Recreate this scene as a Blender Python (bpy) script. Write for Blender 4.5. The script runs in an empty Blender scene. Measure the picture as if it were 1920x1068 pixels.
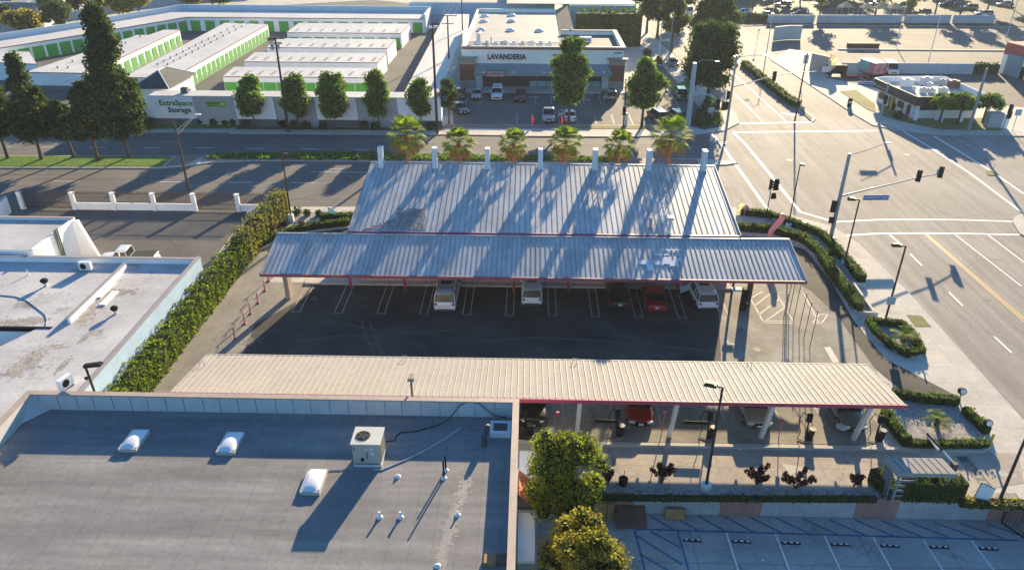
import bpy, math, random
import numpy as np
from mathutils import Vector, Matrix
R = math.radians
C = bpy.context.scene.collection
SC = bpy.context.scene
# ------------------------------------------------------------------ camera
F_PX, CAM_H = 1410.0, 33.0
_p, _ro, _ya = R(28.55), R(.17), R(1.28)
_f = Vector((-math.sin(_ya)*math.cos(_p), math.cos(_ya)*math.cos(_p), -math.sin(_p)))
_r = Vector((math.cos(_ya), math.sin(_ya), 0)); _u = _r.cross(_f)
_r, _u = _r*math.cos(_ro)+_u*math.sin(_ro), -_r*math.sin(_ro)+_u*math.cos(_ro)
cam = bpy.data.cameras.new("camera"); camo = bpy.data.objects.new("camera", cam); C.objects.link(camo)
cam.sensor_width = 36; cam.lens = 36*F_PX/1920; cam.clip_start = .5; cam.clip_end = 4000
camo.matrix_world = Matrix(((_r.x, _u.x, -_f.x, 0), (_r.y, _u.y, -_f.y, 0), (_r.z, _u.z, -_f.z, CAM_H), (0, 0, 0, 1)))
SC.camera = camo
# ------------------------------------------------------------------ light
SUN_EL, SUN_AZ = 15.2, 73.1            # azimuth counter-clockwise from +X, sun stands beyond the scene, slightly right
w = bpy.data.worlds.new("World"); SC.world = w; w.use_nodes = True
nt = w.node_tree; bg = nt.nodes['Background']
sky = nt.nodes.new('ShaderNodeTexSky'); sky.sky_type = 'NISHITA'; sky.sun_disc = False
sky.sun_elevation = R(SUN_EL); sky.sun_rotation = R(90-SUN_AZ); sky.air_density = 1.2; sky.dust_density = .6; sky.ozone_density = 2.2
wb = nt.nodes.new('ShaderNodeVectorMath'); wb.operation = 'MULTIPLY'; wb.inputs[1].default_value = (.55, .95, 1.35)      # white balance of the sky light
nt.links.new(sky.outputs[0], wb.inputs[0]); nt.links.new(wb.outputs[0], bg.inputs[0]); bg.inputs[1].default_value = .064
sl = bpy.data.lights.new("sun", 'SUN'); so = bpy.data.objects.new("sun", sl); C.objects.link(so)
sl.energy = 4.9; sl.angle = R(.5); sl.color = (1, .795, .505)
sd = Vector((math.cos(R(SUN_AZ))*math.cos(R(SUN_EL)), math.sin(R(SUN_AZ))*math.cos(R(SUN_EL)), math.sin(R(SUN_EL))))
so.rotation_euler = sd.to_track_quat('Z', 'Y').to_euler(); so.location = (30, 60, 90)
SC.view_settings.view_transform = 'Standard'; SC.view_settings.look = 'None'
SC.view_settings.exposure = 1.5; SC.view_settings.gamma = 1
SC.cycles.max_bounces = 6; SC.cycles.transparent_max_bounces = 8

# ------------------------------------------------------------------ survey helpers: a picture point to a place in the world
def _ray(u, v): return _f+_r*((u-960)/F_PX)-_u*((v-534)/F_PX)
def G(u, v, z=0.0):                      # on the level z
    d = _ray(u, v); t = (z-CAM_H)/d.z; return Vector((d.x*t, d.y*t, z))
def GY(u, v, Y):                         # on the vertical plane y = Y
    d = _ray(u, v); t = Y/d.y; return Vector((d.x*t, Y, CAM_H+d.z*t))
def HT(u, vb, vt, z=0.0):                # height of an upright standing at (u, vb) and reaching row vt
    p = G(u, vb, z); lo, hi = z, z+45
    for _ in range(40):
        m = (lo+hi)/2; q = Vector((p.x, p.y, m-CAM_H)); row = 534-F_PX*q.dot(_u)/q.dot(_f)
        if row > vt: lo = m
        else: hi = m
    return lo-z
def XY(pts, z=0.0): return [(lambda q: (q.x, q.y))(G(u, v, z)) for u, v in pts]

# ------------------------------------------------------------------ materials
MATS = {}
def mat(name, col, rough=.7, var=.0, vs=1.0, metal=0.0, spec=.5, col2=None, emit=None, island=0, trans=0, bump=0, bs=8, stretch=(1, 1, 1), coat=0):
    if name in MATS: return MATS[name]
    m = bpy.data.materials.new(name); m.use_nodes = True; n = m.node_tree; b = n.nodes['Principled BSDF']; L = n.links.new
    b.inputs['Roughness'].default_value = rough; b.inputs['Metallic'].default_value = metal
    b.inputs['Specular IOR Level'].default_value = spec; b.inputs['Coat Weight'].default_value = coat
    c1 = (*col, 1); b.inputs['Base Color'].default_value = c1
    out = None
    if var or col2 or island:
        tc = n.nodes.new('ShaderNodeTexCoord'); mp = n.nodes.new('ShaderNodeMapping'); mp.inputs['Scale'].default_value = stretch
        L(tc.outputs['Object'], mp.inputs[0])
        nz = n.nodes.new('ShaderNodeTexNoise'); nz.inputs['Scale'].default_value = vs; nz.inputs['Detail'].default_value = 6; nz.inputs['Roughness'].default_value = .62
        L(mp.outputs[0], nz.inputs[0])
        rp = n.nodes.new('ShaderNodeValToRGB'); e = rp.color_ramp.elements
        e[0].position = .32; e[1].position = .68
        lo = tuple(max(0, c*(1-var)) for c in col); hi = tuple(min(1, c*(1+var)) for c in (col2 or col))
        e[0].color = (*lo, 1); e[1].color = (*hi, 1); L(nz.outputs[0], rp.inputs[0]); out = rp.outputs[0]
        if island:
            gi = n.nodes.new('ShaderNodeNewGeometry'); mr = n.nodes.new('ShaderNodeMapRange')
            mr.inputs['To Min'].default_value = 1-island; mr.inputs['To Max'].default_value = 1+island; L(gi.outputs['Random Per Island'], mr.inputs[0])
            mx = n.nodes.new('ShaderNodeVectorMath'); mx.operation = 'SCALE'; L(out, mx.inputs[0]); L(mr.outputs[0], mx.inputs['Scale']); out = mx.outputs[0]
        L(out, b.inputs['Base Color'])
    if bump:
        nb = n.nodes.new('ShaderNodeTexNoise'); nb.inputs['Scale'].default_value = bs; nb.inputs['Detail'].default_value = 5
        tb = n.nodes.new('ShaderNodeTexCoord'); L(tb.outputs['Object'], nb.inputs[0])
        bp = n.nodes.new('ShaderNodeBump'); bp.inputs['Strength'].default_value = bump; bp.inputs['Distance'].default_value = .05
        L(nb.outputs[0], bp.inputs['Height']); L(bp.outputs[0], b.inputs['Normal'])
    if emit: b.inputs['Emission Color'].default_value = (*emit, 1); b.inputs['Emission Strength'].default_value = 1
    if trans:
        tr = n.nodes.new('ShaderNodeBsdfTranslucent'); ms = n.nodes.new('ShaderNodeMixShader'); ms.inputs[0].default_value = trans
        if out: 
            br = n.nodes.new('ShaderNodeVectorMath'); br.operation = 'MULTIPLY'; br.inputs[1].default_value = (1.2, 1.4, .5); L(out, br.inputs[0]); L(br.outputs[0], tr.inputs[0])
        else: tr.inputs[0].default_value = c1
        L(b.outputs[0], ms.inputs[1]); L(tr.outputs[0], ms.inputs[2]); L(ms.outputs[0], n.nodes['Material Output'].inputs[0])
    MATS[name] = m; return m

def surf(name, base, dark, rough=.8, spec=.5, noise=.12, fine=6, streak=None, joints=None, jcol=.5, jw=.012, crack=0, cscale=.12, stain=.0, stain_col=(.08, .07, .06), wrinkle=None, rot=0.0, offs=.5):
    """ground and roof surfaces: broad mottling, fine grain, optional travel streaks, joints (w, h), cracks and stains"""
    m = bpy.data.materials.new(name); m.use_nodes = True; n = m.node_tree; b = n.nodes['Principled BSDF']; L = n.links.new
    b.inputs['Specular IOR Level'].default_value = spec
    tc = n.nodes.new('ShaderNodeTexCoord'); mp = n.nodes.new('ShaderNodeMapping'); mp.inputs['Rotation'].default_value[2] = rot
    L(tc.outputs['Object'], mp.inputs[0]); P = mp.outputs[0]
    def noise_(sc, det=5, st=None, ro=.6):
        q = P
        if st: mm = n.nodes.new('ShaderNodeMapping'); mm.inputs['Scale'].default_value = st; L(P, mm.inputs[0]); q = mm.outputs[0]
        x = n.nodes.new('ShaderNodeTexNoise'); x.inputs['Scale'].default_value = sc; x.inputs['Detail'].default_value = det; x.inputs['Roughness'].default_value = ro
        L(q, x.inputs[0]); return x.outputs[0]
    def mr(v, a, bb, c, d):
        x = n.nodes.new('ShaderNodeMapRange'); x.inputs[1].default_value = a; x.inputs[2].default_value = bb; x.inputs[3].default_value = c; x.inputs[4].default_value = d; L(v, x.inputs[0]); return x.outputs[0]
    def mul(c, v):
        x = n.nodes.new('ShaderNodeVectorMath'); x.operation = 'SCALE'; L(c, x.inputs[0]); L(v, x.inputs['Scale']); return x.outputs[0]
    def mixc(fac, a, bcol):
        x = n.nodes.new('ShaderNodeMix'); x.data_type = 'RGBA'; L(fac, x.inputs[0]); L(a, x.inputs[6])
        x.inputs[7].default_value = (*bcol, 1); return x.outputs[2]
    rp = n.nodes.new('ShaderNodeValToRGB'); rp.color_ramp.elements[0].position = .35; rp.color_ramp.elements[1].position = .65
    rp.color_ramp.elements[0].color = (*dark, 1); rp.color_ramp.elements[1].color = (*base, 1); L(noise_(noise, 7), rp.inputs[0]); c = rp.outputs[0]
    c = mul(c, mr(noise_(fine, 4), .3, .7, .9, 1.1)); c = mul(c, mr(noise_(fine*9, 2), .3, .7, .93, 1.07))
    if streak: c = mul(c, mr(noise_(1, 5, streak),   .3, .7, .74, 1.22))
    if stain: c = mixc(mr(noise_(.33, 6, ro=.7), .575, .70, 0, stain), c, stain_col)
    if crack:
        vo = n.nodes.new('ShaderNodeTexVoronoi'); vo.feature = 'DISTANCE_TO_EDGE'; vo.inputs['Scale'].default_value = cscale
        wn = n.nodes.new('ShaderNodeTexNoise'); wn.inputs['Scale'].default_value = .6; wn.inputs['Detail'].default_value = 4; L(P, wn.inputs[0])
        va = n.nodes.new('ShaderNodeVectorMath'); va.operation = 'MULTIPLY_ADD'; va.inputs[1].default_value = (2.2, 2.2, 0); L(wn.outputs['Color'], va.inputs[0]); L(P, va.inputs[2]); L(va.outputs[0], vo.inputs[0])
        c = mul(c, mr(vo.outputs[0], 0, .006, 1-crack, 1))
    if joints:
        br = n.nodes.new('ShaderNodeTexBrick'); br.offset = offs; br.inputs['Color1'].default_value = (1, 1, 1, 1); br.inputs['Color2'].default_value = (.93, .93, .93, 1); br.inputs['Mortar'].default_value = (jcol, jcol, jcol, 1)
        br.inputs['Scale'].default_value = 1; br.inputs['Mortar Size'].default_value = jw; br.inputs['Mortar Smooth'].default_value = .3
        br.inputs['Brick Width'].default_value = joints[0]; br.inputs['Row Height'].default_value = joints[1]; L(P, br.inputs[0])
        x = n.nodes.new('ShaderNodeVectorMath'); x.operation = 'MULTIPLY'; L(c, x.inputs[0]); L(br.outputs[0], x.inputs[1]); c = x.outputs[0]
    L(c, b.inputs['Base Color']); L(mr(noise_(.8, 4), .3, .7, rough-.02, rough+.02), b.inputs['Roughness'])
    hb = noise_(14, 4)
    bp = n.nodes.new('ShaderNodeBump'); bp.inputs['Strength'].default_value = .25; bp.inputs['Distance'].default_value = .02; L(hb, bp.inputs['Height'])
    if wrinkle:
        b2 = n.nodes.new('ShaderNodeBump'); b2.inputs['Strength'].default_value = .8; b2.inputs['Distance'].default_value = wrinkle[1]; L(noise_(1, 3, wrinkle[0]), b2.inputs['Height']); L(b2.outputs[0], bp.inputs['Normal'])
    L(bp.outputs[0], b.inputs['Normal']); MATS[name] = m; return m

asphalt = surf('asphalt road', (.18, .165, .153), (.125, .115, .107), .86, .3, .07, 3, streak=(.045, 1.3, 1), crack=.28, cscale=.05)
asphalt_ns = surf('asphalt road worn along the lanes', (.31, .28, .258), (.225, .204, .188), .85, .28, .07, 3, streak=(1.1, .05, 1), crack=.28, cscale=.05)
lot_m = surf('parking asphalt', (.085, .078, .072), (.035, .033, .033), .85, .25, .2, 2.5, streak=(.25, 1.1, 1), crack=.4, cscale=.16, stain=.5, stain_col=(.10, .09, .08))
lot2_m = surf('old asphalt lot', (.15, .14, .13), (.105, .10, .095), .85, .25, .14, 2.5, crack=.45, cscale=.11, stain=.3)
conc = surf('concrete walk', (.58, .53, .465), (.47, .43, .38), .85, .25, .25, 3, joints=(2.6, 2.6), jcol=.72, jw=.018, offs=0, crack=.25, cscale=.12, stain=.25, stain_col=(.25, .22, .19))
conc_lane = surf('concrete lane', (.47, .41, .34), (.35, .30, .25), .85, .25, .3, 3, joints=(3.3, 4.5), jcol=.6, jw=.02, offs=0, crack=.35, cscale=.14, stain=.45, stain_col=(.2, .175, .15))
curb_m = mat('kerb concrete', (.46, .42, .37), .8, .12, 1.2)
redcurb = mat('red painted kerb', (.16, .03, .035), .7, .2, 2)
lowlot = surf('lower lot concrete', (.50, .48, .46), (.34, .33, .32), .8, .35, .35, 4, joints=(5.0, 6.0), jcol=.55, jw=.03, offs=0, crack=.3, cscale=.1, stain=.55, stain_col=(.12, .12, .125))
lawn_m = mat('lawn', (.075, .15, .022), .9, .35, 2.5, col2=(.13, .22, .03), spec=.2, bump=.8, bs=25)
dry_m = mat('dry lawn', (.25, .21, .08), .9, .3, 1.2, col2=(.2, .2, .08), spec=.2, bump=.6, bs=20)
pink_pave = surf('pink paving', (.36, .2, .17), (.28, .16, .14), .8, .4, .4, 4, joints=(.6, .3), jcol=.75, jw=.02)
gravel = surf('grey gravel', (.42, .39, .36), (.22, .2, .19), .9, .3, 3.0, 9)
mulch = surf('dirt mulch', (.2, .15, .11), (.12, .09, .07), .9, .2, .8, 6)
white_paint = mat('white marking paint', (.78, .76, .72), .6, .22, 4)
faint_paint = mat('worn marking paint', (.35, .335, .31), .7, .3, 5)
yellow_paint = mat('yellow marking paint', (.62, .36, .06), .6, .12, 4)
blue_paint = mat('blue marking paint', (.02, .16, .29), .6, .25, 3)
roof_grey = surf('grey cap sheet roof', (.258, .246, .242), (.222, .213, .212), .85, .3, .22, 5, joints=(23.0, 1.0), jcol=.66, jw=.013, rot=R(90), wrinkle=((.5, .18, 1), .05), offs=.37, streak=(1.2, .1, 1))
roof_white = surf('white coated roof', (.58, .56, .56), (.44, .425, .425), .75, .3, .22, 4, joints=(7.0, 1.0), jcol=.85, jw=.02, offs=.3, stain=.85, stain_col=(.2, .17, .14))
roof_stor = surf('storage metal roof', (.68, .64, .60), (.56, .53, .50), .6, .4, .15, 3, joints=(60, .45), jcol=.86, jw=.03, rot=R(90), offs=0, stain=.35, stain_col=(.35, .31, .28))
roof_lav = surf('pale flat roof', (.38, .36, .35), (.31, .295, .285), .75, .4, .15, 3, joints=(12, 1.0), jcol=.9, jw=.02, stain=.3, stain_col=(.35, .31, .28))
metal_pale = surf('pale painted roof metal', (.355, .335, .315), (.325, .305, .287), .75, .08, .3, 3, stain=.18, stain_col=(.22, .19, .16))
metal_rib1 = mat('pale roof rib metal', (.45, .40, .35), .6, .05, 1, spec=.3)
metal_blue = surf('galvanised roof sheet', (.50, .50, .50), (.40, .405, .415), .5, .4, .3, 3, streak=(.9, .2, 1), stain=.2, stain_col=(.34, .31, .29))
metal_rib2 = mat('galvanised rib', (.22, .24, .27), .5, .1, 1)
magenta = mat('magenta fascia paint', (.36, .05, .11), .5, .1, 1.5)
pink_w = mat('pale pink wall', (.55, .33, .36), .8, .08, 1)
white_w = mat('white stucco', (.86, .86, .86), .85, .05, .8)
off_w = mat('off white stucco', (.88, .87, .78), .85, .06, .8)
grey_w = mat('grey stucco', (.40, .42, .44), .85, .06, .8)
dgrey_w = mat('dark grey base paint', (.12, .13, .14), .85, .08, 1)
blue_w = mat('light blue stucco', (.36, .50, .66), .85, .10, .7, bump=.3, bs=6)
teal_w = mat('teal wall', (.24, .45, .47), .8, .08, .5)
brick_w = surf('brown brick veneer', (.27, .105, .065), (.21, .085, .055), .85, .3, .8, 5, joints=(.5, .2), jcol=.85, jw=.02)
stone_w = mat('tan stone', (.33, .27, .23), .85, .1, 2)
brown_t = mat('brown trim', (.24, .10, .075), .7, .08, 1)
cap_t = mat('tan coping', (.42, .33, .27), .6, .12, 1.5)
green_door = mat('green roller door', (.07, .36, .05), .6, .06, 1)
black_m = mat('black metal', (.014, .014, .016), .75, .2, 3, spec=.15)
dark_m = mat('dark bronze metal', (.035, .022, .022), .5, .2, 3)
steel = mat('galvanised steel', (.30, .33, .35), .5, .1, 2, metal=.2)
pale_steel = mat('pale grey paint', (.55, .56, .57), .5, .06, 2)
wood_p = mat('weathered wood pole', (.055, .033, .028), .9, .3, 2, stretch=(6, 6, .5))
glass_d = mat('dark glass', (.01, .013, .018), .12, spec=.35)
glass_t = mat('tinted shop glass', (.03, .04, .045), .15, spec=.6)
teal_glass = mat('frosted teal panel', (.15, .42, .42), .5)
plate_m = mat('plate white', (.7, .7, .7), .5)
red_l = mat('red lamp lens', (.35, .01, .015), .3)
clear_l = mat('clear lamp lens', (.6, .6, .6), .2)
tyre_m = mat('tyre rubber', (.02, .02, .02), .85)
rim_m = mat('alloy rim', (.35, .35, .36), .35, metal=.7)
plastic_w = mat('white plastic', (.75, .76, .78), .4)
dome_m = mat('translucent skylight dome', (.78, .78, .78), .35, spec=.5)
white_m = mat('white painted metal', (.72, .73, .74), .45)
wood_b = mat('raw plywood', (.38, .21, .08), .8, .25, 3)
wood_d = mat('brown stained wood', (.15, .09, .06), .85, .25, 3)
tile_d = surf('dark roof shingle', (.085, .09, .10), (.05, .055, .06), .8, .3, .6, 5, joints=(.9, .3), jcol=.6, jw=.03)
tile_b = surf('brown roof shingle', (.30, .22, .18), (.2, .15, .12), .85, .3, .6, 5, joints=(.9, .3), jcol=.7, jw=.03)
tile_g = surf('grey brown shingle', (.32, .27, .24), (.25, .21, .19), .85, .3, .6, 5, joints=(.9, .3), jcol=.75, jw=.03)
cmu_g = surf('grey block wall', (.46, .46, .46), (.36, .36, .36), .85, .3, .7, 5, joints=(.4, .2), jcol=.72, jw=.012)
cmu_p = surf('salmon block wall', (.42, .21, .17), (.34, .17, .14), .85, .3, .7, 5, joints=(.4, .2), jcol=.72, jw=.012)
terra = mat('terracotta paint', (.56, .16, .08), .8, .06, 1)
F_ = dict(trans=.42, rough=.75, spec=.25)
fol_tree = mat('tree leaves', (.075, .135, .03), var=.3, vs=.9, col2=(.15, .22, .045), island=.5, **F_)
fol_sun = mat('yellow green leaves', (.16, .19, .03), var=.3, vs=.8, col2=(.34, .29, .05), island=.5, **F_)
fol_pine = mat('pine needles', (.035, .065, .03), var=.3, vs=.8, col2=(.075, .095, .04), island=.5, **F_)
fol_hedge = mat('hedge leaves', (.09, .145, .024), var=.3, vs=1.2, col2=(.175, .215, .036), island=.5, **F_)
fol_dry = mat('dry hedge leaves', (.15, .15, .05), var=.35, vs=.8, col2=(.24, .20, .08), island=.5, **F_)
fol_dark = mat('dark leaves', (.045, .07, .026), var=.3, vs=.9, col2=(.08, .11, .035), island=.5, **F_)
fol_red = mat('dark red leaves', (.07, .012, .02), var=.3, vs=2, col2=(.13, .03, .035), island=.5, **F_)
fol_clip = mat('clipped hedge leaves', (.06, .105, .02), var=.3, vs=1.2, col2=(.12, .16, .03), island=.45, **F_)
fol_palm = mat('palm leaves', (.10, .16, .03), var=.3, vs=2, col2=(.20, .24, .05), island=.4, **F_)
fol_olive = mat('olive bush leaves', (.20, .17, .04), var=.3, vs=1, col2=(.34, .25, .08), island=.4, **F_)
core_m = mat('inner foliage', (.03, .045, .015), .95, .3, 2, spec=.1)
bark = mat('bark', (.10, .07, .055), .95, .3, 3)
palm_bark = mat('palm bark', (.17, .11, .07), .95, .35, 4, stretch=(1, 1, 4))

# ------------------------------------------------------------------ mesh building
class MB:
    def __init__(s): s.v = []; s.f = []; s.m = []
    def face(s, pts, m=0):
        i = len(s.v); s.v += [tuple(p) for p in pts]; s.f.append(tuple(range(i, i+len(pts)))); s.m.append(m); return s
    def hexa(s, a, b, m=0, mt=None):      # bottom ring a, top ring b (same count, ccw from above)
        i = len(s.v); k = len(a); s.v += [tuple(p) for p in a]+[tuple(p) for p in b]
        s.f.append(tuple(i+j for j in reversed(range(k)))); s.m.append(m)
        s.f.append(tuple(i+k+j for j in range(k))); s.m.append(m if mt is None else mt)
        for j in range(k):
            q = (j+1) % k; s.f.append((i+j, i+q, i+k+q, i+k+j)); s.m.append(m)
        return s
    def box(s, c, d, rz=0, m=0, mt=None, tilt=None):
        x, y, z = d[0]/2, d[1]/2, d[2]/2; M_ = Matrix.Rotation(rz, 3, 'Z')
        if tilt: M_ = M_ @ Matrix.Rotation(tilt[1], 3, tilt[0])
        P = [Vector(c)+M_ @ Vector(p) for p in ((-x, -y, -z), (x, -y, -z), (x, y, -z), (-x, y, -z), (-x, -y, z), (x, -y, z), (x, y, z), (-x, y, z))]
        return s.hexa(P[:4], P[4:], m, mt)
    def bb(s, x0, x1, y0, y1, z0, z1, m=0, mt=None): return s.box(((x0+x1)/2, (y0+y1)/2, (z0+z1)/2), (x1-x0, y1-y0, z1-z0), 0, m, mt)
    def prism(s, poly, z0, z1, m=0, mt=None):
        ar = sum(poly[i][0]*poly[(i+1) % len(poly)][1]-poly[(i+1) % len(poly)][0]*poly[i][1] for i in range(len(poly)))
        if ar < 0: poly = poly[::-1]
        return s.hexa([(p[0], p[1], z0) for p in poly], [(p[0], p[1], z1) for p in poly], m, mt)
    def tube(s, pts, r, n=8, m=0, cap=True):
        pts = [Vector(p) for p in pts]; rs = r if isinstance(r, (list, tuple)) else [r]*len(pts); base = len(s.v); up = Vector((0, 0, 1))
        prev = None
        for k, p in enumerate(pts):
            t = (pts[min(k+1, len(pts)-1)]-pts[max(k-1, 0)]).normalized()
            a = t.cross(up) if prev is None else prev-t*prev.dot(t)
            if a.length < 1e-4: a = t.cross(Vector((1, 0, 0)))
            a.normalize(); prev = a; b = t.cross(a)
            for j in range(n):
                th = 2*math.pi*(j+.5)/n; s.v.append(tuple(p+(a*math.cos(th)+b*math.sin(th))*rs[k]))
        for k in range(len(pts)-1):
            for j in range(n):
                q = (j+1) % n; s.f.append((base+k*n+j, base+k*n+q, base+(k+1)*n+q, base+(k+1)*n+j)); s.m.append(m)
        if cap:
            s.f.append(tuple(base+j for j in reversed(range(n)))); s.m.append(m)
            e = base+(len(pts)-1)*n; s.f.append(tuple(e+j for j in range(n))); s.m.append(m)
        return s
    def cyl(s, c, r, h, n=16, m=0, r2=None): return s.tube([c, (c[0], c[1], c[2]+h)], [r, r if r2 is None else r2], n, m)
    def dome(s, c, rx, ry, h, n=14, k=5, m=0):
        rings = []
        for a in range(k):
            t = a/k*math.pi/2; i = len(s.v)
            s.v += [(c[0]+rx*math.cos(t)*math.cos(2*math.pi*j/n), c[1]+ry*math.cos(t)*math.sin(2*math.pi*j/n), c[2]+h*math.sin(t)) for j in range(n)]; rings.append(i)
        for a in range(k-1):
            for j in range(n): s.f.append((rings[a]+j, rings[a]+(j+1) % n, rings[a+1]+(j+1) % n, rings[a+1]+j)); s.m.append(m)
        s.v.append((c[0], c[1], c[2]+h)); t = len(s.v)-1
        for j in range(n): s.f.append((rings[-1]+j, rings[-1]+(j+1) % n, t)); s.m.append(m)
        return s
    def loft(s, secs, m=0, cap=True):
        n = len(secs[0]); i = len(s.v)
        for q in secs: s.v += [tuple(p) for p in q]
        for a in range(len(secs)-1):
            for j in range(n): s.f.append((i+a*n+j, i+a*n+(j+1) % n, i+(a+1)*n+(j+1) % n, i+(a+1)*n+j)); s.m.append(m)
        if cap:
            s.f.append(tuple(i+j for j in reversed(range(n)))); s.m.append(m); e = i+(len(secs)-1)*n; s.f.append(tuple(e+j for j in range(n))); s.m.append(m)
        return s
    def cards(s, P, size, rng, m=0, up=.0, asp=1.0, outward=None):
        n = len(P); a = rng.normal(size=(n, 3)); a[:, 2] += up*np.sign(rng.random(n)-.1)
        a /= np.linalg.norm(a, axis=1)[:, None]; b = rng.normal(size=(n, 3))
        if outward is not None: b = np.cross(a, outward+rng.normal(size=(n, 3))*.5)
        b -= a*(a*b).sum(1)[:, None]; b /= np.linalg.norm(b, axis=1)[:, None]+1e-9
        sz = size*(.6+.8*rng.random((n, 1))); A = a*sz*asp; B = b*sz*.5
        q = np.stack([P-A*.5, P+B, P+A*.6, P-B], 1).reshape(-1, 3); i = len(s.v)
        s.v += [tuple(x) for x in q.tolist()]; s.f += [(i+4*k, i+4*k+1, i+4*k+2, i+4*k+3) for k in range(n)]; s.m += [m]*n; return s
    def build(s, name, mats, parent=None, world=True, smooth=False, origin=None):
        me = bpy.data.meshes.new(name); v = np.array(s.v, float)
        loc = Vector((0, 0, 0))
        if parent is not None:
            if world:
                X = XF.get(parent.name, Matrix.Identity(4)).inverted(); Rm = np.array(X.to_3x3()); v = v @ Rm.T+np.array(X.translation)
        else:
            if origin is None: lo, hi = v.min(0), v.max(0); origin = ((lo[0]+hi[0])/2, (lo[1]+hi[1])/2, lo[2])
            loc = Vector(origin); v = v-np.array(origin)
        me.from_pydata(v.tolist(), [], s.f)
        if not isinstance(mats, (list, tuple)): mats = [mats]
        for x in mats: me.materials.append(x)
        me.polygons.foreach_set('material_index', s.m)
        if smooth: me.polygons.foreach_set('use_smooth', [True]*len(s.f))
        me.update(); o = bpy.data.objects.new(name, me); C.objects.link(o)
        if parent is not None: o.parent = parent; XF[o.name] = XF.get(parent.name, Matrix.Identity(4))
        else: o.location = loc
        return o
XF = {}
def tag(o, label=None, cat=None, group=None, kind=None):
    if label: o['label'] = label
    if cat: o['category'] = cat
    if group: o['group'] = group
    if kind: o['kind'] = kind
    return o
def thing(name, label, cat, loc=(0, 0, 0), rz=0, group=None):
    o = bpy.data.objects.new(name, None); C.objects.link(o); o.location = loc; o.rotation_euler = (0, 0, rz); o.empty_display_size = .3
    XF[o.name] = Matrix.Translation(loc) @ Matrix.Rotation(rz, 4, 'Z'); return tag(o, label, cat, group)
def kids(o): return [c for c in bpy.data.objects if c.parent == o]
def dup(root, loc, rz=0, label=None, scale=None, group=None):
    r = root.copy(); C.objects.link(r); r.location = loc; r.rotation_euler = (0, 0, rz)
    XF[r.name] = Matrix.Translation(loc) @ Matrix.Rotation(rz, 4, 'Z')
    if scale: r.scale = scale if isinstance(scale, tuple) else (scale,)*3
    if label: r['label'] = label
    if group: r['group'] = group
    for ch in KIDS(root):
        c = ch.copy(); C.objects.link(c); c.parent = r
        for g in KIDS(ch):
            d = g.copy(); C.objects.link(d); d.parent = c
    return r
_kc = {}
def KIDS(o):
    if o.name not in _kc: _kc[o.name] = list(o.children)
    return _kc[o.name]
def struct(name, mb, m, **k): return tag(mb.build(name, m, **k), kind='structure')
def solo(name, mb, m, label, cat, group=None, smooth=False): return tag(mb.build(name, m, smooth=smooth), label, cat, group)
def text_mesh(body, size, depth, mtl, name, parent, pos, rx=90, rz=0, align='CENTER', sx=1.0, bold=0.0):
    cu = bpy.data.curves.new('t', 'FONT'); cu.body = body; cu.size = size; cu.extrude = depth; cu.align_x = align; cu.align_y = 'CENTER'; cu.offset = bold; cu.resolution_u = 2
    t = bpy.data.objects.new('t', cu); C.objects.link(t); dg = bpy.context.evaluated_depsgraph_get(); me = bpy.data.meshes.new_from_object(t.evaluated_get(dg))
    bpy.data.objects.remove(t); me.transform(Matrix.Translation(pos) @ Matrix.Rotation(R(rz), 4, 'Z') @ Matrix.Rotation(R(rx), 4, 'X') @ Matrix.Diagonal((sx, 1, 1, 1)))
    if parent is not None: me.transform(XF.get(parent.name, Matrix.Identity(4)).inverted())
    me.materials.clear(); me.materials.append(mtl); o = bpy.data.objects.new(name, me); C.objects.link(o)
    if parent is not None: o.parent = parent
    return o
rng = np.random.default_rng(7); random.seed(7)

# ================================================================== GROUND
gm = MB(); gm.face([(-410, -61, -1.56), (410, -61, -1.56), (410, 590, -1.56), (-410, 590, -1.56)])
struct('lower_ground', gm, lowlot)
m = MB(); m.prism([(-400, 34.35), (30.6, 34.35), (30.6, -60), (400, -60), (400, 580), (-400, 580)], -1.5, -.14); struct('ground', m, asphalt)
m = MB(); m.prism([(-300, 74), (300, 80), (300, 112), (-300, 106)], -.139, -.12); struct('road', m, asphalt)
ns = [(34.0, -60), (62, -60), (56, 70)]+XY([(1920, 255)])+XY([(1700, 245), (1600, 205), (1490, 132), (1400, 55), (1340, 0), (1300, -40), (1090, -40), (1150, 0), (1260, 96), (1347, 180), (1330, 250), (1330, 396)])+[(34, 60)]
m = MB(); m.prism(ns, -.118, -.112); struct('cross_road', m, asphalt_ns)
def slab(name, poly, mt, z1=0.0, z0=-.14, kerb=None): m = MB(); m.prism(poly, z0, z1, 1 if kerb else 0, 0); return struct(name, m, [mt, kerb] if kerb else mt)
curve = [(1340, 386), (1400, 389), (1478, 402), (1562, 424), (1613, 458), (1660, 505)]
slab('car_wash_block', [(-28.6, 34.3)]+XY([(475, 387.5), (660, 387.5)])+XY(curve)+[(34.55, 60), (34.55, -60), (30.7, -60), (30.7, 34.3)], conc, kerb=curb_m)
slab('west_lot', [(-28.62, 34.3)]+XY([(470, 387.5), (100, 386), (-60, 385.5), (-500, 384)])+[(-150, 34.3)], lot2_m, kerb=curb_m)
slab('median', XY([(-400, 291), (0, 291), (327, 292.5), (480, 287.5), (700, 288), (1195, 297), (1310, 297.5), (1365, 301), (1383, 305.5), (1360, 308.5), (1310, 309), (1000, 305), (700, 302), (480, 300.5), (400, 303.5), (345, 311), (300, 314.5), (0, 314), (-400, 313)]), curb_m)
N = [(-400, 249), (0, 249), (430, 249.5), (830, 252), (1100, 255.5), (1210, 255), (1298, 252), (1357, 245), (1387, 230), (1380, 212), (1347, 188), (1260, 100), (1190, 35), (1150, 0), (1100, -40)]
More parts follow.
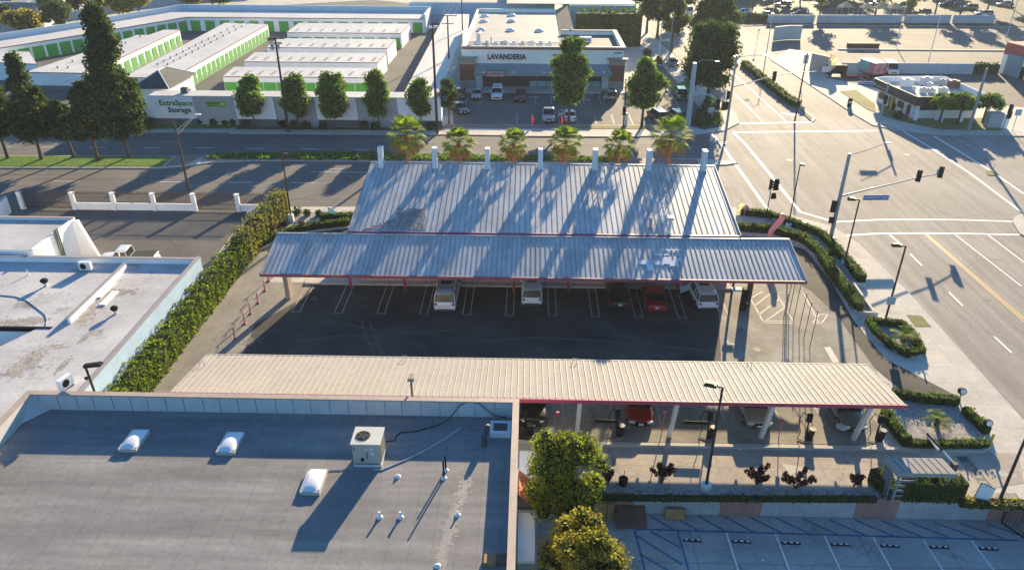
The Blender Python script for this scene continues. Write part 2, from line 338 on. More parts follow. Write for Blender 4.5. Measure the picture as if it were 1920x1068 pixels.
slab('north_block', XY(N)+[(-250, 420), (-250, 110)], conc, kerb=curb_m)
NE = [(1445, 112), (1490, 140), (1540, 173), (1600, 213), (1635, 234), (1680, 243), (1740, 250), (1805, 254.5), (1920, 255), (2400, 256), (2400, 119), (1575, 119.5), (1530, 100), (1480, 92)]
slab('restaurant_block', XY(NE), conc, kerb=curb_m)
slab('far_block', XY([(1385, 49), (1500, 46), (1900, 50), (2500, 52)])+[(330, 480), (60, 480)]+XY([(1330, 5)]), lot_m, kerb=curb_m)
def sheet(name, poly, mt, z=.006): m = MB(); m.prism(poly, -.0, z); return struct(name, m, mt)
# overlays on the blocks
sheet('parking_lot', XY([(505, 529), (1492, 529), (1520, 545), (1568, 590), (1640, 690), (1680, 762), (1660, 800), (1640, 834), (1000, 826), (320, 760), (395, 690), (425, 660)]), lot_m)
west_m = surf('worn drive concrete', (.33, .30, .265), (.23, .21, .185), .85, .25, .22, 3, joints=(3.6, 5.0), jcol=.7, jw=.02, offs=0, crack=.35, cscale=.12, stain=.5, stain_col=(.15, .135, .12))
sheet('west_drive', XY([(262, 760), (287, 734), (430, 534), (478, 475), (500, 470), (655, 424), (655, 470), (530, 500), (505, 529), (425, 660), (395, 690), (320, 770)]), west_m, .005)
sheet('drive_lane', [(-1, 34.9), (-1, 38.7)]+XY([(1130, 836), (1680, 842), (1740, 858), (1850, 848), (1910, 850), (1920, 905), (1800, 925)])+[(26.5, 34.9)], conc_lane, .008)
sheet('entry_lane', XY([(1385, 441), (1440, 446), (1510, 468), (1560, 530), (1600, 600), (1660, 672), (1790, 740), (1700, 740), (1640, 690), (1568, 590), (1520, 545), (1495, 530), (1485, 500), (1380, 460)]), lot_m, .010)
sheet('exit_lane', XY([(655, 424), (600, 432), (540, 447), (480, 474), (500, 470), (530, 500), (655, 470)]), lot_m, .010)
sheet('lawn', XY([(-400, 292.6), (0, 292.5), (325, 294), (303, 312), (0, 312), (-400, 311.5)]), lawn_m, .05)
sheet('brick_crossing', XY([(330, 293.5), (385, 291), (347, 308), (308, 312)]), pink_pave, .03)
sheet('median_paving', XY([(1195, 298), (1308, 299), (1308, 307.5), (1150, 305.5)]), pink_pave, .03)
sheet('storage_lawn', XY([(283, 229), (470, 234), (430, 241.5), (283, 242)]), lawn_m, .03)
sheet('planting_strip', XY([(445, 237), (828, 241), (835, 245), (440, 243)]), mulch, .03)
sheet('storage_yard', XY([(50, 172), (288, 176), (828, 180), (900, 20), (700, 0), (350, 20), (-200, 100), (-200, 172)]), lot2_m, .01)
sheet('storage_forecourt', XY([(-400, 246), (-400, 172), (50, 172), (288, 176), (283, 241), (0, 241)]), lot2_m, .008)
sheet('shopping_lot', XY([(848, 166), (1176, 166), (1200, 120), (1243, 124), (1283, 171), (1340, 232), (1290, 234), (850, 233)]), lot2_m, .012)
sheet('brick_driveway', XY([(836, 233.5), (1250, 235), (1240, 243), (826, 240)]), pink_pave, .014)
sheet('corner_lawn', XY([(1252, 164), (1290, 150), (1300, 175), (1280, 180)]), lawn_m, .03)
sheet('corner_bed', XY([(1290, 236), (1330, 180), (1350, 196), (1352, 238), (1320, 243)]), mulch, .03)
sheet('corner_grass', XY([(1335, 205), (1350, 200), (1358, 230), (1336, 238)]), dry_m, .05)
sheet('parkway_lawn', XY([(1085, 236), (1285, 236), (1290, 241.5), (1085, 242)]), dry_m, .04)
sheet('restaurant_lot', XY([(1545, 145), (1640, 165), (1760, 175), (1900, 200), (2300, 225), (2300, 138), (1600, 138)]), lot2_m, .01)
sheet('restaurant_lawn', XY([(1575, 172), (1605, 169), (1640, 195), (1643, 212), (1625, 205)]), dry_m, .05)
sheet('restaurant_bed', XY([(1645, 205), (1660, 197), (1700, 218), (1860, 222), (1880, 245), (1760, 243), (1690, 228), (1655, 218)]), dry_m, .04)
sheet('corner_gravel', XY([(1390, 425), (1445, 412), (1490, 428), (1540, 450), (1572, 485), (1600, 525), (1614, 585), (1575, 525), (1540, 480), (1500, 452)]), gravel, .02)
sheet('north_gravel', XY([(540, 398), (600, 398), (655, 400), (650, 418), (570, 426), (500, 445), (486, 450), (520, 410)]), gravel, .02)
sheet('triangle_bed', XY([(1628, 607), (1690, 612), (1728, 660), (1680, 650)]), gravel, .02)
sheet('gravel_bed', XY([(1672, 742), (1720, 752), (1790, 755), (1843, 805), (1846, 825), (1740, 836), (1700, 820)]), gravel, .03)
sheet('wall_bed', [(.5, 34.32), (.5, 34.95), (30, 34.95), (30, 34.32)], gravel, .03)
sheet('dry_patch', XY([(1700, 590), (1728, 592), (1746, 612), (1716, 612)]), dry_m, .02)
m = MB(); m.bb(5.2, 26.0, 38.55, 38.8, 0, .2); struct('lane_kerb', m, curb_m)
m = MB(); m.bb(-20.4, 18.6, 60.2, 61.4, 0, .16); struct('island_walk', m, conc)
for nm, pl in (('bed_kerb', [(1622, 606), (1630, 622), (1650, 642), (1680, 660), (1715, 672), (1734, 664)]), ('bed_kerb', [(1655, 770), (1675, 805), (1695, 832), (1720, 843), (1840, 847), (1858, 838)]), ('bed_kerb', [(1380, 438), (1440, 442), (1500, 458), (1540, 490), (1575, 540), (1612, 598)]), ('bed_kerb', [(484, 472), (520, 452), (570, 437), (655, 427)])):
    P = XY(pl); m = MB()
    for a, b in zip(P[:-1], P[1:]):
        d = Vector((b[0]-a[0], b[1]-a[1], 0)); m.box(((a[0]+b[0])/2, (a[1]+b[1])/2, .09), (d.length+.05, .18, .18), math.atan2(d.y, d.x))
    struct(nm, m, curb_m)
worn = surf('sunlit worn asphalt', (.34, .31, .26), (.20, .18, .155), .85, .25, .22, 2.5, crack=.4, cscale=.16, stain=.5, stain_col=(.11, .10, .09))  # worn asphalt, paler still for the sunlit ends: sunlight put into the colour
sheet('sunlit_worn_lot', XY([(1345, 529), (1492, 529), (1520, 545), (1568, 590), (1640, 690), (1680, 762), (1660, 800), (1640, 833), (1000, 826), (1000, 745), (1355, 740)]), worn, .0075)
sheet('sunlit_worn_lot', XY([(505, 529), (590, 529), (565, 560), (478, 608), (440, 700), (340, 745), (395, 690), (425, 660)]), worn, .0075)
slab('traffic_island', XY([(1899, 416), (1903, 405), (1925, 397), (1980, 405), (1980, 455), (1930, 446), (1912, 437)]), conc, kerb=curb_m)
slab('traffic_island', XY([(1848, 320), (1856, 318), (1872, 325), (1866, 328), (1852, 327)]), dry_m, z1=-.05)
# painted marks ---------------------------------------------------
def line(m, a, b, wd, z, px=True):
    a = G(*a, z) if px else Vector((*a, z)); b = G(*b, z) if px else Vector((*b, z)); d = (b-a).normalized(); n_ = Vector((-d.y, d.x, 0))*wd/2
    m.face([a-n_, b-n_, b+n_, a+n_])
RZ = -.106
m = MB()
for a, b in (((77, 276), (102, 276)), ((167, 276.3), (200, 276.3)), ((269, 277), (299, 277)), ((366, 277.3), (402, 277.5)), ((462, 278), (497, 278.3)), ((565, 279.4), (597, 279.7)), ((662, 280.5), (692, 280.8)), ((10, 275.5), (22, 275.5))): line(m, a, b, .14, RZ)
for a, b in (((582, 322), (700, 323.5)), ((617, 317), (646, 317.3)), ((425, 341.7), (472, 342)), ((300, 340.8), (350, 341.2)), ((100, 339.5), (150, 340)), ((548, 342.5), (590, 343))): line(m, a, b, .12, RZ)
for pl in ([(1380, 232), (1522, 229)], [(1374, 248), (1645, 245)], [(1335, 252), (1350, 267), (1439, 392)], [(1374, 248), (1395, 267), (1440, 322), (1500, 397), (1562, 415)], [(1565, 416), (1640, 412), (1700, 411), (1800, 412), (1898, 415)], [(1586, 441), (1640, 438), (1700, 437), (1800, 437.5), (1912, 440)], [(1694, 246), (1755, 283), (1822, 327), (1915, 397)], [(1751, 255), (1845, 312), (1920, 363)]):
    for a, b in zip(pl[:-1], pl[1:]): line(m, a, b, .3, RZ)
for a, b in (((1667, 439), (1692, 460)), ((1707, 476), (1729, 498)), ((1779, 547), (1805, 573)), ((1864, 630), (1897, 661)), ((1789, 438), (1915, 536)), ((1851, 439), (1925, 495)), ((1377, 175), (1432, 230)), ((1365, 130), (1477, 230)), ((1375, 104), (1440, 160)), ((1310, 80), (1340, 108))): line(m, a, b, .15, RZ)
for a, b in (((1465, 211), (1478, 215)), ((1478, 215), (1492, 215.5))): line(m, a, b, .22, RZ)
q = [G(1486, 212.5, RZ), G(1495, 215.7, RZ), G(1483, 218, RZ)]; m.face(q)
struct('lane_markings', m, white_paint)
m = MB(); line(m, (1733, 438), (1925, 607), .13, RZ); line(m, (1737, 438), (1929, 605), .13, RZ); struct('centre_line', m, yellow_paint)
m = MB(); line(m, (-60, 249), (430, 249.7), .3, .008); line(m, (940, 254.6), (1200, 255.6), .3, .008)
line(m, (1440, 106), (1490, 138), .25, .008); line(m, (1490, 138), (1605, 214), .25, .008); line(m, (1605, 214), (1680, 242), .25, .008); line(m, (1800, 253.6), (1930, 254.6), .3, .008); struct('red_kerb_paint', m, redcurb)
m = MB(); ZL = .012
for k in range(11):
    x = -20.17+3.68*k
    line(m, (x, 55.2), (x, 60.2), .09, ZL, False); line(m, (x+.66, 55.2), (x+.66, 60.2), .09, ZL, False); line(m, (x-.04, 55.2), (x+.7, 55.2), .09, ZL, False)
for a, b in (((1037, 749), (1041, 792)), ((1053, 750), (1057, 792)), ((1144, 754), (1148, 795)), ((1230, 752), (1240, 800)), ((1330, 757), (1348, 800)), ((1347, 757), (1365, 800)), ((1452, 765), (1468, 800)), ((1527, 762), (1553, 803)), ((1545, 762), (1572, 803)), ((1632, 770), (1650, 800))): line(m, a, b, .09, ZL)
struct('parking_lines', m, faint_paint)
m = MB()
for pl in ([(678, 600), (683, 622), (693, 645), (703, 664)], [(693, 602), (702, 628), (712, 650), (718, 664)], [(640, 605), (700, 618), (780, 622), (860, 618)], [(900, 640), (1000, 632), (1100, 636), (1200, 646)], [(1120, 602), (1160, 625), (1230, 648), (1320, 655)], [(560, 640), (640, 628), (730, 632), (800, 650)]):
    for a, b in zip(pl[:-1], pl[1:]): line(m, a, b, .2, .0095)
struct('tyre_marks', m, mat('tyre scuffs', (.10, .088, .075), .85, .35, 3))
m = MB()
for a, b in (((1397, 541), (1430, 601)), ((1430, 601), (1487, 602)), ((1487, 602), (1448, 536)), ((1405, 560), (1430, 546)), ((1412, 575), (1452, 545)), ((1422, 590), (1462, 560)), ((1436, 601), (1472, 576)), ((1500, 536), (1535, 604)), ((1523, 606), (1536, 589)), ((1536, 589), (1552, 589)), ((1552, 589), (1541, 605)), ((1541, 605), (1523, 606)), ((1430, 604), (1487, 606))): line(m, a, b, .11, ZL)
q = [G(1545, 651, ZL), G(1556, 649, ZL), G(1574, 678, ZL), G(1562, 680, ZL)]; m.face(q)
for a in ((1357, 642, 1378, 645), (1357, 642, 1366, 638)): line(m, a[:2], a[2:], .15, ZL)
q = [G(1464, 868, ZL), G(1504, 875, ZL), G(1504, 882, ZL), G(1494, 884, ZL), G(1483, 890, ZL)]; m.face(q)
q = [G(1868, 885, ZL), G(1880, 880, ZL), G(1892, 888, ZL), G(1911, 889, ZL), G(1909, 893, ZL), G(1880, 894, ZL)]; m.face(q)
struct('lot_markings', m, faint_paint)
m = MB(); q = [G(1792, 855, ZL), G(1812, 855, ZL), G(1862, 912, ZL), G(1842, 912, ZL)]; m.face(q); struct('stencil_panel', m, mat('dark stencil ground', (.07, .08, .09), .7, .2, 3))
m = MB()
for t in (.2, .33, .62, .8):
    a = G(1792+50*t, 855+57*t, .016); b = G(1812+50*t, 855+57*t, .016); e = G(1792+50*(t+.09), 855+57*(t+.09), .016); f2 = G(1812+50*(t+.09), 855+57*(t+.09), .016)
    for s_ in (.12, .36, .6): m.face([a.lerp(b, s_), a.lerp(b, s_+.16), e.lerp(f2, s_+.16), e.lerp(f2, s_)])
struct('stencil_marks', m, faint_paint)
ZP = -1.5+.006-.06
m = MB()
ZB = -1.545
def bl(a, b): line(m, a, b, .13, ZB)
bl((1190, 991), (1910, 1012)); bl((1190, 993), (1210, 1072)); bl((1270, 993), (1292, 1072))
bl((1220, 967), (1265, 993)); bl((1276, 975), (1310, 994))
for k in range(12): bl((1308+49.2*k, 966+1.35*k), (1362+52.2*k*1.0, 996+1.3*k))
bl((1195, 1004), (1280, 1058)); bl((1220, 995), (1276, 1026)); bl((1200, 1038), (1260, 1072))
struct('accessible_markings', m, blue_paint)
m = MB()
for k in range(6): line(m, (1362+91.8*k, 998+2.8*k), (1388+97*k, 1080), .11, ZB)
struct('stall_lines', m, white_paint)

# ================================================================== CAR WASH ROOFS
def ribbed_roof(parent, x0, x1, yn, zn, yf, zf, panel, rib, step=.415, rh=.05, rw=.05, thick=.10, minor=False):
    d = Vector((0, yf-yn, zf-zn)); L_ = d.length; d.normalize(); n_ = Vector((0, -d.z, d.y))
    m = MB(); A = Vector((x0, yn, zn)); B = Vector((x1, yn, zn)); U = d*L_
    m.hexa([A-n_*thick, B-n_*thick, B+U-n_*thick, A+U-n_*thick], [A, B, B+U, A+U])
    o = m.build('roof_panels', panel, parent)
    r = MB(); k = 0; x = x0+step
    while x < x1-.1:
        c = Vector((x, yn, zn))+n_*(rh/2); a = Vector((rw/2, 0, 0)); h_ = n_*rh/2
        p = [c-a-h_, c+a-h_, c+a+U*.992-h_, c-a+U*.992-h_]; r.hexa(p, [q+n_*rh for q in p]); x += step
        for s_ in (.33, .66) if minor else ():
            c2 = Vector((x-step+step*s_, yn, zn))+n_*.006; a2 = Vector((.012, 0, 0)); p = [c2-a2, c2+a2, c2+a2+U*.99, c2-a2+U*.99]; r.hexa([q-n_*.006 for q in p], [q+n_*.006 for q in p])
    r.build('rib', rib, o); return o, d, n_, L_
# near canopy
t = thing('vacuum_canopy', 'long cream ribbed canopy with magenta fascia and slanting white columns, nearest the camera', 'canopy', (0, 40.5, 0))
o, d, n_, L_ = ribbed_roof(t, -22.9, 24.02, 38.7, 3.75, 44.4, 2.82, metal_pale, metal_rib1)
m = MB(); m.bb(-22.98, 24.1, 38.56, 38.695, 3.49, 3.77); m.build('fascia', magenta, t)
m = MB(); m.bb(-22.95, 24.05, 44.42, 44.52, 2.62, 2.84); m.bb(24.03, 24.08, 38.7, 38.75, 3.3, 3.7); m.build('gutter', metal_rib1, t)
m = MB()
for x in (-20.8, -14.7, -8.6, -2.6, 3.5, 9.7, 15.8, 21.95):
    c = MB(); a = [(x-.13, 39.6, 0), (x+.13, 39.6, 0), (x+.13, 39.9, 0), (x-.13, 39.9, 0)]; b = [(x-.13, 38.62, 3.5), (x+.13, 38.62, 3.5), (x+.13, 38.92, 3.5), (x-.13, 38.92, 3.5)]
    c.hexa(a, b); c.build('column', pale_steel, t)
    c = MB(); p = [(x-.08, 38.75, 3.3), (x+.08, 38.75, 3.3), (x+.08, 44.3, 2.45), (x-.08, 44.3, 2.45)]; c.hexa(p, [(q[0], q[1], q[2]+.2) for q in p]); c.build('beam', pale_steel, t)
for u, v, rx, ry in ((376, 689, .35, .22), (755, 673, .3, .15), (1074, 678, .4, .12), (1401, 685, .3, .12)):
    zz = 3.0; c = G(u, v, 2.95); y = min(max(c.y, 39.2), 44.1); zz = 3.75-(y-38.7)*.163
    m = MB(); m.tube([(c.x, y, zz-.02), (c.x, y, zz+.35), (c.x+.3, y, zz+.35), (c.x+.3, y, zz-.02)], .025, 6); m.build('conduit_loop', steel, t)
# middle canopy
t = thing('vacuum_canopy', 'blue grey ribbed canopy over the shaded parking bays, in the middle of the lot', 'canopy', (0, 57, 0))
o, d, n_, L_ = ribbed_roof(t, -22.05, 22.8, 54.63, 4.0, 60.0, 5.13, metal_blue, metal_rib2, rh=.03)
m = MB(); m.bb(-22.12, 22.87, 54.5, 54.62, 3.78, 4.03); m.build('fascia', mat('dull red fascia', (.24, .06, .085), .6, .1, 1), t)
m = MB(); m.bb(-22.1, 22.85, 60.02, 60.2, 4.95, 5.24); p = [(-22.1, 54.6, 3.9), (-22.03, 54.6, 3.9), (-22.03, 60, 5.05), (-22.1, 60, 5.05)]; m.hexa(p, [(q[0], q[1], q[2]+.17) for q in p]); p = [(q[0]+44.9, q[1], q[2]) for q in p]; m.hexa(p, [(q[0], q[1], q[2]+.17) for q in p]); m.build('gutter', steel, t)
for k in range(8):
    x = -15.9+4.9*k; m = MB(); m.tube([(x, 59.4, 0), (x, 59.2, 2.2), (x, 58.2, 4.4)], [.11, .11, .08], 8); m.tube([(x, 59.3, 1.6), (x, 57.4, 4.2)], .06, 6); m.build('bay_post', magenta, t)
m = MB(); m.bb(-21.3, -20.9, 57.4, 58.4, 0, 4.3); m.build('column', stone_w, t)
m = MB(); m.bb(19.35, 19.75, 58.0, 58.4, 0, 4.5); m.build('column', dark_m, t)
m = MB()
for u, v, w_, h_ in ((1208, 490, .9, .55), (1219, 497, .55, .8), (1235, 491, .8, .5), (1249, 488, .8, .9), (1264, 492, .8, .7), (1270, 487, .7, .3), (1240, 480, 1.3, .2), (1262, 474, 1.4, .15)):
    c = G(u, v, 4.55); y = c.y; z = 4.0+(y-54.63)*.2104+.055
    p = [(c.x-w_/2, y-h_/2, z-h_*.105), (c.x+w_/2, y-h_/2, z-h_*.105), (c.x+w_/2, y+h_/2, z+h_*.105), (c.x-w_/2, y+h_/2, z+h_*.105)]; m.hexa([(q[0], q[1], q[2]-.03) for q in p], p)
m.build('sealant_patch', mat('sealant patch', (.62, .64, .67), .6, .1, 2), t)
# tunnel building
t = thing('car_wash_tunnel', 'long pink car wash building under a wide blue grey ribbed roof with white fins', 'building', (1.4, 66, 0))
o, d, n_, L_ = ribbed_roof(t, -15.9, 18.68, 60.5, 5.3, 72.6, 7.42, metal_blue, metal_rib2, step=.49, rh=.032)
m = MB(); m.hexa([(-15.4, 60.9, 0), (18.3, 60.9, 0), (18.3, 72.2, 0), (-15.4, 72.2, 0)], [(-15.4, 60.9, 5.2), (18.3, 60.9, 5.2), (18.3, 72.2, 7.2), (-15.4, 72.2, 7.2)]); m.build('wall', pink_w, t)
m = MB(); m.bb(-15.95, 18.74, 60.36, 60.49, 4.98, 5.32); m.build('fascia', mat('purple fascia', (.25, .05, .16), .5, .1, 1), t)
m = MB(); m.bb(-15.97, 18.76, 72.62, 72.74, 7.1, 7.46)
for x in (-15.95, 18.69): p = [(x, 60.4, 5.15), (x+.06, 60.4, 5.15), (x+.06, 72.6, 7.27), (x, 72.6, 7.27)]; m.hexa(p, [(q[0], q[1], q[2]+.22) for q in p])
m.build('gutter', steel, t)
for k, u in enumerate((715, 815.5, 914, 1013, 1115, 1216, 1319)):
    c = GY(u, 316.5+k*.5, 71.65); m = MB(); p = [(c.x-.24, 71.55, 7.1), (c.x+.24, 71.55, 7.1), (c.x+.24, 72.3, 7.1), (c.x-.24, 72.3, 7.1)]
    m.hexa(p, [(q[0], q[1]+.05, 9.25) for q in p]); m.bb(c.x-.32, c.x+.3, 71.45, 71.55, 7.2, 7.34); m.build('roof_fin', mat('fin paint', (.58, .62, .66), .6, .06, 1), t)
rs = np.random.default_rng(3); m = MB()
n_l = 0
while n_l < 900:                               # patch of rough debris and lifted coating on the roof sheets
    u = rs.uniform(680, 797); v = rs.uniform(391, 431)
    if v < 391+(797-u)*.33*(1 if u < 745 else .0)*1.0-(3 if u > 745 else 0): continue
    if u < 760 and rs.random() < .25: continue
    c = GY(u, v, 63.0); p = None
    # intersect the view row with the roof plane
    z = 5.9
    for _ in range(6): q = G(u, v, z); z = 5.3+(q.y-60.5)*.1752
    s = rs.uniform(.05, .14); a = rs.uniform(0, 3.14)
    m.box((q.x, q.y, z+.03), (s, s*.8, .05), a); n_l += 1
m.build('roof_debris', mat('peeling coating and grit', (.30, .27, .26), .9, .5, 4), t)
for u, v, vt, r_, cap in ((1219, 428, 409, .11, 0), (1254, 438, 406, .11, 1)):
    z = 5.6
    for _ in range(6): q = G(u, v, z); z = 5.3+(q.y-60.5)*.1752
    h = HT(u, v, vt, z); m = MB(); m.cyl((q.x, q.y, z-.05), r_, h, 10); m.cyl((q.x, q.y, z-.02), .28, .12, 10, r2=.12)
    if cap: m.bb(q.x-.24, q.x+.24, q.y-.24, q.y+.24, z+h-.3, z+h)
    m.build('roof_vent', pale_steel if cap else stone_w, t)

# ================================================================== NEAR GREY ROOFED BUILDING
RX0, RX1, RY0, RY1, RZ7 = -27.4, -.36, 6.0, 32.95, 7.0
near = thing('grey_roofed_building', 'large building with grey felt roof, tan capped parapet, at bottom left', 'building', (-14, 20, -1.5))
m = MB(); m.bb(RX0+.02, RX1-.02, RY0+.02, RY1-.02, -1.5, RZ7-.02); m.build('wall', off_w, near)
m = MB(); m.bb(RX0+.3, RX1-.3, RY0+.3, RY1-.3, RZ7-.015, RZ7); m.build('roof', roof_grey, near)
m = MB(); T_ = .26
m.bb(RX0, RX1, RY1-T_, RY1, 6.9, 7.95); m.bb(RX1-T_, RX1, RY0, RY1-T_-.003, 6.9, 7.95); m.bb(RX0, RX0+T_, RY0, RY1-T_-.003, 6.9, 7.95)
m.hexa([(RX0+T_, RY1-T_-.003, 7), (RX0+T_, RY1-T_-1.3, 7), (RX0+T_+.9, RY1-T_-.003, 7)][::-1], [(RX0+T_, RY1-T_-.003, 7.9), (RX0+T_, RY1-T_-.02, 7.9), (RX0+T_+.02, RY1-T_-.003, 7.9)][::-1])
pm_ = m
m = MB(); m.bb(RX0-.04, RX1+.04, RY1-T_-.05, RY1+.05, 7.95, 8.03); m.bb(RX1-T_-.05, RX1+.04, RY0, RY1-T_-.055, 7.95, 8.03); m.bb(RX0-.04, RX0+T_+.05, RY0, RY1-T_-.055, 7.95, 8.03); m.build('coping', cap_t, near)
m = pm_
for k in range(27):
    x = RX0+.7+k*1.0+rs.uniform(-.05, .05); m.bb(x, x+.018, RY1-T_-.012, RY1-T_-.002, 7.02, 7.93, 1)
m.build('parapet', [mat('parapet lining', (.55, .55, .56), .8, .08, 1.2), black_m], near)
def on_roof(u, v): q = G(u, v, RZ7); return (q.x, q.y, RZ7)
def place(name, mk, label, cat, group=None, mt=None, smooth=False): m = MB(); mk(m); return solo(name, m, mt, label, cat, group, smooth)
for i, (u, v, lb) in enumerate(((241, 845, 'domed skylight nearest the west parapet, grazed by the shade line'), (424, 850, 'domed skylight in the shade line, middle one of three'), (582, 925, 'domed skylight in the sun beside the tall air conditioner'))):
    c = on_roof(u, v); t = thing('skylight', lb, 'skylight', c, 0, 'roof skylights')
    m = MB(); m.bb(-.48, .48, -.1, 1.5, 0, .2); m.build('frame', mat('skylight frame', (.5, .47, .42), .6, .1, 2), t, world=False)
    m = MB()
    K = 9; gx = [[(-.44+.88*a/K, -.06+1.52*b/K, .2+.15*(max(0, math.sin(math.pi*a/K)*math.sin(math.pi*b/K)))**.6) for a in range(K+1)] for b in range(K+1)]
    i0 = 0; m.v = [p for r_ in gx for p in r_]; m.f = [(b*(K+1)+a, b*(K+1)+a+1, (b+1)*(K+1)+a+1, (b+1)*(K+1)+a) for b in range(K) for a in range(K)]; m.m = [0]*len(m.f)
    m.build('dome', dome_m, t, world=False, smooth=True)
t = thing('rooftop_air_conditioner', 'tall beige rooftop air conditioner with a round fan grille on top', 'air conditioner', (-7.82, 28.5, 7), 0)
m = MB(); m.bb(-.68, .68, 0, 1.25, .18, 1.45); m.build('cabinet', mat('beige cabinet', (.42, .40, .36), .5, .08, 2), t, world=False)
m = MB(); m.bb(-.74, .74, -.05, 1.3, 1.45, 1.52); o = m.build('lid', mat('pale cabinet lid', (.56, .54, .49), .5, .06, 2), t, world=False)
m = MB(); m.bb(-.7, .7, .02, 1.22, 0, .18); m.build('base_curb', pale_steel, t, world=False)
m = MB(); m.cyl((-.22, .6, 1.53), .36, .012, 24); o = m.build('fan', black_m, t, world=False)
m = MB()
for k in range(5): a = k*1.257; m.box((-.22+.17*math.cos(a), .6+.17*math.sin(a), 1.55), (.3, .1, .01), a)
for r_ in (.12, .22, .32): m.tube([(-.22+r_*math.cos(a/20*6.2832), .6+r_*math.sin(a/20*6.2832), 1.57) for a in range(21)], .006, 4)
m.build('blade', mat('fan blade grey', (.08, .08, .08), .5), o, world=False)
m = MB(); m.bb(.69, .70, .1, 1.15, .3, 1.4)
for k in range(12): m.bb(.70, .72, .1, 1.15, .34+.09*k, .37+.09*k)
m.build('coil_grille', mat('coil fins', (.12, .12, .11), .6), t, world=False)
for _a in ((-.06, .06, 1.1, 1.2), (.2, .34, 1.12, 1.25), (.22, .36, .8, .98)): m = MB(); m.bb(_a[0], _a[1], -.012, 0, _a[2], _a[3]); m.build('data_plate', plate_m, t, world=False)
for _a in ((-.6, -.55, 1.15, 1.3), (.02, .05, .6, 1.0), (-.3, -.15, .4, .62)): m = MB(); m.bb(_a[0], _a[1], -.012, 0, _a[2], _a[3]); m.build('latch', black_m, t, world=False)
m = MB(); m.bb(-.62, .6, -.012, 0, .22, .26); m.build('control_panel', black_m, t, world=False)
def roof_pipe(name, u, v, vt, r_, mt, lb, cat='vent pipe', flash=True, group='roof vents'):
    c = on_roof(u, v); h = HT(u, v, vt, RZ7); t = thing(name, lb, cat, c, 0, group)
    m = MB(); m.cyl((0, 0, 0), r_, h, 10); m.build('pipe', mt, t, world=False)
    if flash: m = MB(); m.cyl((0, 0, 0), .16, .1, 14, r2=r_+.02); m.build('flashing', plastic_w, t, world=False)
roof_pipe('vent_pipe', 832.5, 896, 863, .045, black_m, 'black vent pipe on a white flashing, the front one of a pair')
roof_pipe('vent_pipe', 836, 881, 854, .045, black_m, 'black vent pipe standing just behind another one, half in shade')
roof_pipe('plumbing_vent', 712, 969, 959, .06, plastic_w, 'small white vent cap, left one of the two side by side', 'vent cap')
roof_pipe('plumbing_vent', 751, 969, 959, .06, plastic_w, 'small white vent cap, right one of the two side by side', 'vent cap')
roof_pipe('plumbing_vent', 746, 893, 889, .05, plastic_w, 'small low white vent between the air conditioner and the black pipes', 'vent cap')
roof_pipe('plumbing_vent', 858, 965, 958, .05, plastic_w, 'small white vent on the pale stain near the east parapet', 'vent cap')
roof_pipe('plumbing_vent', 820, 1060, 1056, .05, plastic_w, 'tiny white vent at the bottom edge of the picture', 'vent cap')
c = on_roof(938, 818); t = thing('roof_hatch', 'square white framed hatch with dark glass in the shaded roof corner', 'hatch', c)
m = MB(); m.bb(-.55, .55, -.1, .95, 0, .3); m.build('frame', white_m, t, world=False); m = MB(); m.bb(-.38, .36, .12, .72, .3, .32); m.build('glass', glass_d, t, world=False)
t = thing('roof_duct', 'dark bent duct on the roof beside the white hatch', 'duct', on_roof(908, 835)); m = MB(); m.tube([(0, 0, 0), (0, .1, .5), (.15, .6, .75), (.15, .8, .6)], .16, 8); m.build('elbow', mat('dark duct', (.05, .06, .07), .6), t, world=False)
def cable(name, pts, r_, mt, lb, z=RZ7+.03, cat='cable'):
    m = MB(); m.tube([tuple(G(u, v, z if len(e) == 0 else z+e[0])) for u, v, *e in pts], r_, 6); return solo(name, m, mt, lb, cat)
cable('power_cable', [(722, 827), (740, 825), (744, 815), (752, 810), (780, 808), (820, 797), (840, 787, .3), (862, 760, .75), (880, 751, .95), (898, 756, .9), (925, 778, .2), (945, 782), (957, 776)], .028, black_m, 'black cable looping from the air conditioner up over the parapet')
cable('refrigerant_line', [(700, 879), (716, 880), (760, 862), (800, 842), (840, 818), (864, 802)], .03, pale_steel, 'white banded pipe running diagonally from the air conditioner to the hatch')
cable('control_wire', [(605, 893), (620, 880), (640, 880), (650, 877), (663, 878)], .02, steel, 'thin grey wires beside the air conditioner base')
m = MB(); a = G(908, 1046, RZ7+.02); m.box((a.x+.25, a.y-.15, RZ7+.1), (.5, .5, .2)); m.box((a.x+.75, a.y-.1, RZ7+.12), (.5, .45, .2), 0, 1); tag(m.build('roof_box', [wood_b, wood_d]), 'rusty two tone wooden box on the roof against the east parapet', 'box')
m = MB()
_a, _b = G(876, 892, RZ7), G(818, 1062, RZ7); _o = rs.normal(size=(40, 2)); _L, _Rr = [], []
for k in range(30):
    c = _a.lerp(_b, k/29); wd = .17+.05*math.sin(k*.9)+.03*_o[k][0]; _L.append((c.x-wd+.05*_o[k][1], c.y, 7.003)); _Rr.append((c.x+wd, c.y, 7.003))
for k in range(29): m.face([_L[k], _L[k+1], _Rr[k+1], _Rr[k]])
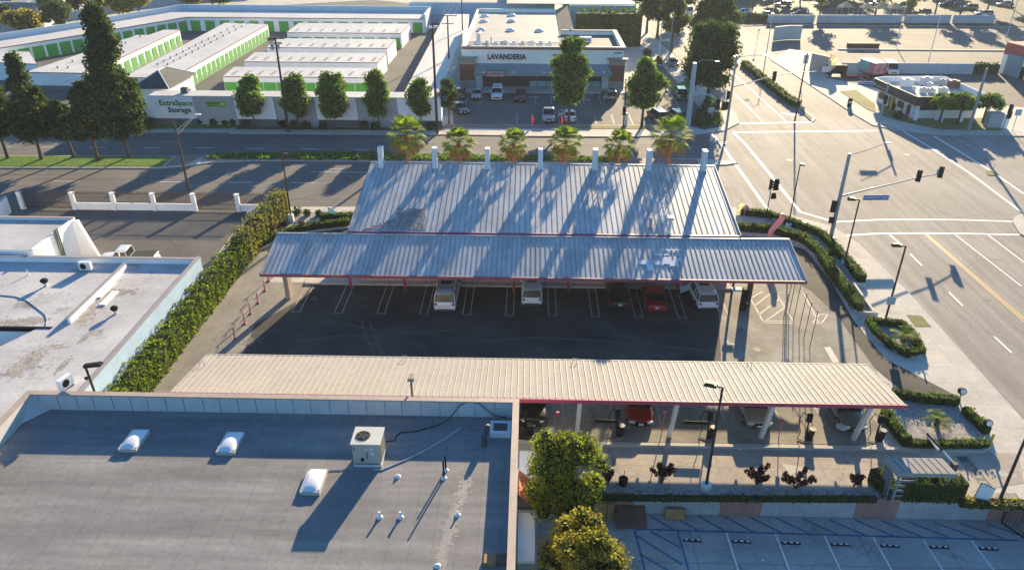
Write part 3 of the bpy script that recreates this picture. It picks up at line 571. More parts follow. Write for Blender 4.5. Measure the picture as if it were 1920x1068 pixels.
def blots(spots, z, name, mt, parent, size=.12, seed=1, n=170):
    rb = np.random.default_rng(seed); m = MB()
    for u, v, rx, ry, *ang in spots:
        q = G(u, v, z); a = R(ang[0]) if ang else 0
        for k in range(int(n*(rx*ry)**.6)+20):
            x, y = rb.normal(0, rx*.5), rb.normal(0, ry*.5); s_ = size*rb.uniform(.4, 1.5); t_ = rb.random()*3; c, sn = math.cos(t_)*s_, math.sin(t_)*s_
            X, Y = q.x+x*math.cos(a)-y*math.sin(a), q.y+x*math.sin(a)+y*math.cos(a); zz = z+.004+.0015*rb.random()
            m.face([(X-c, Y-sn, zz), (X+sn, Y-c, zz), (X+c, Y+sn, zz), (X-sn, Y+c, zz)])
    return m.build(name, mt, parent) if parent is not None else struct(name, m, mt)
# passage east of the building
blots([(876, 900, .25, .6), (866, 925, .25, 1.0), (852, 965, .28, 1.0), (838, 1005, .25, 1.1), (828, 1045, .25, .9)], RZ7, 'pale_stain', mat('pale ponding stain', (.285, .268, .25), .8, .15, 3), near, .07, 3, 420)
0 and blots([(170, 905, 1.5, .3), (420, 985, 1.8, .25), (60, 985, 1.8, .3), (300, 1035, 1.4, .22), (500, 900, .3, 1.4), (700, 1030, 1.3, .2), (150, 850, .3, 1.2), (620, 960, .25, 1.0)], RZ7, 'dark_stain', mat('damp roof stain', (.215, .205, .20), .85, .1, 3), near, .08, 5, 170)
m = MB(); m.bb(-.3, .85, 8, 34.2, -1.5, -1.4); struct('side_path', m, conc)
t = thing('awning', 'terracotta slab awning on the east side of the grey roofed building', 'awning', (.3, 27.4, 2)); m = MB(); a = G(973, 882, 2.5); ya, yb, yc, yd = G(975, 926, 2.2).y, G(1006, 951, 1.7).y, G(1006, 905, 1.7).y, G(975, 880, 2.2).y
m.hexa([(-.3, ya, 2.1), (.66, yb, 1.6), (.66, yc, 1.6), (-.3, yd, 2.1)], [(-.3, ya, 2.2), (.66, yb, 1.7), (.66, yc, 1.7), (-.3, yd, 2.2)]); m.build('canopy_slab', terra, t); m = MB(); m.bb(-.34, -.3, ya+.1, yd-.1, 1.6, 2.1); m.build('bracket', dark_m, t)
for i, (y0, y1, lb) in enumerate(((yd+.15, yd+2.6, 'white wall cap slab beside the roof edge, above the terracotta awning'), (ya-4.0, yb-.1, 'white wall cap slab beside the roof edge, below the terracotta awning'))):
    solo('wall_ledge', (lambda q: (q.bb(-.3, .62, y0, y1, 1.2, 1.4), q)[1])(MB()), white_w, lb, 'ledge')

# ================================================================== WHITE ROOFED BUILDINGS ON THE LEFT
wb = thing('white_roofed_building', 'white roofed building with a light blue side wall behind the hedge', 'building', (-38, 45, 0))
Z4 = 3.3
m = MB(); m.prism([(-28.45, 33.6), (-28.45, 57.7), (-60, 57.7), (-60, 47), (-41.2, 47), (-41.2, 46.9), (-36.2, 46.9), (-41.2, 37.5), (-41.2, 33.6)], 0, Z4-.02); m.build('wall', white_w, wb)
m = MB(); m.prism([(-28.6, 33.7), (-28.6, 57.5), (-59.8, 57.5), (-59.8, 47.1), (-36.3, 47.0), (-41.1, 37.5), (-41.1, 33.7)], Z4-.015, Z4); m.build('roof', roof_white, wb)
m = MB(); m.bb(-28.44, -28.34, 33.6, 57.8, 0, 3.85); m.build('blue_side_wall', blue_w, wb)
m = MB(); m.bb(-28.62, -28.45, 33.6, 57.8, Z4, 3.83); m.bb(-60, -28.65, 57.55, 57.8, Z4, 3.75)
P = XY([(232, 500), (133, 602)], 3.5); m.box(((P[0][0]+P[1][0])/2, (P[0][1]+P[1][1])/2, 3.55), (.22, abs(P[0][1]-P[1][1]), .5))
m.build('parapet', white_w, wb)
m = MB(); m.bb(-28.68, -28.32, 33.6, 57.85, 3.86, 3.92); m.bb(-60, -28.7, 57.5, 57.85, 3.76, 3.82); m.box(((P[0][0]+P[1][0])/2, (P[0][1]+P[1][1])/2, 3.83), (.3, abs(P[0][1]-P[1][1]), .06)); m.build('coping', mat('grey coping', (.33, .29, .29), .6, .1, 1), wb)
a = G(95, 620, 3.2); m = MB(); m.bb(-60, a.x, 46.8, 46.99, 3.0, 3.36); m.build('edge_flashing', black_m, wb)
m = MB()
for u, v, w_, l_ in ((205, 560, .5, 2.2), (200, 545, .35, 2.4)): q = G(u, v, Z4); m.bb(q.x-w_/2, q.x+w_/2, q.y-l_/2, q.y+l_/2, Z4+.02, Z4+.12)
m.build('roof_curb', off_w, wb)
for u, v, lb, s_ in ((217, 588, 'dark turbine vent on the white roof, right of the roof divider', 1), (86, 536, 'dark turbine vent on the white roof, left of the roof divider', 1.1)):
    q = G(u, v, Z4); t = thing('turbine_vent', lb, 'roof vent', (q.x, q.y, Z4), 0, 'turbine vents'); m = MB(); m.cyl((0, 0, 0), .12, .35, 12); m.build('stack', pale_steel, t, world=False)
    m = MB(); m.dome((0, 0, .5), .3*s_, .3*s_, .2, 14); m.cyl((0, 0, .32), .2, .18, 14, r2=.3*s_); m.build('turbine_head', black_m, t, world=False)
q = G(53, 515, Z4); roofp = thing('plumbing_vent', 'short white vent near the back parapet of the white roof', 'vent cap', (q.x, q.y, Z4)); m = MB(); m.cyl((0, 0, 0), .05, .45, 8); m.build('pipe', plastic_w, roofp, world=False)
def condenser(loc, rz, lb):
    t = thing('condenser_unit', lb, 'air conditioner', loc, rz, 'small white condenser units'); m = MB(); m.bb(-.5, .5, -.18, .18, .1, .85); m.build('cabinet', plastic_w, t, world=False)
    m = MB(); m.tube([(-.12, -.185, .48), (-.12, -.2, .48)], .27, 20); m.build('fan_grille', black_m, t, world=False)
    m = MB(); m.bb(-.4, -.34, -.22, .22, 0, .1); m.bb(.34, .4, -.22, .22, 0, .1); m.build('foot', steel, t, world=False)
q = G(164, 506, Z4); condenser((q.x, q.y-.1, Z4), 0, 'white condenser unit against the back parapet of the white roof')
q = G(118, 735, Z4); condenser((q.x, q.y+.5, Z4), R(75), 'white condenser unit seen from its side at the front of the white roof')
cable('roof_hose', [(0, 553), (30, 556), (50, 563), (66, 575), (85, 590), (88, 600), (86, 609)], .03, steel, 'grey hose lying in a curve on the white roof', Z4+.03)
m = MB(); m.bb(-60, -41.2, 34.5, 46.7, .0, .05); struct('service_yard', m, mat('dark yard floor', (.05, .06, .07), .9, .2, 1))
t = thing('storage_shed', 'blue tarp covered shed in the dark yard at the left edge', 'shed', (-44, 41, 0)); m = MB(); m.bb(-50, -44.2, 39, 42, 0, 2.2); m.build('wall', mat('blue grey sheet', (.16, .24, .32), .7, .15, 1), t); m = MB(); m.hexa([(-50.2, 38.8, 2.2), (-44, 38.8, 2.2), (-44, 42.2, 2.6), (-50.2, 42.2, 2.6)], [(-50.2, 38.8, 2.3), (-44, 38.8, 2.3), (-44, 42.2, 2.7), (-50.2, 42.2, 2.7)]); m.build('roof', mat('pale blue sheet', (.3, .42, .52), .6, .1, 1), t)
blots([(190, 565, .7, 2.2), (168, 590, .6, 1.2), (230, 548, 1.1, .5), (35, 605, 1.3, .5), (65, 600, 1.0, .4), (60, 672, .8, 1.1), (45, 688, .9, .4), (105, 650, .7, .3), (160, 632, .2, .9), (25, 700, .7, .4), (118, 685, .2, .8)], Z4, 'dirt_stain', mat('brown ponding dirt', (.31, .28, .25), .9, .3, 2), wb, .10, 9, 330)
blots([(60, 672, 1.6, 1.8), (190, 575, 1.3, 2.6), (260, 530, 1.6, 1.0), (90, 560, 1.4, 1.2)], Z4, 'grime', mat('light roof grime', (.45, .43, .42), .9, .2, 2), wb, .12, 11, 130)
# farther white building
wb2 = thing('white_roofed_building', 'smaller white building with leaning side buttresses, beside the parked pickup', 'building', (-50, 61, 0))
c1 = G(140, 408, 4.2); X2 = c1.x
m = MB(); m.prism([(X2, 58.3), (X2, c1.y), (-75, c1.y), (-75, 58.3)], 0, 4.0); m.build('wall', white_w, wb2)
m = MB(); m.prism([(X2-.2, 58.4), (X2-.2, c1.y-.2), (-74.8, c1.y-.2), (-74.8, 58.4)], 4.002, 4.02); m.build('roof', roof_white, wb2)
m = MB(); m.bb(-75, X2, c1.y-.25, c1.y, 4.0, 4.25); m.bb(X2-.2, X2, 58.3, c1.y-.26, 4.0, 4.2); m.build('parapet', white_w, wb2)
m = MB(); m.bb(-75, X2+.02, c1.y-.3, c1.y+.03, 4.25, 4.3); m.build('coping', cap_t, wb2)
for y in (59.4, c1.y-.4):
    m = MB(); m.hexa([(X2, y-.18, 0), (X2+1.7, y-.18, 0), (X2+1.7, y+.18, 0), (X2, y+.18, 0)], [(X2, y-.18, 4.1), (X2+.5, y-.18, 4.1), (X2+.5, y+.18, 4.1), (X2, y+.18, 4.1)]); m.build('buttress', white_w, wb2)
m = MB()
for k in (0, 1, 2): m.tube([(X2+.15, 61.5+.25*k, .2), (X2+.12, 61.5+.25*k, 4.5)], .07, 6)
m.build('downpipe', mat('green black pipe', (.05, .09, .08), .6), wb2)

# ================================================================== STORAGE FACILITY
ZS = 3.2
door_me = {}
def add_doors(parent, a, b, n, w_=2.1, h=2.25, z0=.0, mt=None, off=.03, gap=None):
    a = Vector((*a, 0)); b = Vector((*b, 0)); d = (b-a); L_ = d.length; d.normalize(); nn = Vector((d.y, -d.x, 0))
    key = (w_, h)
    if key not in door_me:
        m = MB(); m.bb(-w_/2, w_/2, -.03, .03, 0, h)
        for k in range(6): m.bb(-w_/2, w_/2, -.045, -.03, .2+k*h/6.4, .23+k*h/6.4)
        o = m.build('roller_door', green_door); door_me[key] = o.data; bpy.data.objects.remove(o)
    for k in range(n):
        c = a+d*(L_*(k+.5)/n)+nn*off; o = bpy.data.objects.new('roller_door', door_me[key]); C.objects.link(o); o.parent = parent
        X = XF[parent.name].inverted(); o.matrix_local = X @ Matrix.Translation((c.x, c.y, z0)) @ Matrix.Rotation(math.atan2(d.y, d.x), 4, 'Z')
def storage(poly, lb, doors, name='storage_building', z=ZS, parapet=None):
    cx = sum(p[0] for p in poly)/len(poly); cy = sum(p[1] for p in poly)/len(poly)
    t = thing(name, lb, 'building', (cx, cy, 0), 0, 'storage buildings with green doors')
    m = MB(); m.prism(poly, 0, z-.1); m.build('wall', white_w, t)
    ins = [(cx+(p[0]-cx)*1.003, cy+(p[1]-cy)*1.003) for p in poly]
    m = MB(); m.prism(ins, z-.098, z); m.build('roof', roof_stor, t)
    base = MB()
    for (a, b, n) in doors:
        A = Vector((*a, 0)); B = Vector((*b, 0)); d = (B-A).normalized(); nn = Vector((d.y, -d.x, 0)); c = (A+B)/2+nn*.008
        base.box((c.x, c.y, .45), ((B-A).length, .03, .9), math.atan2(d.y, d.x))
    base.build('base_band', grey_w, t)
    tr = MB(); k = len(ins)
    for i in range(k):
        A = Vector((*ins[i], 0)); B = Vector((*ins[(i+1) % k], 0)); c = (A+B)/2; dd = B-A; tr.box((c.x, c.y, z-.06), (dd.length, .07, .14), math.atan2(dd.y, dd.x))
    tr.build('eave_trim', brown_t, t)
    for (a, b, n) in doors: add_doors(t, a, b, n, min(2.1, .72*math.hypot(b[0]-a[0], b[1]-a[1])/max(n, 1)) if n > 12 else 2.1)
    return t
def vents_on(t, u0, v0, u1, v1, n, z=ZS):
    for k in range(n):
        for off in (-.9, .9):
            q = G(u0+(u1-u0)*k/(n-1), v0+(v1-v0)*k/(n-1), z); m = MB(); m.cyl((q.x+off, q.y, z), .15, .35, 6); m.build('roof_vent', stone_w, t)
def patches_on(t, x0, x1, y0, y1, n, z=ZS):
    for k in range(n): x = x0+(x1-x0)*(k+.5)/n; m = MB(); m.bb(x-.3, x+.3, y0+1.2, y0+4.2, z, z+.012); m.build('skylight_panel', mat('grimy skylight panel', (.30, .27, .25), .6, .2, 2), t)
B1 = [(-86.4, 128.7), (-75.3, 128.3), (-76.6, 169.2), (-80, 169.0), (-80.6, 163.0), (-83, 162.7)]
t = storage(B1, 'storage building with five sided roof, left of the longest row of green doors', [((-75.3, 128.3), (-76.55, 169.0), 13)]); vents_on(t, 118, 128, 255, 70, 6)
m = MB(); m.bb(-86.5, -75.35, 128.2, 128.28, 0, .1); m.hexa([(-86.45, 128.55, 0), (-75.35, 128.15, 0), (-75.35, 128.3, 0), (-86.45, 128.7, 0)], [(-86.45, 128.55, .95), (-75.35, 128.15, .95), (-75.35, 128.3, .95), (-86.45, 128.7, .95)]); m.build('base_panel', dgrey_w, t)
B2 = [(-68.0, 125.5), (-59.7, 125.5), (-59.5, 176.6), (-69.9, 178.3)]
t = storage(B2, 'longest storage building with two lines of roof vents and a long row of green doors', [((-59.7, 130.5), (-59.5, 176.4), 20)]); vents_on(t, 305, 122, 458, 45, 14)
rows = [(-51.6, -27.2, 126.7, 134.0, 11, 'nearest short storage row, just behind the tree lined front wall'), (-52.0, -27.6, 138.2, 146.5, 11, 'second short storage row counted from the street'), (-51.8, -28.0, 151.0, 160.4, 10, 'third short storage row counted from the street'), (-52.4, -27.7, 167.0, 178.8, 9, 'farthest short storage row, right in front of the back building')]
for x0, x1, y0, y1, n, lb in rows:
    q0 = y0; t = storage([(x0, y0), (x1, y0), (x1+.2, y1), (x0-.6, y1)], lb, [((x0, y0), (x1, y0), n)]); patches_on(t, x0, x1, y0, y1, n)
Lp = XY([(-300, 148), (0, 90), (155, 65), (350, 32)], ZS)+[(-66, 185.8), (-24.9, 185.2), (-24.9, 197), (-88, 198)]+[(-150, 140)]
Lf = XY([(-300, 148), (0, 90), (155, 65), (350, 32)], ZS)
t = thing('storage_building', 'long bent storage building with green doors along the back and left of the yard', 'building', (-70, 180, 0), 0, 'storage buildings with green doors')
off = [(p[0]-6.5, p[1]+5.5) for p in Lf]
polyL = Lf+[(-24.9, 185.3), (-24.9, 196)]+[(off[3][0]+1, 197.2)]+off[2::-1]
m = MB(); m.prism(polyL, 0, ZS-.1); m.build('wall', white_w, t); m = MB(); m.prism(polyL, ZS-.098, ZS); m.build('roof', roof_stor, t)
m = MB(); tr = MB(); outl = [off[0], off[1], off[2], (off[3][0]+1, 197.2), (-24.9, 196.3)]
for a, b in zip(outl[:-1], outl[1:]):
    d = Vector((b[0]-a[0], b[1]-a[1], 0)); m.box(((a[0]+b[0])/2, (a[1]+b[1])/2, 2.2), (d.length+.3, .35, 4.4), math.atan2(d.y, d.x))
m.bb(-25.2, -24.7, 185.2, 196.1, 0, 4.2)
m.build('back_parapet', mat('pale blue white stucco', (.58, .66, .72), .85, .05, .8), t)
fr = Lf+[(-24.9, 185.3)]
for (a, b), n in zip(zip(fr[:-1], fr[1:]), (9, 6, 9, 16)):
    add_doors(t, a, b, n, 2.3, 2.4); d = Vector((b[0]-a[0], b[1]-a[1], 0)); tr.box(((a[0]+b[0])/2, (a[1]+b[1])/2, ZS-.07), (d.length, .12, .18), math.atan2(d.y, d.x))
tr.build('eave_trim', brown_t, t)
t = storage(XY([(-60, 115), (-60, 96), (55, 97), (69, 120)], 3.2), 'small storage block with one green door at the left edge behind the pines', [((G(10, 134, 0).x, G(66, 127, 0).y), (G(60, 127, 0).x, G(66, 127, 0).y), 1)])
t = storage([(-19.5, 112.6), (-13.7, 112.6), (-14.9, 192.6), (-20.8, 192.4)], 'long narrow storage building crossed by pole wires, next to the laundry', [((-27, 112), (-26.9, 111.9), 0)])
# front wall building
fw = thing('storage_front_wall', 'storage facility street front with slanted grey and white panels and green lettering', 'building', (-34, 110, 0))
xs = [288, 368, 446, 520, 597, 673, 749, 828]; XW = [G(u, 236, 0).x for u in xs]
m = MB(); m.bb(XW[0], XW[-1], 109.9, 112.4, 0, 4.3); m.build('wall', white_w, fw); m = MB(); m.bb(XW[0]-.05, XW[-1]+.05, 109.3, 112.5, 4.302, 4.42); m.build('roof', roof_stor, fw)
for i in range(7):
    x0, x1 = XW[i], XW[i+1]; m = MB(); o_ = .35 if i % 2 == 0 else .0; y = 109.55-o_
    m.hexa([(x0+.15, y, 1.05 if i % 2 == 0 else .0), (x1+.15, y, 1.05 if i % 2 == 0 else 0), (x1+.15, 109.9, 1.05 if i % 2 == 0 else 0), (x0+.15, 109.9, 1.05 if i % 2 == 0 else 0)], [(x0, y, 4.28), (x1-.02, y, 4.28), (x1-.02, 109.9, 4.28), (x0, 109.9, 4.28)])
    m.build('wall_panel', white_w if i % 2 == 0 else grey_w, fw)
    if i % 2 == 0: m = MB(); m.bb(x0+.2, x1+.2, y+.06, 109.9, 0, 1.045); m.build('base_panel', dgrey_w if i != 0 else dgrey_w, fw)
ys = 109.15; cxs = GY(329, 186, ys).x-.1
sg = thing('wall_sign', 'green and dark lettered storage sign on the white wall panel beside the pines', 'sign', (cxs, ys, 0))
text_mesh('ExtraSpace', 1.12, .05, mat('sign green', (.01, .26, .07), .5), 'lettering', sg, Vector((cxs, ys, 3.35)), bold=.02)
text_mesh('Storage', 1.12, .05, mat('sign slate', (.03, .06, .10), .5), 'lettering', sg, Vector((cxs+.35, ys, 2.32)), bold=.02)
cx2 = GY(404, 188, 109.5).x; t = thing('banner_sign', 'light green banner with dark letters on the grey wall panel', 'sign', (cx2, 109.5, 0)); m = MB(); m.bb(cx2-1.45, cx2+1.45, 109.46, 109.53, 2.75, 3.6); m.build('banner', mat('lime banner', (.22, .42, .08), .6), t)
text_mesh('UHAULBANK', .42, .01, mat('banner dark', (.04, .10, .02), .6), 'lettering', t, Vector((cx2-.45, 109.44, 3.3)), bold=.01) if 0 else text_mesh('LEASEBANK', .42, .01, mat('banner dark', (.04, .10, .02), .6), 'lettering', t, Vector((cx2-.42, 109.44, 3.3)), bold=.01)
m = MB(); m.bb(cx2-1.3, cx2-.2, 109.44, 109.46, 2.88, 2.98); m.build('small_print', MATS['banner dark'], t)
m = MB(); m.tube([(cx2+.95, 109.45, 3.2), (cx2+.95, 109.43, 3.2)], .2, 12); m.build('emblem', mat('banner pale', (.55, .7, .4), .6), t)
# office with hip roof
hp = thing('storage_office', 'small office with a dark slate hip roof behind the lettered wall', 'building', (-55, 120, 0))
A = GY(243, 168, 112.9); B = GY(317, 166.5, 112.9); zE = (A.z+B.z)/2; ap = G(279, 131, zE+1.9); Cc = G(364, 137, zE)
m = MB(); x0, x1, yy0 = A.x, B.x, 112.9; yy1 = 123.5; zt = zE+1.9
m.v = [(x0, yy0, zE), (x1, yy0, zE), (x1, yy1, zE), (x0, yy1, zE), ((x0+x1)/2, yy0+4.0, zt), ((x0+x1)/2, yy1-4.0, zt)]; m.f = [(0, 1, 4), (1, 2, 5, 4), (2, 3, 5), (3, 0, 4, 5), (0, 3, 2, 1)]; m.m = [0]*5; m.build('roof', tile_d, hp)
m = MB(); m.bb(x0+.5, x1-.5, yy0+.5, yy1-.5, 0, zE-.01); m.build('wall', white_w, hp)
m = MB(); m.tube([(x0, yy0, zE), ((x0+x1)/2, yy0+4, zt), ((x0+x1)/2, yy1-4, zt), (x1, yy1, zE)], .09, 6); m.tube([(x1, yy0, zE), ((x0+x1)/2, yy0+4, zt)], .09, 6); m.build('ridge_cap', pale_steel, hp)
for k in range(3): m = MB(); m.bb(x1-.5, x1-.47, yy0+1.5+k*2.6, yy0+3.2+k*2.6, 1.2, 2.5); m.build('window', glass_t, hp)
q = G(362, 165, 4.42); t = thing('condenser_unit', 'dark grey condenser on the roof of the storage street front', 'air conditioner', (q.x, 111, 4.42)); m = MB(); m.bb(-.5, .5, -.4, .4, 0, .8); m.build('cabinet', dgrey_w, t, world=False); m = MB(); m.cyl((0, 0, .8), .3, .03, 14); m.build('fan_grille', black_m, t, world=False)

# ================================================================== LAUNDRY BUILDING
lv = thing('laundry_building', 'laundromat with cream fascia, brick end pillars and a long shop window', 'building', (2, 140, 0))
LX0, LX1, LY = -11.8, 16.4, 133.6; ZL7 = 7.1
m = MB(); m.bb(LX0+.2, LX1-.3, LY+.3, 150, 0, 6.2); m.bb(LX0+.3, 5.5, 150.01, 176, 0, 6.2); m.build('wall', off_w, lv)
m = MB(); m.bb(LX0+.5, LX1-.6, LY+.6, 150, 6.2, 6.23); m.build('roof', mat('dark tar roof', (.09, .10, .11), .8, .2, 1), lv)
m = MB(); m.bb(LX0+.5, 5.3, 142, 175.8, 6.235, 6.26); m.build('roof', roof_lav, lv)
m = MB(); m.bb(LX0+.25, LX1-.2, LY, LY+.4, 4.2, 6.9); m.bb(LX1-.6, LX1-.2, LY+.41, 150, 4.2, 6.9); m.bb(6.0, LX1-.62, 149.6, 150, 6.2, 6.9); m.bb(LX0-.1, LX0+.3, LY+.41, 176, 3, 6.9); m.bb(LX0+.31, 5.6, 175.6, 176, 4, 7.0); m.build('fascia', off_w, lv)
m = MB(); m.bb(LX0, LX1+.1, LY-.25, LY+.5, 6.9, 7.12); m.bb(LX1-.7, LX1+.1, LY+.51, 150.2, 6.9, 7.12); m.bb(6.0, LX1-.71, 149.5, 150.1, 6.9, 7.1); m.build('cornice', mat('cornice', (.42, .36, .33), .7), lv)
m = MB(); m.bb(LX0+.02, LX1+.05, LY-.18, LY-.02, 6.6, 6.895); m.build('cornice_band', brown_t, lv)
for x0, x1 in ((LX0-.35, LX0+2.2), (LX1-2.6, LX1+.05)):
    m = MB(); m.bb(x0, x1, LY-1.0, LY-.01, 1.5, 4.2); o = m.build('brick_pillar', brick_w, lv)
    m = MB(); m.bb(x0-.02, x1+.02, LY-1.03, LY-.01, 0, 1.49); m.build('stone_base', stone_w, o); m = MB(); m.bb(x0, x1, LY-1.0, LY-.01, 4.21, 5.0); m.build('stone_top', stone_w, o)
    m = MB(); m.hexa([(x0-.05, LY-1.05, 5.01), (x1+.05, LY-1.05, 5.01), (x1+.05, LY-.01, 5.01), (x0-.05, LY-.01, 5.01)], [(x0-.5, LY-1.45, 5.35), (x1+.5, LY-1.45, 5.35), (x1+.5, LY-.01, 5.35), (x0-.5, LY-.01, 5.35)]); m.build('pillar_cap', mat('taupe cap', (.36, .32, .29), .8), o)
m = MB(); X0, X1 = LX0+2.25, LX1-2.65
m.hexa([(X0, LY-2.2, 3.0), (X1+.3, LY-2.2, 3.0), (X1+.3, LY-.01, 3.2), (X0, LY-.01, 3.2)], [(X0, LY-2.2, 3.15), (X1+.3, LY-2.2, 3.15), (X1+.3, LY-.01, 4.2), (X0, LY-.01, 4.2)]); m.bb(X0-.1, X1+.5, LY-2.35, LY-2.21, 2.6, 3.2); m.build('walkway_canopy', mat('blue grey canopy', (.22, .28, .30), .7, .06, 1), lv)
m = MB(); m.bb(X0, X1+.3, LY-.3, LY-.02, 0, .3)
m.build('sill', stone_w, lv)
m = MB(); m.bb(X0+1.4, X1-1.2, LY-.2, LY-.04, .3, 3.0); o = m.build('shop_window', glass_t, lv)
m = MB()
for k in range(14): x = X0+1.4+(X1-X0-2.6)*k/13; m.bb(x-.05, x+.05, LY-.26, LY-.2, .3, 3.0)
m.bb(X0+1.4, X1-1.2, LY-.26, LY-.2, 1.28, 1.36); m.build('mullion', dark_m, o)
m = MB(); m.bb(X0+9.6, X1-1.3, LY-.24, LY-.205, .35, 1.26); m.build('frosted_panel', teal_glass, o)
m = MB()
for x in (X0+.1, X1-1.1): m.bb(x, x+1.2, LY-.9, LY-.05, 0, 2.6)
m.build('pier', mat('pale pier', (.5, .53, .52), .8), lv)
tx = (GY(910, 107, LY).x+GY(990, 107, LY).x)/2
text_mesh('LAVANDERIA', 1.25, .08, mat('sign black', (.03, .03, .04), .5), 'lettering', lv, Vector((tx, LY-.12, GY(950, 107, LY).z)), bold=.035, sx=.9)
text_mesh('TOTAL', 1.3, .08, mat('sign red', (.5, .03, .04), .5), 'lettering', lv, Vector((GY(1036, 107, LY).x+2.1, LY-.12, GY(950, 107, LY).z)), bold=.03)
for k in range(5): 
    m = MB(); x = GY(1153+3*k, 98, LY).x; m.bb(x-.09, x+.09, LY-.09, LY-.02, 6.0, 6.25); m.build('street_number', dark_m, lv)
bn = thing('shop_sign', 'dark red hanging sign with pale letters above the shop door', 'sign', (GY(930, 138, LY-2.4).x, LY-2.4, 2.5))
cb = GY(930, 138, LY-2.45); m = MB(); m.bb(cb.x-1.7, cb.x+1.7, LY-2.5, LY-2.42, cb.z-.6, cb.z+.55); m.build('sign_panel', mat('maroon sign', (.18, .03, .05), .5), bn)
text_mesh('FLUFF N FOLD', .55, .01, plate_m, 'lettering', bn, Vector((cb.x, LY-2.52, cb.z+.2)), sx=.85, bold=.01); text_mesh('LAUNDROMAT', .5, .01, plate_m, 'lettering', bn, Vector((cb.x, LY-2.52, cb.z-.32)), sx=.9, bold=.01)
for i, u in enumerate((907, 963.5, 1020, 1132)):
    q = GY(u, 136.5, LY-2.6); t = thing('globe_lamp', ('white globe lamp left of the red hanging sign', 'white globe lamp right of the red hanging sign', 'white globe lamp under the laundry lettering, nearest the tall tree', 'white globe lamp by the right brick pillar')[i], 'lamp', (q.x, LY-2.45, q.z), 0, 'globe lamps under the laundry canopy')
    m = MB(); m.dome((0, 0, 0), .2, .2, .2, 10); m.dome((0, 0, 0), .2, .2, -.2, 10); m.build('globe', plastic_w, t, world=False, smooth=True); m = MB(); m.bb(-.03, .03, 0, .12, -.04, .04); m.build('bracket', dark_m, t, world=False)
for i, (u, v) in enumerate(((909, 31), (959, 30), (907, 41), (959, 41), (902, 57), (957, 58), (1011, 59))):
    q = G(u, v, 6.3); t = tag((lambda q2: (q2.dome((q.x, q.y, 6.26), .95, .7, .55, 14), q2)[1])(MB()).build('dome_skylight', dome_m, smooth=True), ('round dome skylight in the far left corner of the laundry roof', 'round dome skylight in the far right of the laundry roof', 'round dome skylight, middle of the left line on the laundry roof', 'round dome skylight, middle of the centre line on the laundry roof', 'round dome skylight beside the silver duct on the laundry roof', 'round dome skylight nearest the parapet at roof centre', 'round dome skylight nearest the brown roof edge')[i], 'skylight', 'dome skylights')
t = thing('ridge_roof', 'brown tiled sloping roof strip along the laundry roof edge', 'roof', (6.5, 163, 0)); m = MB(); m.hexa([(5.7, 150.3, 0), (8.4, 150.3, 0), (8.4, 179, 0), (5.7, 179, 0)], [(5.7, 150.3, 6.3), (8.2, 150.3, 7.6), (8.2, 179, 7.6), (5.7, 179, 6.3)], 0, 1); m.build('tiled_slope', [off_w, tile_b], t)
t = thing('rooftop_plant', 'silver ducts and fans lined up behind the laundry parapet', 'ducts', (-3, 137, 6.2))
for k in range(9):
    x = -9.5+k*1.6; m = MB(); m.bb(x-.6, x+.6, 137.8, 138.8, 6.25, 6.9+.3*(k % 3 == 0)); m.cyl((x+.2, 138.3, 6.9), .3, .3, 10); m.build('duct_unit', pale_steel if k % 2 else white_m, t)
m = MB(); m.tube([(-9.2, 138.2, 6.3), (-9.2, 138.2, 8.3), (-8.8, 139.5, 8.3)], .35, 10); m.tube([(-6.8, 136, 6.2), (-6.8, 136, 8.2)], .14, 8); m.build('tall_duct', pale_steel, t)
m = MB(); m.bb(-10.4, -4, 135.2, 136.4, 6.23, 6.5); m.build('plinth', black_m, t)
t = thing('rooftop_air_conditioner', 'white boxy unit on the dark part of the laundry roof', 'air conditioner', (10.2, 143, 6.2)); m = MB(); m.bb(9.0, 11.2, 142.3, 143.4, 6.23, 7.1); m.build('cabinet', white_m, t); m = MB(); m.bb(9.2, 11, 142.25, 142.3, 6.5, 6.9); m.build('grille', steel, t)
m = MB(); m.bb(-11.9, -9.6, 132, 133.5, .0, .12); 
m = MB(); m.bb(-12, 16.6, 129.8, 133.5, .0, .14); struct('shop_walk', m, conc)

# ================================================================== TEAL WAREHOUSE, FAR WALLS, HOUSES
a = G(1045, 62, 0); b = G(1200, 62, 0)
tw = thing('teal_warehouse', 'wide teal warehouse with a white roof behind the tall dark hedge', 'building', (20, 190, 0))
yw = 177; xw0, xw1 = 8.6, GY(1192, 20, yw).x; zt = GY(1100, 10, yw).z
m = MB(); m.bb(xw0, xw1, yw, 216, 0, zt); m.build('wall', teal_w, tw); m = MB(); m.bb(xw0-14, xw1+.1, yw+1, 216, zt+.003, zt+.12); m.build('roof', roof_lav, tw)
m = MB()
for k in range(5): x = xw0+(xw1-xw0)*k/4.4; m.bb(x, x+.25, yw-.12, yw-.01, 0, zt)
m.build('pilaster', mat('pale teal trim', (.40, .60, .60), .8), tw)
t = thing('pale_warehouse', 'pale blue walled warehouse with a white roof at the top behind the storage yard', 'building', (-10, 205, 0)); x0, x1 = GY(767, 10, 199).x, GY(1040, 10, 199).x; z_ = GY(900, 6, 199).z
m = MB(); m.bb(x0, x1, 199, 240, 0, z_); m.build('wall', mat('pale sky stucco', (.42, .58, .68), .85, .05, .8), t); m = MB(); m.bb(x0+.3, x1-.3, 199.4, 239.7, z_+.003, z_+.06); m.build('roof', roof_lav, t)
m = MB(); m.bb(x0+6, x0+6.3, 198.9, 199, 0, z_); m.bb(x0+14, x0+14.4, 198.9, 199, 0, z_); m.build('wall_seam', pale_steel, t)
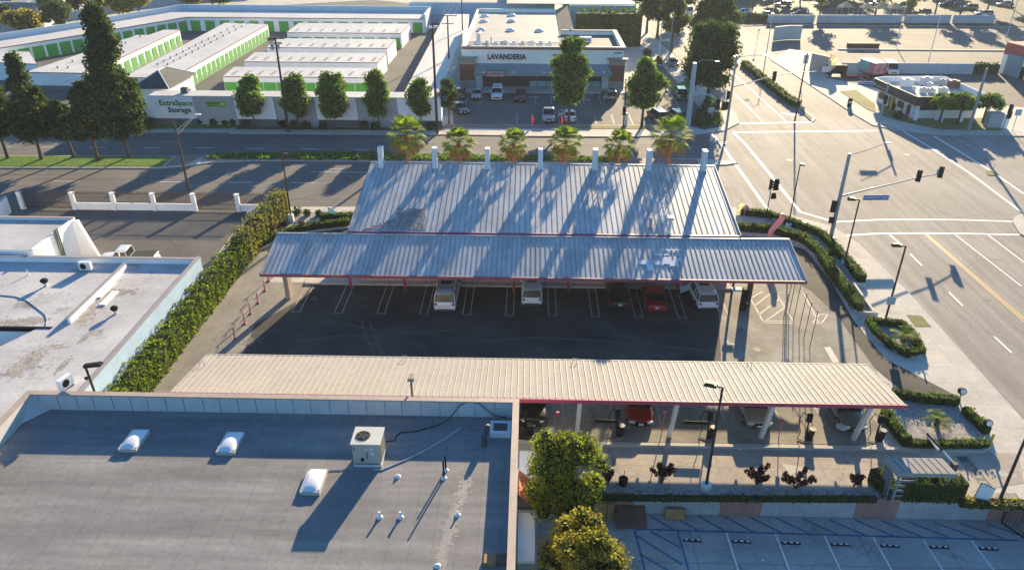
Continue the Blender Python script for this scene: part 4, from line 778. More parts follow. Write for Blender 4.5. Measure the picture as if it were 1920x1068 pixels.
def wall_run(pts, z, h, th, mt, lb, name='boundary_wall', cat='wall', base=0, group=None, cap=True):
    P = [G(u, v, z) for u, v in pts]; t = thing(name, lb, cat, tuple(P[0].lerp(P[-1], .5)), 0, group); m = MB(); c_ = MB()
    for a, b in zip(P[:-1], P[1:]):
        d = b-a; m.box(((a.x+b.x)/2, (a.y+b.y)/2, z+h/2), (d.length, th, h), math.atan2(d.y, d.x)); c_.box(((a.x+b.x)/2, (a.y+b.y)/2, z+h+.03), (d.length+.05, th+.08, .06), math.atan2(d.y, d.x))
    m.build('wall', mt, t)
    if cap: c_.build('coping', mat('wall cap', (.42, .42, .42), .8, .1, 2), t)
    return t
bw = mat('blue grey block wall', (.42, .47, .52), .85, .1, 1)
wall_run([(1575, 137), (1822, 139)], 0, 1.9, .2, bw, 'long blue grey wall between the truck lot and the far road')
wall_run([(1438, 43.5), (1525, 43.5)], 0, 1.9, .25, bw, 'blue grey far wall stretch, nearest the hedge by the avenue')
wall_run([(1531, 43.5), (1688, 43.5)], 0, 1.9, .25, bw, 'blue grey far wall stretch beneath the tan tents')
wall_run([(1694, 43.5), (1780, 43.5)], 0, 1.9, .25, bw, 'blue grey far wall stretch right of the tall curved lamp')
wall_run([(1785, 43.5), (1862, 44)], 0, 1.9, .25, bw, 'blue grey far wall stretch at its right end')
wall_run([(1450, 77), (1475, 74), (1500, 74)], 0, 3.0, .5, mat('monument wall', (.45, .50, .52), .85, .08, 1), 'freestanding pale monument wall with tan end piers', 'monument_wall')
wall_run([(1518, 132), (1535, 136), (1552, 140)], 0, 3.2, .4, mat('grey ramp wall', (.34, .34, .34), .85, .08, 1), 'slanted grey wall topped with ivy by the orange flag', 'monument_wall')
wall_run([(-60, 70), (80, 49), (148, 35), (205, 25), (300, 12), (430, -2)], 0, 1.9, .2, bw, 'white block garden wall behind the left storage building')
t = thing('median_barrier', 'long black planter barrier on the far road median', 'barrier', tuple(G(1618, 91, 0))); q = G(1589, 91, 0); q2 = G(1648, 91.5, 0); m = MB(); m.bb(q.x, q2.x, q.y, q.y+.8, 0, 1.0); m.build('barrier_body', dark_m, t); m = MB(); m.bb(q.x-.05, q2.x+.05, q.y-.05, q.y+.85, 1.0, 1.08); m.build('barrier_cap', black_m, t)
P = XY([(1572, 92.5), (1900, 92.5)]); m = MB(); m.bb(P[0][0], P[1][0]+10, P[0][1]-.3, P[0][1]+.3, -.14, .1); struct('far_median', m, curb_m)
def house(u, v, w_, d_, h, rt, lb, rz=0):
    q = G(u, v, 0); t = thing('house', lb, 'house', tuple(q), rz, 'houses behind the storage yard'); m = MB(); m.bb(-w_/2, w_/2, -d_/2, d_/2, 0, h); m.build('wall', off_w, t, world=False)
    e = .5; m = MB(); z1 = h+2.0; k = min(w_, d_)/2*.95
    m.v = [(-w_/2-e, -d_/2-e, h), (w_/2+e, -d_/2-e, h), (w_/2+e, d_/2+e, h), (-w_/2-e, d_/2+e, h), (-w_/2+k, 0, z1), (w_/2-k, 0, z1)]; m.f = [(0, 1, 5, 4), (1, 2, 5), (2, 3, 4, 5), (3, 0, 4), (0, 3, 2, 1)]; m.m = [0]*5; m.build('roof', rt, t, world=False)
    for k in (-1, 1): m = MB(); m.bb(k*w_/4-.7, k*w_/4+.7, -d_/2-.04, -d_/2+.01, 1, 2.3); m.build('window', glass_t, t, world=False)
house(40, 44, 17, 12, 3, tile_g, 'house with a broad grey brown hip roof at the top left', R(5))
house(5, 18, 15, 9, 3, tile_b, 'house with an orange brown roof in the top left corner', R(-8))
house(80, 8, 14, 10, 3, tile_b, 'house with a reddish roof behind the round garden tree', R(12))
house(310, -4, 14, 10, 3, tile_g, 'house partly hidden behind the yellow green garden trees', R(20))
house(445, -8, 16, 10, 3, tile_b, 'house with a brown roof far behind the back building', R(25))
# garage right
gb = thing('repair_garage', 'garage with a dusty red band and tall blue grey roller door at the right edge', 'building', tuple(G(1895, 150)))
A = G(1871, 136.5, 0); d = (G(1925, 152, 0)-A); d.normalize(); n2 = Vector((-d.y, d.x, 0)); hh = HT(1871, 136.5, 79)
if n2.y < 0: n2 = -n2
p = [A, A+d*16, A+d*16+n2*18, A+n2*18]
m = MB(); m.hexa([tuple(q) for q in p], [(q.x, q.y, hh*.62) for q in p]); m.build('wall', off_w, gb); m = MB(); m.hexa([(q.x, q.y, hh*.62+.003) for q in p], [(q.x, q.y, hh) for q in p]); m.build('red_band', mat('dusty red band', (.42, .09, .09), .75, .06, 1), gb)
m = MB(); c = A+d*3.0-n2*.05; m.box((c.x, c.y, 1.9), (3.6, .12, 3.8), math.atan2(d.y, d.x)); m.build('roller_door', mat('blue grey shutter', (.22, .32, .36), .6, .05, 1), gb)
for k in (7.0, 9.4): m = MB(); c = A+d*k-n2*.05; m.box((c.x, c.y, 1.5), (1.7, .12, 3.0), math.atan2(d.y, d.x)); m.build('shop_window', teal_glass, gb)
m = MB(); c = A+d*5.4-n2*.06; m.box((c.x, c.y, 1.1), (.9, .12, 2.2), math.atan2(d.y, d.x)); m.build('door', glass_d, gb)

# ================================================================== CORNER RESTAURANT
rs_ = thing('corner_restaurant', 'low corner restaurant with a black fascia, walled flat roof and white posts', 'restaurant', (64, 122, 0))
ZR = 3.7
RP = [G(1638, 146, ZR), G(1662, 143, ZR), G(1771, 143, ZR), G(1862, 181, ZR), G(1720, 182, ZR)]
base = [(p.x, p.y) for p in RP]; cx = sum(p[0] for p in base)/5; cy = sum(p[1] for p in base)/5
ins = lambda s: [(cx+(x-cx)*s, cy+(y-cy)*s) for x, y in base]
m = MB(); m.prism(ins(.84), 0, 2.5); m.build('wall', white_w, rs_)
m = MB(); m.prism(ins(.955), 2.5, 2.85); m.build('roof', mat('gravel flat roof', (.56, .52, .48), .9, .15, 2), rs_)
fa, fb = MB(), MB()
for i in range(5):
    a = Vector((*base[i], 0)); b = Vector((*base[(i+1) % 5], 0)); dd = b-a; ang = math.atan2(dd.y, dd.x); nn = Vector((dd.y, -dd.x, 0)).normalized(); c = (a+b)/2
    if (c-Vector((cx, cy, 0))).dot(nn) > 0: nn = -nn
    tgt = fa if i in (4, 3) else fb
    tgt.box((c.x+nn.x*.12, c.y+nn.y*.12, 3.0), (dd.length, .2, 1.4), ang); fb.box((c.x+nn.x*.24, c.y+nn.y*.24, 3.2), (dd.length-.3, .04, .9), ang) if i in (4, 3) else None
fa.build('fascia', mat('black brown fascia', (.045, .035, .045), .6, .06, 1), rs_); fb.build('parapet', white_w, rs_)
A = Vector((*ins(.87)[0], 0)); B = Vector((*ins(.87)[4], 0)); dd = B-A
for t_ in (.15, .42, .66):
    c = A+dd*t_; m = MB(); m.box((c.x, c.y, 1.3), (1.5, .1, 1.0), math.atan2(dd.y, dd.x)); o = m.build('window', glass_t, rs_); m = MB(); m.box((c.x, c.y, 2.12), (2.6, .14, .16), math.atan2(dd.y, dd.x)); m.box((c.x, c.y, 2.3), (2.6, .14, .1), math.atan2(dd.y, dd.x)); m.build('red_stripe', mat('maroon stripe', (.22, .04, .06), .6), o)
A2 = Vector((*ins(.87)[3], 0)); dd2 = A2-B; c = B+dd2*.5; m = MB(); m.box((c.x, c.y, 1.9), (dd2.length*.9, .1, 1.0), math.atan2(dd2.y, dd2.x)); m.build('window', glass_d, rs_)
text_mesh('CHARBURGER', 1.0, .02, plate_m, 'lettering', rs_, Vector((A.x+dd.x*.22-.35, A.y+dd.y*.22-.6, 3.7)), rz=math.degrees(math.atan2(dd.y, dd.x))) if 0 else None
for u, v, vt in ((1715, 226, 199), (1755, 226, 200), (1763, 230, 205), (1800, 229, 204), (1866, 229, 212), (1846, 229, 210)):
    q = G(u, v, 0); m = MB(); m.box((q.x, q.y, 1.15), (.45, .3, 2.3)); m.build('post', white_w, rs_)
m = MB(); q = G(1697, 228, 0); m.box((q.x, q.y, 1.3), (.5, .4, 2.6)); m.build('menu_board', mat('dark red board', (.10, .03, .04), .6), rs_)
for i, (u, v, w_, h, mt) in enumerate(((1699, 163, 1.8, 1.3, white_m), (1735, 160, 1.6, 1.3, white_m), (1741, 166, .9, .9, pale_steel), (1765, 161, .9, 1.1, pale_steel), (1786, 165, 1.6, 1.2, brown_t), (1730, 175, 1.0, .9, pale_steel), (1745, 176, 1.0, .9, pale_steel), (1767, 174, 1.2, .8, pale_steel), (1712, 172, .5, .8, pale_steel))):
    q = G(u, v, 2.85); lbs = ['black sided white rooftop unit nearest the restaurant sign corner', 'white rooftop unit with a black side, centre back', 'small silver fan box, centre of the restaurant roof', 'silver fan box, right of centre on the restaurant roof', 'brown rooftop box at the right of the restaurant roof', 'low silver unit, left one of the front pair', 'low silver unit, right one of the front pair', 'low silver unit standing alone near the round trees', 'thin silver stack left of the front pair']
    t = thing('rooftop_unit', lbs[i]+'', 'rooftop unit', (q.x, q.y, 2.85), R(-12), 'restaurant rooftop units'); m = MB(); m.bb(-w_/2, w_/2, -w_/3, w_/3, .12, h); m.build('cabinet', mt, t, world=False); m = MB(); m.cyl((0, 0, h), w_*.22, .14, 10); m.build('fan', steel, t, world=False); m = MB(); m.bb(-w_/2+.05, w_/2-.05, -w_/3+.05, w_/3-.05, 0, .12); m.build('curb', steel, t, world=False)

# ================================================================== RETAINING WALL, KIOSK, FENCE
rw = thing('retaining_wall', 'long block retaining wall in grey and salmon panels above the lower parking lot', 'wall', (18, 34.25, -1.5), 0)
edges = [(5.0, 1115, 1), (None, 1188, 1), (None, 1353, 0), (None, 1432, 1), (None, 1608, 0), (None, 1690, 1), (None, 1868, 0), (None, 1930, 1)]
xe = [4.3]+[GY(u, 935, 34.2).x for u in (1147, 1188, 1353, 1432, 1608, 1690, 1863)]+[33.5]
cols = ['s', 's', 'g', 's', 'g', 's', 'g', 's']
for i in range(len(xe)-1):
    zt = .06 if i < 6 else .06
    if i == 6:
        xm = GY(1800, 940, 34.2).x; m = MB(); m.bb(xe[i]+.003, xm, 34.18, 34.34, -1.5, .06); m.build('wall_panel', cmu_g, rw); m = MB(); m.bb(xm+.003, xe[i+1], 34.18, 34.34, -1.5, -.45); m.build('wall_panel', cmu_g, rw); continue
    if i == 7: zt = -.45
    m = MB(); m.bb(xe[i]+.003, xe[i+1], 34.18, 34.34, -1.5, zt); m.build('wall_panel', cmu_p if cols[i] == 's' else cmu_g, rw)
ks = thing('pay_kiosk_canopy', 'small flat canopy with ribbed pale top half hidden by bushes at the lane exit', 'canopy', (23.5, 34.9, 0))
zk = 2.3; K = [G(1657, 857, zk), G(1766, 858, zk), G(1795, 888, zk), G(1684, 886, zk)]; K = [(p.x, p.y) for p in K]
m = MB(); m.prism(K, zk-.28, zk); m.build('roof', metal_pale, ks)
m = MB()
for k in range(1, 8):
    t_ = k/8+.0; a = Vector((*K[0], zk+.02)).lerp(Vector((*K[1], zk+.02)), t_); b = Vector((*K[3], zk+.02)).lerp(Vector((*K[2], zk+.02)), t_); m.tube([a, b], .012, 4)
m.build('rib', mat('dark seam', (.08, .08, .08), .7), ks)
cxk = sum(p[0] for p in K)/4; cyk = sum(p[1] for p in K)/4
for i in (0, 3): m = MB(); x = K[i][0]+.25; y = K[i][1]+(.15 if i == 3 else -.15); m.bb(x-.06, x+.06, y-.06, y+.06, 0, zk-.29); m.build('post', steel, ks)
m = MB(); m.bb(min(K[3][0], K[0][0])+.12, min(K[3][0], K[0][0])+.2, K[3][1]+.15, K[0][1]-.15, .05, zk-.3); 
for k in range(5): m.bb(K[3][0]+.1, K[3][0]+1.3, K[3][1]+.1, K[3][1]+.14, .3+.38*k, .5+.38*k)
m.build('side_panel', mat('grey slat', (.16, .17, .19), .6, .1, 2), ks)
for i in (1, 2): m = MB(); x = K[i][0]-.25; y = K[i][1]+(.15 if i == 2 else -.15); m.bb(x-.06, x+.06, y-.06, y+.06, 0, zk-.29); m.build('post', steel, ks)
# street fence of the west lot
fn = thing('street_fence', 'white pillared street wall with dark spiked railings and two rolling gates', 'fence', (-45, 77, 0))
YF = 77.0
pil = [G(u, 399, 0).x for u in (32, 133, 210, 286, 363, 446)]+[-29.2]
sec = ['gate', 'wall', 'wall', 'wall', 'gate', 'wall']
for i, x in enumerate(pil[:-1]): m = MB(); m.bb(x-.22, x+.22, YF-.2, YF+.2, 0, 1.95); m.bb(x-.26, x+.26, YF-.24, YF+.24, 1.95, 2.03); m.build('pillar', white_w, fn)
for i, kd in enumerate(sec):
    x0, x1 = pil[i]+.23, pil[i+1]-.23; z0 = .12 if kd == 'gate' else .85
    if kd == 'wall': m = MB(); m.bb(x0, x1, YF-.1, YF+.1, 0, .82); m.build('low_wall', white_w, fn)
    m = MB(); n_b = int((x1-x0)/.145)
    for k in range(n_b): x = x0+(x1-x0)*(k+.5)/n_b; m.bb(x-.024, x+.024, YF-.02, YF+.02, z0, 2.2)
    m.bb(x0, x1, YF-.03, YF+.03, 1.9, 1.95); m.bb(x0, x1, YF-.03, YF+.03, z0+.05, z0+.1)
    if kd == 'gate': m.bb(x0, x1, YF-.03, YF+.03, .75, .8)
    m.build('gate' if kd == 'gate' else 'railing', dark_m, fn)
wall_run([(-40, 455), (20, 398)], 0, 1.9, .25, white_w, 'short white return wall at the left end of the street fence')
# chain link gate bottom right
t = thing('swing_gate', 'dark steel framed mesh gate leaning at the end of the lower lot', 'gate', tuple(G(1890, 1000, -1.5)))
a = G(1878, 979, -1.5); b = G(1900, 1010, -1.5); m = MB(); m.tube([a, a+Vector((0, 0, 1.7)), b+Vector((1.4, -1.0, 1.7)), b+Vector((1.4, -1.0, 0)), a], .05, 6); m.build('frame', black_m, t)
m = MB()
for k in range(14):
    s_ = k/13; q1 = a.lerp(b+Vector((1.4, -1.0, 0)), s_); m.tube([q1, q1+Vector((0, 0, 1.7))], .012, 4)
m.build('mesh_infill', dark_m, t)

# ================================================================== TREES AND PLANTS
fol_ash = mat('ash leaves', (.11, .15, .025), var=.3, vs=.7, col2=(.26, .27, .045), island=.5, **F_)
fol_ash2 = mat('autumn ash leaves', (.14, .14, .03), var=.3, vs=.7, col2=(.34, .27, .06), island=.5, **F_)
ORD = 'first second third fourth fifth sixth seventh eighth ninth tenth eleventh twelfth thirteenth fourteenth fifteenth sixteenth seventeenth'.split()
def clump_points(n, c, r, rg, flat=1.0):
    d = rg.normal(size=(n, 3)); d /= np.linalg.norm(d, axis=1)[:, None]; q = d*(rg.random((n, 1))**.35)*np.array([r, r, r*flat]); return q+np.array(c), d
def crown_mesh(spec, size, rg, dens=60, inner=True):
    """spec: list of (centre, radius) clumps"""
    m = MB()
    for c, r in spec:
        n = int(dens*r*r/(size*size)*.11)+8; P, D = clump_points(n, c, r, rg, .85); m.cards(P, size, rg, outward=None)
    if inner:
        for c, r in spec:
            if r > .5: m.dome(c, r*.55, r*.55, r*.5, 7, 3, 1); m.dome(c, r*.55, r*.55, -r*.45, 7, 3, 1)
    return m
def broad_spec(w_, h, rg, n=26, r0=.30, z0=0, profile=None):
    out = []; f1, f2, f3 = rg.random(3)*6.28
    for k in range(n):
        t = rg.random(); a = rg.random()*6.283; pr = (profile(t) if profile else math.sin(math.pi*(.12+.80*t))**.6)*(1+.17*math.sin(2*a+6*t+f1)+.13*math.sin(13*t+f2)+.07*math.sin(5*a+f3))
        cr = w_*r0*(.6+.5*rg.random())*(.6+.4*pr); rr = max(0, w_/2*pr-cr*.8)*(rg.random()**.4); out.append(((rr*math.cos(a), rr*math.sin(a), z0+h*(.07+.84*t)), cr))
    return out
def tree(name, base, ht, cw, trunk_h, lb, fol, cat='tree', group=None, seed=1, size=.34, n=26, r0=.24, profile=None, tr=.16, dens=60, lean=(0, 0), bk=None):
    rg = np.random.default_rng(seed); t = thing(name, lb, cat, tuple(base), 0, group)
    top = (lean[0], lean[1], trunk_h+(ht-trunk_h)*.5); m = MB(); m.tube([(0, 0, -.05), (lean[0]*.3, lean[1]*.3, trunk_h*.5), (lean[0]*.6, lean[1]*.6, trunk_h), top], [tr*1.3, tr, tr*.85, tr*.4], 9)
    for k in range(5):
        a = k*1.257+rg.random(); z = trunk_h*(.9+.1*k/5); e = cw*.3; m.tube([(lean[0]*.6, lean[1]*.6, z), (lean[0]*.7+e*.5*math.cos(a), lean[1]*.7+e*.5*math.sin(a), z+(ht-trunk_h)*.22), (lean[0]+e*math.cos(a), lean[1]+e*math.sin(a), z+(ht-trunk_h)*.42)], [tr*.5, tr*.33, tr*.15], 6)
    m.build('trunk', bk or bark, t, world=False)
    sp = [((c[0]+lean[0], c[1]+lean[1], c[2]+trunk_h), r) for c, r in broad_spec(cw, ht-trunk_h, rg, n, r0, 0, profile)]
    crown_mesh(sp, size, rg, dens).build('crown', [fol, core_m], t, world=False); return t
# street trees in front of the storage wall
for i, (u, vb, vt, w_, lb) in enumerate(((478, 240, 142, 4.3, 'rounded street tree beside the wooden pole by the storage front wall'), (560, 241, 141, 4.4, 'rounded street tree on the grey panel, right of the wooden pole'), (630, 245, 131, 4.9, 'largest rounded street tree along the storage front wall'), (711, 241, 132, 4.0, 'narrow ragged street tree, right of the largest rounded one'), (790, 240, 146, 4.0, 'rounded street tree nearest the tall pole at the wall end'))):
    p = G(u, vb, 0); tree('street_tree', p, HT(u, vb, vt), w_, 2.0, lb, fol_tree if i != 2 else fol_tree, group='street trees by the storage wall', seed=20+i, tr=.10, size=.27, r0=.27, n=56, dens=90, profile=lambda t: math.sin(math.pi*(.14+.74*t))**.5)
p = G(842, 232, 0); tree('plum_tree', p, HT(842, 232, 146), 3.6, 2.2, 'dark reddish tree at the corner of the laundry parking lot', fol_dark, seed=30, tr=.12, size=.28)
p = G(1066, 233, 0); tree('tall_tree', p, HT(1066, 233, 66), 6.0, 3.0, 'tall bushy green tree standing in front of the laundry sign', fol_tree, seed=31, tr=.2, n=80, r0=.22, size=.3, profile=lambda t: .55+.45*math.sin(math.pi*(.1+.85*t)), dens=75)
p = G(1203, 238, 0); tree('bushy_tree', p, HT(1203, 238, 105), 5.6, 2.8, 'bushy green tree on the parkway between the parked cars', fol_tree, seed=32, tr=.2, n=60, r0=.25, size=.3, dens=75)
# pines by the median
PP = lambda t: float(np.interp(t, [0, .12, .3, .45, .62, .8, 1], [.62, .95, 1, .72, .52, .42, .2]))
def pine(base, ht, cw, th, lb, seed, lean=(0, 0), fol=None, prof=None, n=60, group='pines on the median lawn'):
    return tree('pine_tree', base, ht, cw, th, lb, fol or fol_pine, 'pine tree', group, seed, .34, n, .17, prof or PP, .2, 95, lean)
PT = [((242, 294), 1.0, 'tallest pine, reaching the top of the picture from the median lawn')]
p = G(242, 295); pine(p, 20.6, 9.0, 2.2, 'tallest pine, reaching the top of the picture from the median lawn', 41, (.1, 0), n=170)
p = G(184, 300); pine(p, 10.6, 6.4, 2.6, 'medium pine whose crown stands just left of the tallest pine', 42, (0, 0), n=90)
p = G(139, 295); pine(p, 8.0, 5.4, 2.4, 'shortest pine, third trunk from the left on the median lawn', 43, (-.4, 0), n=60)
p = G(78, 299); pine(p, 14.2, 7.4, 2.6, 'pointed pine, second trunk from the left on the median lawn', 44, (.2, 0), n=110)
p = G(15, 297); pine(p, 12.5, 7.4, 2.6, 'pine at the left edge of the picture', 45, (0, 0), n=90)
p = G(-110, 300); pine(p, 15, 7, 2.6, 'pine beyond the left edge whose shadow reaches the road', 46, (-2, 0), n=50)
# corner conifers
cf = lambda t: .55+.45*math.sin(math.pi*(.12+.75*t))
p = G(1326, 186); tree('corner_conifer', p, HT(1326, 186, 42), 10.6, 2.2, 'broad dark conifer standing at the avenue corner behind the blue grey pole', fol_dark, seed=51, tr=.3, n=70, r0=.2, profile=cf, dens=70)
p = G(1334, 104); tree('corner_conifer', p, HT(1334, 104, -30), 10.5, 2.5, 'tall dark conifer rising past the top edge beside the avenue', fol_dark, seed=52, tr=.3, n=60, r0=.22, profile=cf, dens=75)
for i, (u, vb, ht, w_, lb) in enumerate(((1212, 62, 11, 7.5, 'dark tree next to the teal warehouse corner'), (1232, 70, 10, 6.5, 'dark tree over the sunlit walk, second from the teal warehouse'), (1258, 97, 13, 7.5, 'dark tree with a thick bare trunk beside the sunlit walk'), (1276, 40, 13, 8, 'dark tree at the top edge between the walk and the avenue'), (1345, 22, 12, 9, 'dark tree beyond the tall conifer at the top edge'))):
    p = G(u, vb); tree('avenue_tree', p, ht, w_, 3.6, lb, fol_dark, seed=60+i, tr=.28, n=36, r0=.22, size=.45, group='dark trees along the avenue')
# three lollipop trees
for i, (u, vb, c_) in enumerate(((1761, 231, 'left'), (1795, 234, 'middle'), (1842, 230, 'right'))):
    p = G(u, vb); tree('clipped_tree', p, HT(u, vb, 178+2*i), 4.7, 2.6, c_+' one of the three clipped round trees before the restaurant', fol_tree, seed=70+i, tr=.16, n=34, r0=.2, size=.26, group='clipped round trees', profile=lambda t: math.sin(math.pi*(.16+.70*t))**.4, dens=90)
# near big trees
p = Vector((2.35, 32.6, -1.5)); tree('ash_tree', p, 7.5, 5.0, 1.6, 'leafy yellow green tree beside the roof edge, upper of the two', fol_ash, seed=81, tr=.14, n=110, r0=.17, size=.125, group='leafy trees east of the grey roof', dens=60)
p = Vector((3.0, 26.6, -1.5)); tree('ash_tree', p, 6.9, 5.3, 1.6, 'leafy golden tipped tree at the bottom edge, lower of the two', fol_ash2, seed=82, tr=.14, n=120, r0=.16, size=.12, group='leafy trees east of the grey roof', dens=60)
# background trees
bg_t = [(120, 62, 7, 8, fol_dark, 'round dark tree left of the tallest pine, behind the back wall'), (92, 40, 6, 6.5, fol_tree, 'bright green tree by the brown roofed houses'), (150, 30, 8, 9, fol_dark, 'big dark tree behind the tallest pine'), (232, 30, 6, 8, fol_sun, 'yellow green tree just right of the tallest pine top'), (262, 28, 6, 8, fol_sun, 'second yellow green tree right of the tallest pine'), (48, 62, 4.5, 9, fol_olive, 'golden olive bush tree against the garden wall'), (8, 52, 5, 6, fol_dark, 'dark tree at the top left edge by the garden wall'), (200, 22, 5, 7, fol_dark, 'low dark tree behind the pine top'), (60, 12, 5, 6, fol_dark, 'small dark garden tree in the top left'), (360, 8, 5, 9, fol_olive, 'wide scrubby tree at the top, first from the garden trees'), (420, 8, 5, 10, fol_dark, 'wide scrubby tree at the top, above the storage back wall')]
for i, (u, vb, ht, w_, f_, lb) in enumerate(bg_t): tree('garden_tree', G(u, vb), ht, w_, ht*.25, lb, f_, seed=100+i, n=22, r0=.26, size=.55, tr=.2, group='trees behind the storage yard')
bt = [(1412, 14, 8, 9, fol_dark), (1455, 6, 8, 9, fol_dark), (1500, 4, 9, 9, fol_dark), (1535, 38, 11, 7, fol_sun), (1560, 2, 8, 12, fol_dark), (1600, 0, 8, 10, fol_dark), (1640, 30, 11, 8, fol_sun), (1670, 2, 8, 10, fol_dark), (1705, 22, 3.6, 3.4, fol_sun), (1752, 30, 12, 8, fol_sun), (1800, 28, 12, 9, fol_sun), (1850, 24, 12, 9, fol_sun), (1895, 16, 10, 8, fol_sun), (1940, 30, 12, 10, fol_dark)]
bl_ = ['dark tree nearest the avenue hedge at the top', 'dark tree, second from the avenue hedge at the top', 'dark tree, third from the avenue hedge at the top', 'sunlit yellow green tree overhanging the far wall gap', 'wide dark tree above the tan tents', 'dark tree left of the far curved lamp', 'sunlit tree left of the far curved lamp', 'dark tree right of the far curved lamp', 'small yellow bush tree by the far curved lamp', 'tall sunlit tree above the dark parked car', 'tall sunlit tree left of the tan parked car', 'tall sunlit tree right of the tan parked car', 'sunlit tree near the top right corner', 'dark tree beyond the right edge at the top']
for i, (u, vb, ht, w_, f_) in enumerate(bt): tree('far_tree', G(u, vb), ht, w_, ht*.35, bl_[i], f_, seed=130+i, n=22, r0=.22, size=.5, tr=.2, group='trees beyond the far wall')
for i, u in enumerate((1395, 1450, 1510, 1565, 1625, 1690, 1760, 1820, 1880, 1950)): tree('far_tree', G(u, -14-8*(i % 3)), 11, 13, 3, ORD[i]+' tall dark tree from the left in the unseen row added past the top edge for its shade', fol_dark, seed=170+i, n=26, r0=.24, size=.7, tr=.25, group='trees beyond the far wall')  # unseen trees beyond the frame, added to cast long shadows forward
# red leaved shrubs
def red_shrub(u, vb, ht, w_, lb, seed):
    rg = np.random.default_rng(seed); p = G(u, vb); t = thing('red_shrub', lb, 'shrub', tuple(p), 0, 'red leaved shrubs along the retaining wall'); st = MB(); cr = MB()
    for k in range(9):
        a = rg.random()*6.28; e = w_*.5*rg.random()**.5; z = ht*(.55+.45*rg.random()); tip = (e*math.cos(a), e*math.sin(a)*.7, z); st.tube([(0, 0, 0), (tip[0]*.35, tip[1]*.35, z*.45), tip], [.03, .02, .008], 5)
        for s_ in (.5, .75, .95): P, D = clump_points(44, (tip[0]*s_, tip[1]*s_, tip[2]*(.25+.75*s_)), .17, rg); cr.cards(P, .11, rg)
    st.build('stem', bark, t, world=False); cr.build('leaves', fol_red, t, world=False)
red_shrub(1240, 905, 1.5, 1.9, 'dark red shrub left of the tall lamp post', 201); red_shrub(1140, 908, 1.2, 1.2, 'small dark red shrub beside the leafy tree', 202); red_shrub(1418, 908, 1.45, 1.9, 'dark red shrub right of the tall lamp post', 203); red_shrub(1492, 915, 1.6, 2.2, 'widest dark red shrub, beside the painted arrow', 204); red_shrub(1600, 912, .9, 1.2, 'smallest dark red shrub nearest the kiosk canopy', 205)
# hedges
def hedge(pts, w_, h, lb, fol=fol_clip, name='hedge', size=.12, dens=1.0, seed=1, px=True, z=0, lump=.08, cat='hedge', group='clipped hedges around the car wash', top=None):
    rg = np.random.default_rng(seed); P = [G(u, v, z) for u, v in pts] if px else [Vector(p) for p in pts]
    c = P[len(P)//2]; t = thing(name, lb, cat, (c.x, c.y, z), 0, group); core, lv_ = MB(), MB(); L_ = 0
    for a, b in zip(P[:-1], P[1:]):
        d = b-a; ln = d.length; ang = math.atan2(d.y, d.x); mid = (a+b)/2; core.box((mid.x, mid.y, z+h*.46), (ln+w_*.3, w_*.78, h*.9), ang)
        n = int(ln*(w_+2*h)*9/(size*size*10)*dens)+4; s_ = rg.random(n)*ln; f_ = rg.random(n)*(w_+2*h); dn = d.normalized(); nn = Vector((-dn.y, dn.x, 0))
        off = np.where(f_ < h, -w_/2, np.where(f_ < h+w_, f_-h-w_/2, w_/2)); zz = np.where(f_ < h, f_, np.where(f_ < h+w_, h, f_-h-w_))
        wob = lump*(np.sin(s_*2.1+seed)+np.sin(s_*5.3+off*3))*.5+rg.normal(size=n)*.05
        zz = zz+np.where(zz > h*.8, wob, 0); off = off*(1+wob*.3)
        Q = np.stack([a.x+dn.x*s_+nn.x*off, a.y+dn.y*s_+nn.y*off, z+zz], 1); lv_.cards(Q, size, rg)
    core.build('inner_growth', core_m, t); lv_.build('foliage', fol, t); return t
rgH = np.random.default_rng(5)
hedge([(-27.7, 38.5, 0), (-27.7, 47, 0), (-27.6, 56, 0), (-27.5, 64, 0)], 1.35, 2.5, 'tall unclipped hedge running along the light blue wall', fol_hedge, size=.145, seed=11, px=False, lump=.35, name='tall_hedge', group='tall boundary hedges', dens=1.35)
hedge([(-27.5, 64.1, 0), (-27.2, 70, 0), (-26.9, 76.2, 0)], 1.5, 3.0, 'dry twiggy end of the tall hedge beside the street railing', fol_dry, size=.15, seed=12, px=False, lump=.4, name='tall_hedge', group='tall boundary hedges', dens=1.3)
hedge([(486, 466), (510, 450), (545, 438), (590, 428), (655, 421)], .8, .7, 'curved low hedge following the north driveway kerb', seed=13)
hedge([(603, 412), (640, 411), (664, 411)], .9, .75, 'short bright hedge next to the blue banner flag', seed=14)
hedge([(1384, 431), (1450, 436), (1500, 450), (1535, 478), (1562, 520), (1590, 555), (1608, 582)], .95, .8, 'inner curved hedge along the east drive', seed=15)
hedge([(1390, 402), (1440, 407), (1490, 424), (1540, 444), (1570, 475), (1596, 505)], .75, .75, 'outer curved hedge along the corner sidewalk', seed=16)
hedge([(1598, 508), (1606, 518), (1614, 528)], .9, .8, 'short separate hedge block at the end of the outer corner hedge', seed=17)
hedge([(1626, 606), (1690, 612), (1704, 626), (1728, 664), (1700, 668), (1665, 650), (1640, 628), (1626, 606)], .55, .6, 'triangular hedge ring around the lamp post bed', seed=18)
hedge([(1672, 742), (1720, 752), (1792, 757)], .65, .65, 'back hedge of the gravel bed at the lane exit', seed=19)
hedge([(1808, 775), (1830, 795), (1848, 812)], .6, .6, 'right hedge of the gravel bed beside the sidewalk', seed=20)
hedge([(1658, 778), (1675, 805), (1697, 834)], .7, .65, 'left hedge of the gravel bed beside the parked cars', seed=21)
hedge([(1700, 838), (1760, 840), (1846, 838)], .6, .6, 'front hedge of the gravel bed beside the exit lane', seed=22)
hedge([(1122, 936), (1400, 938), (1640, 939)], .35, .35, 'long low hedge strip on top of the retaining wall', fol_dark, size=.12, seed=23, group='planting on the retaining wall')
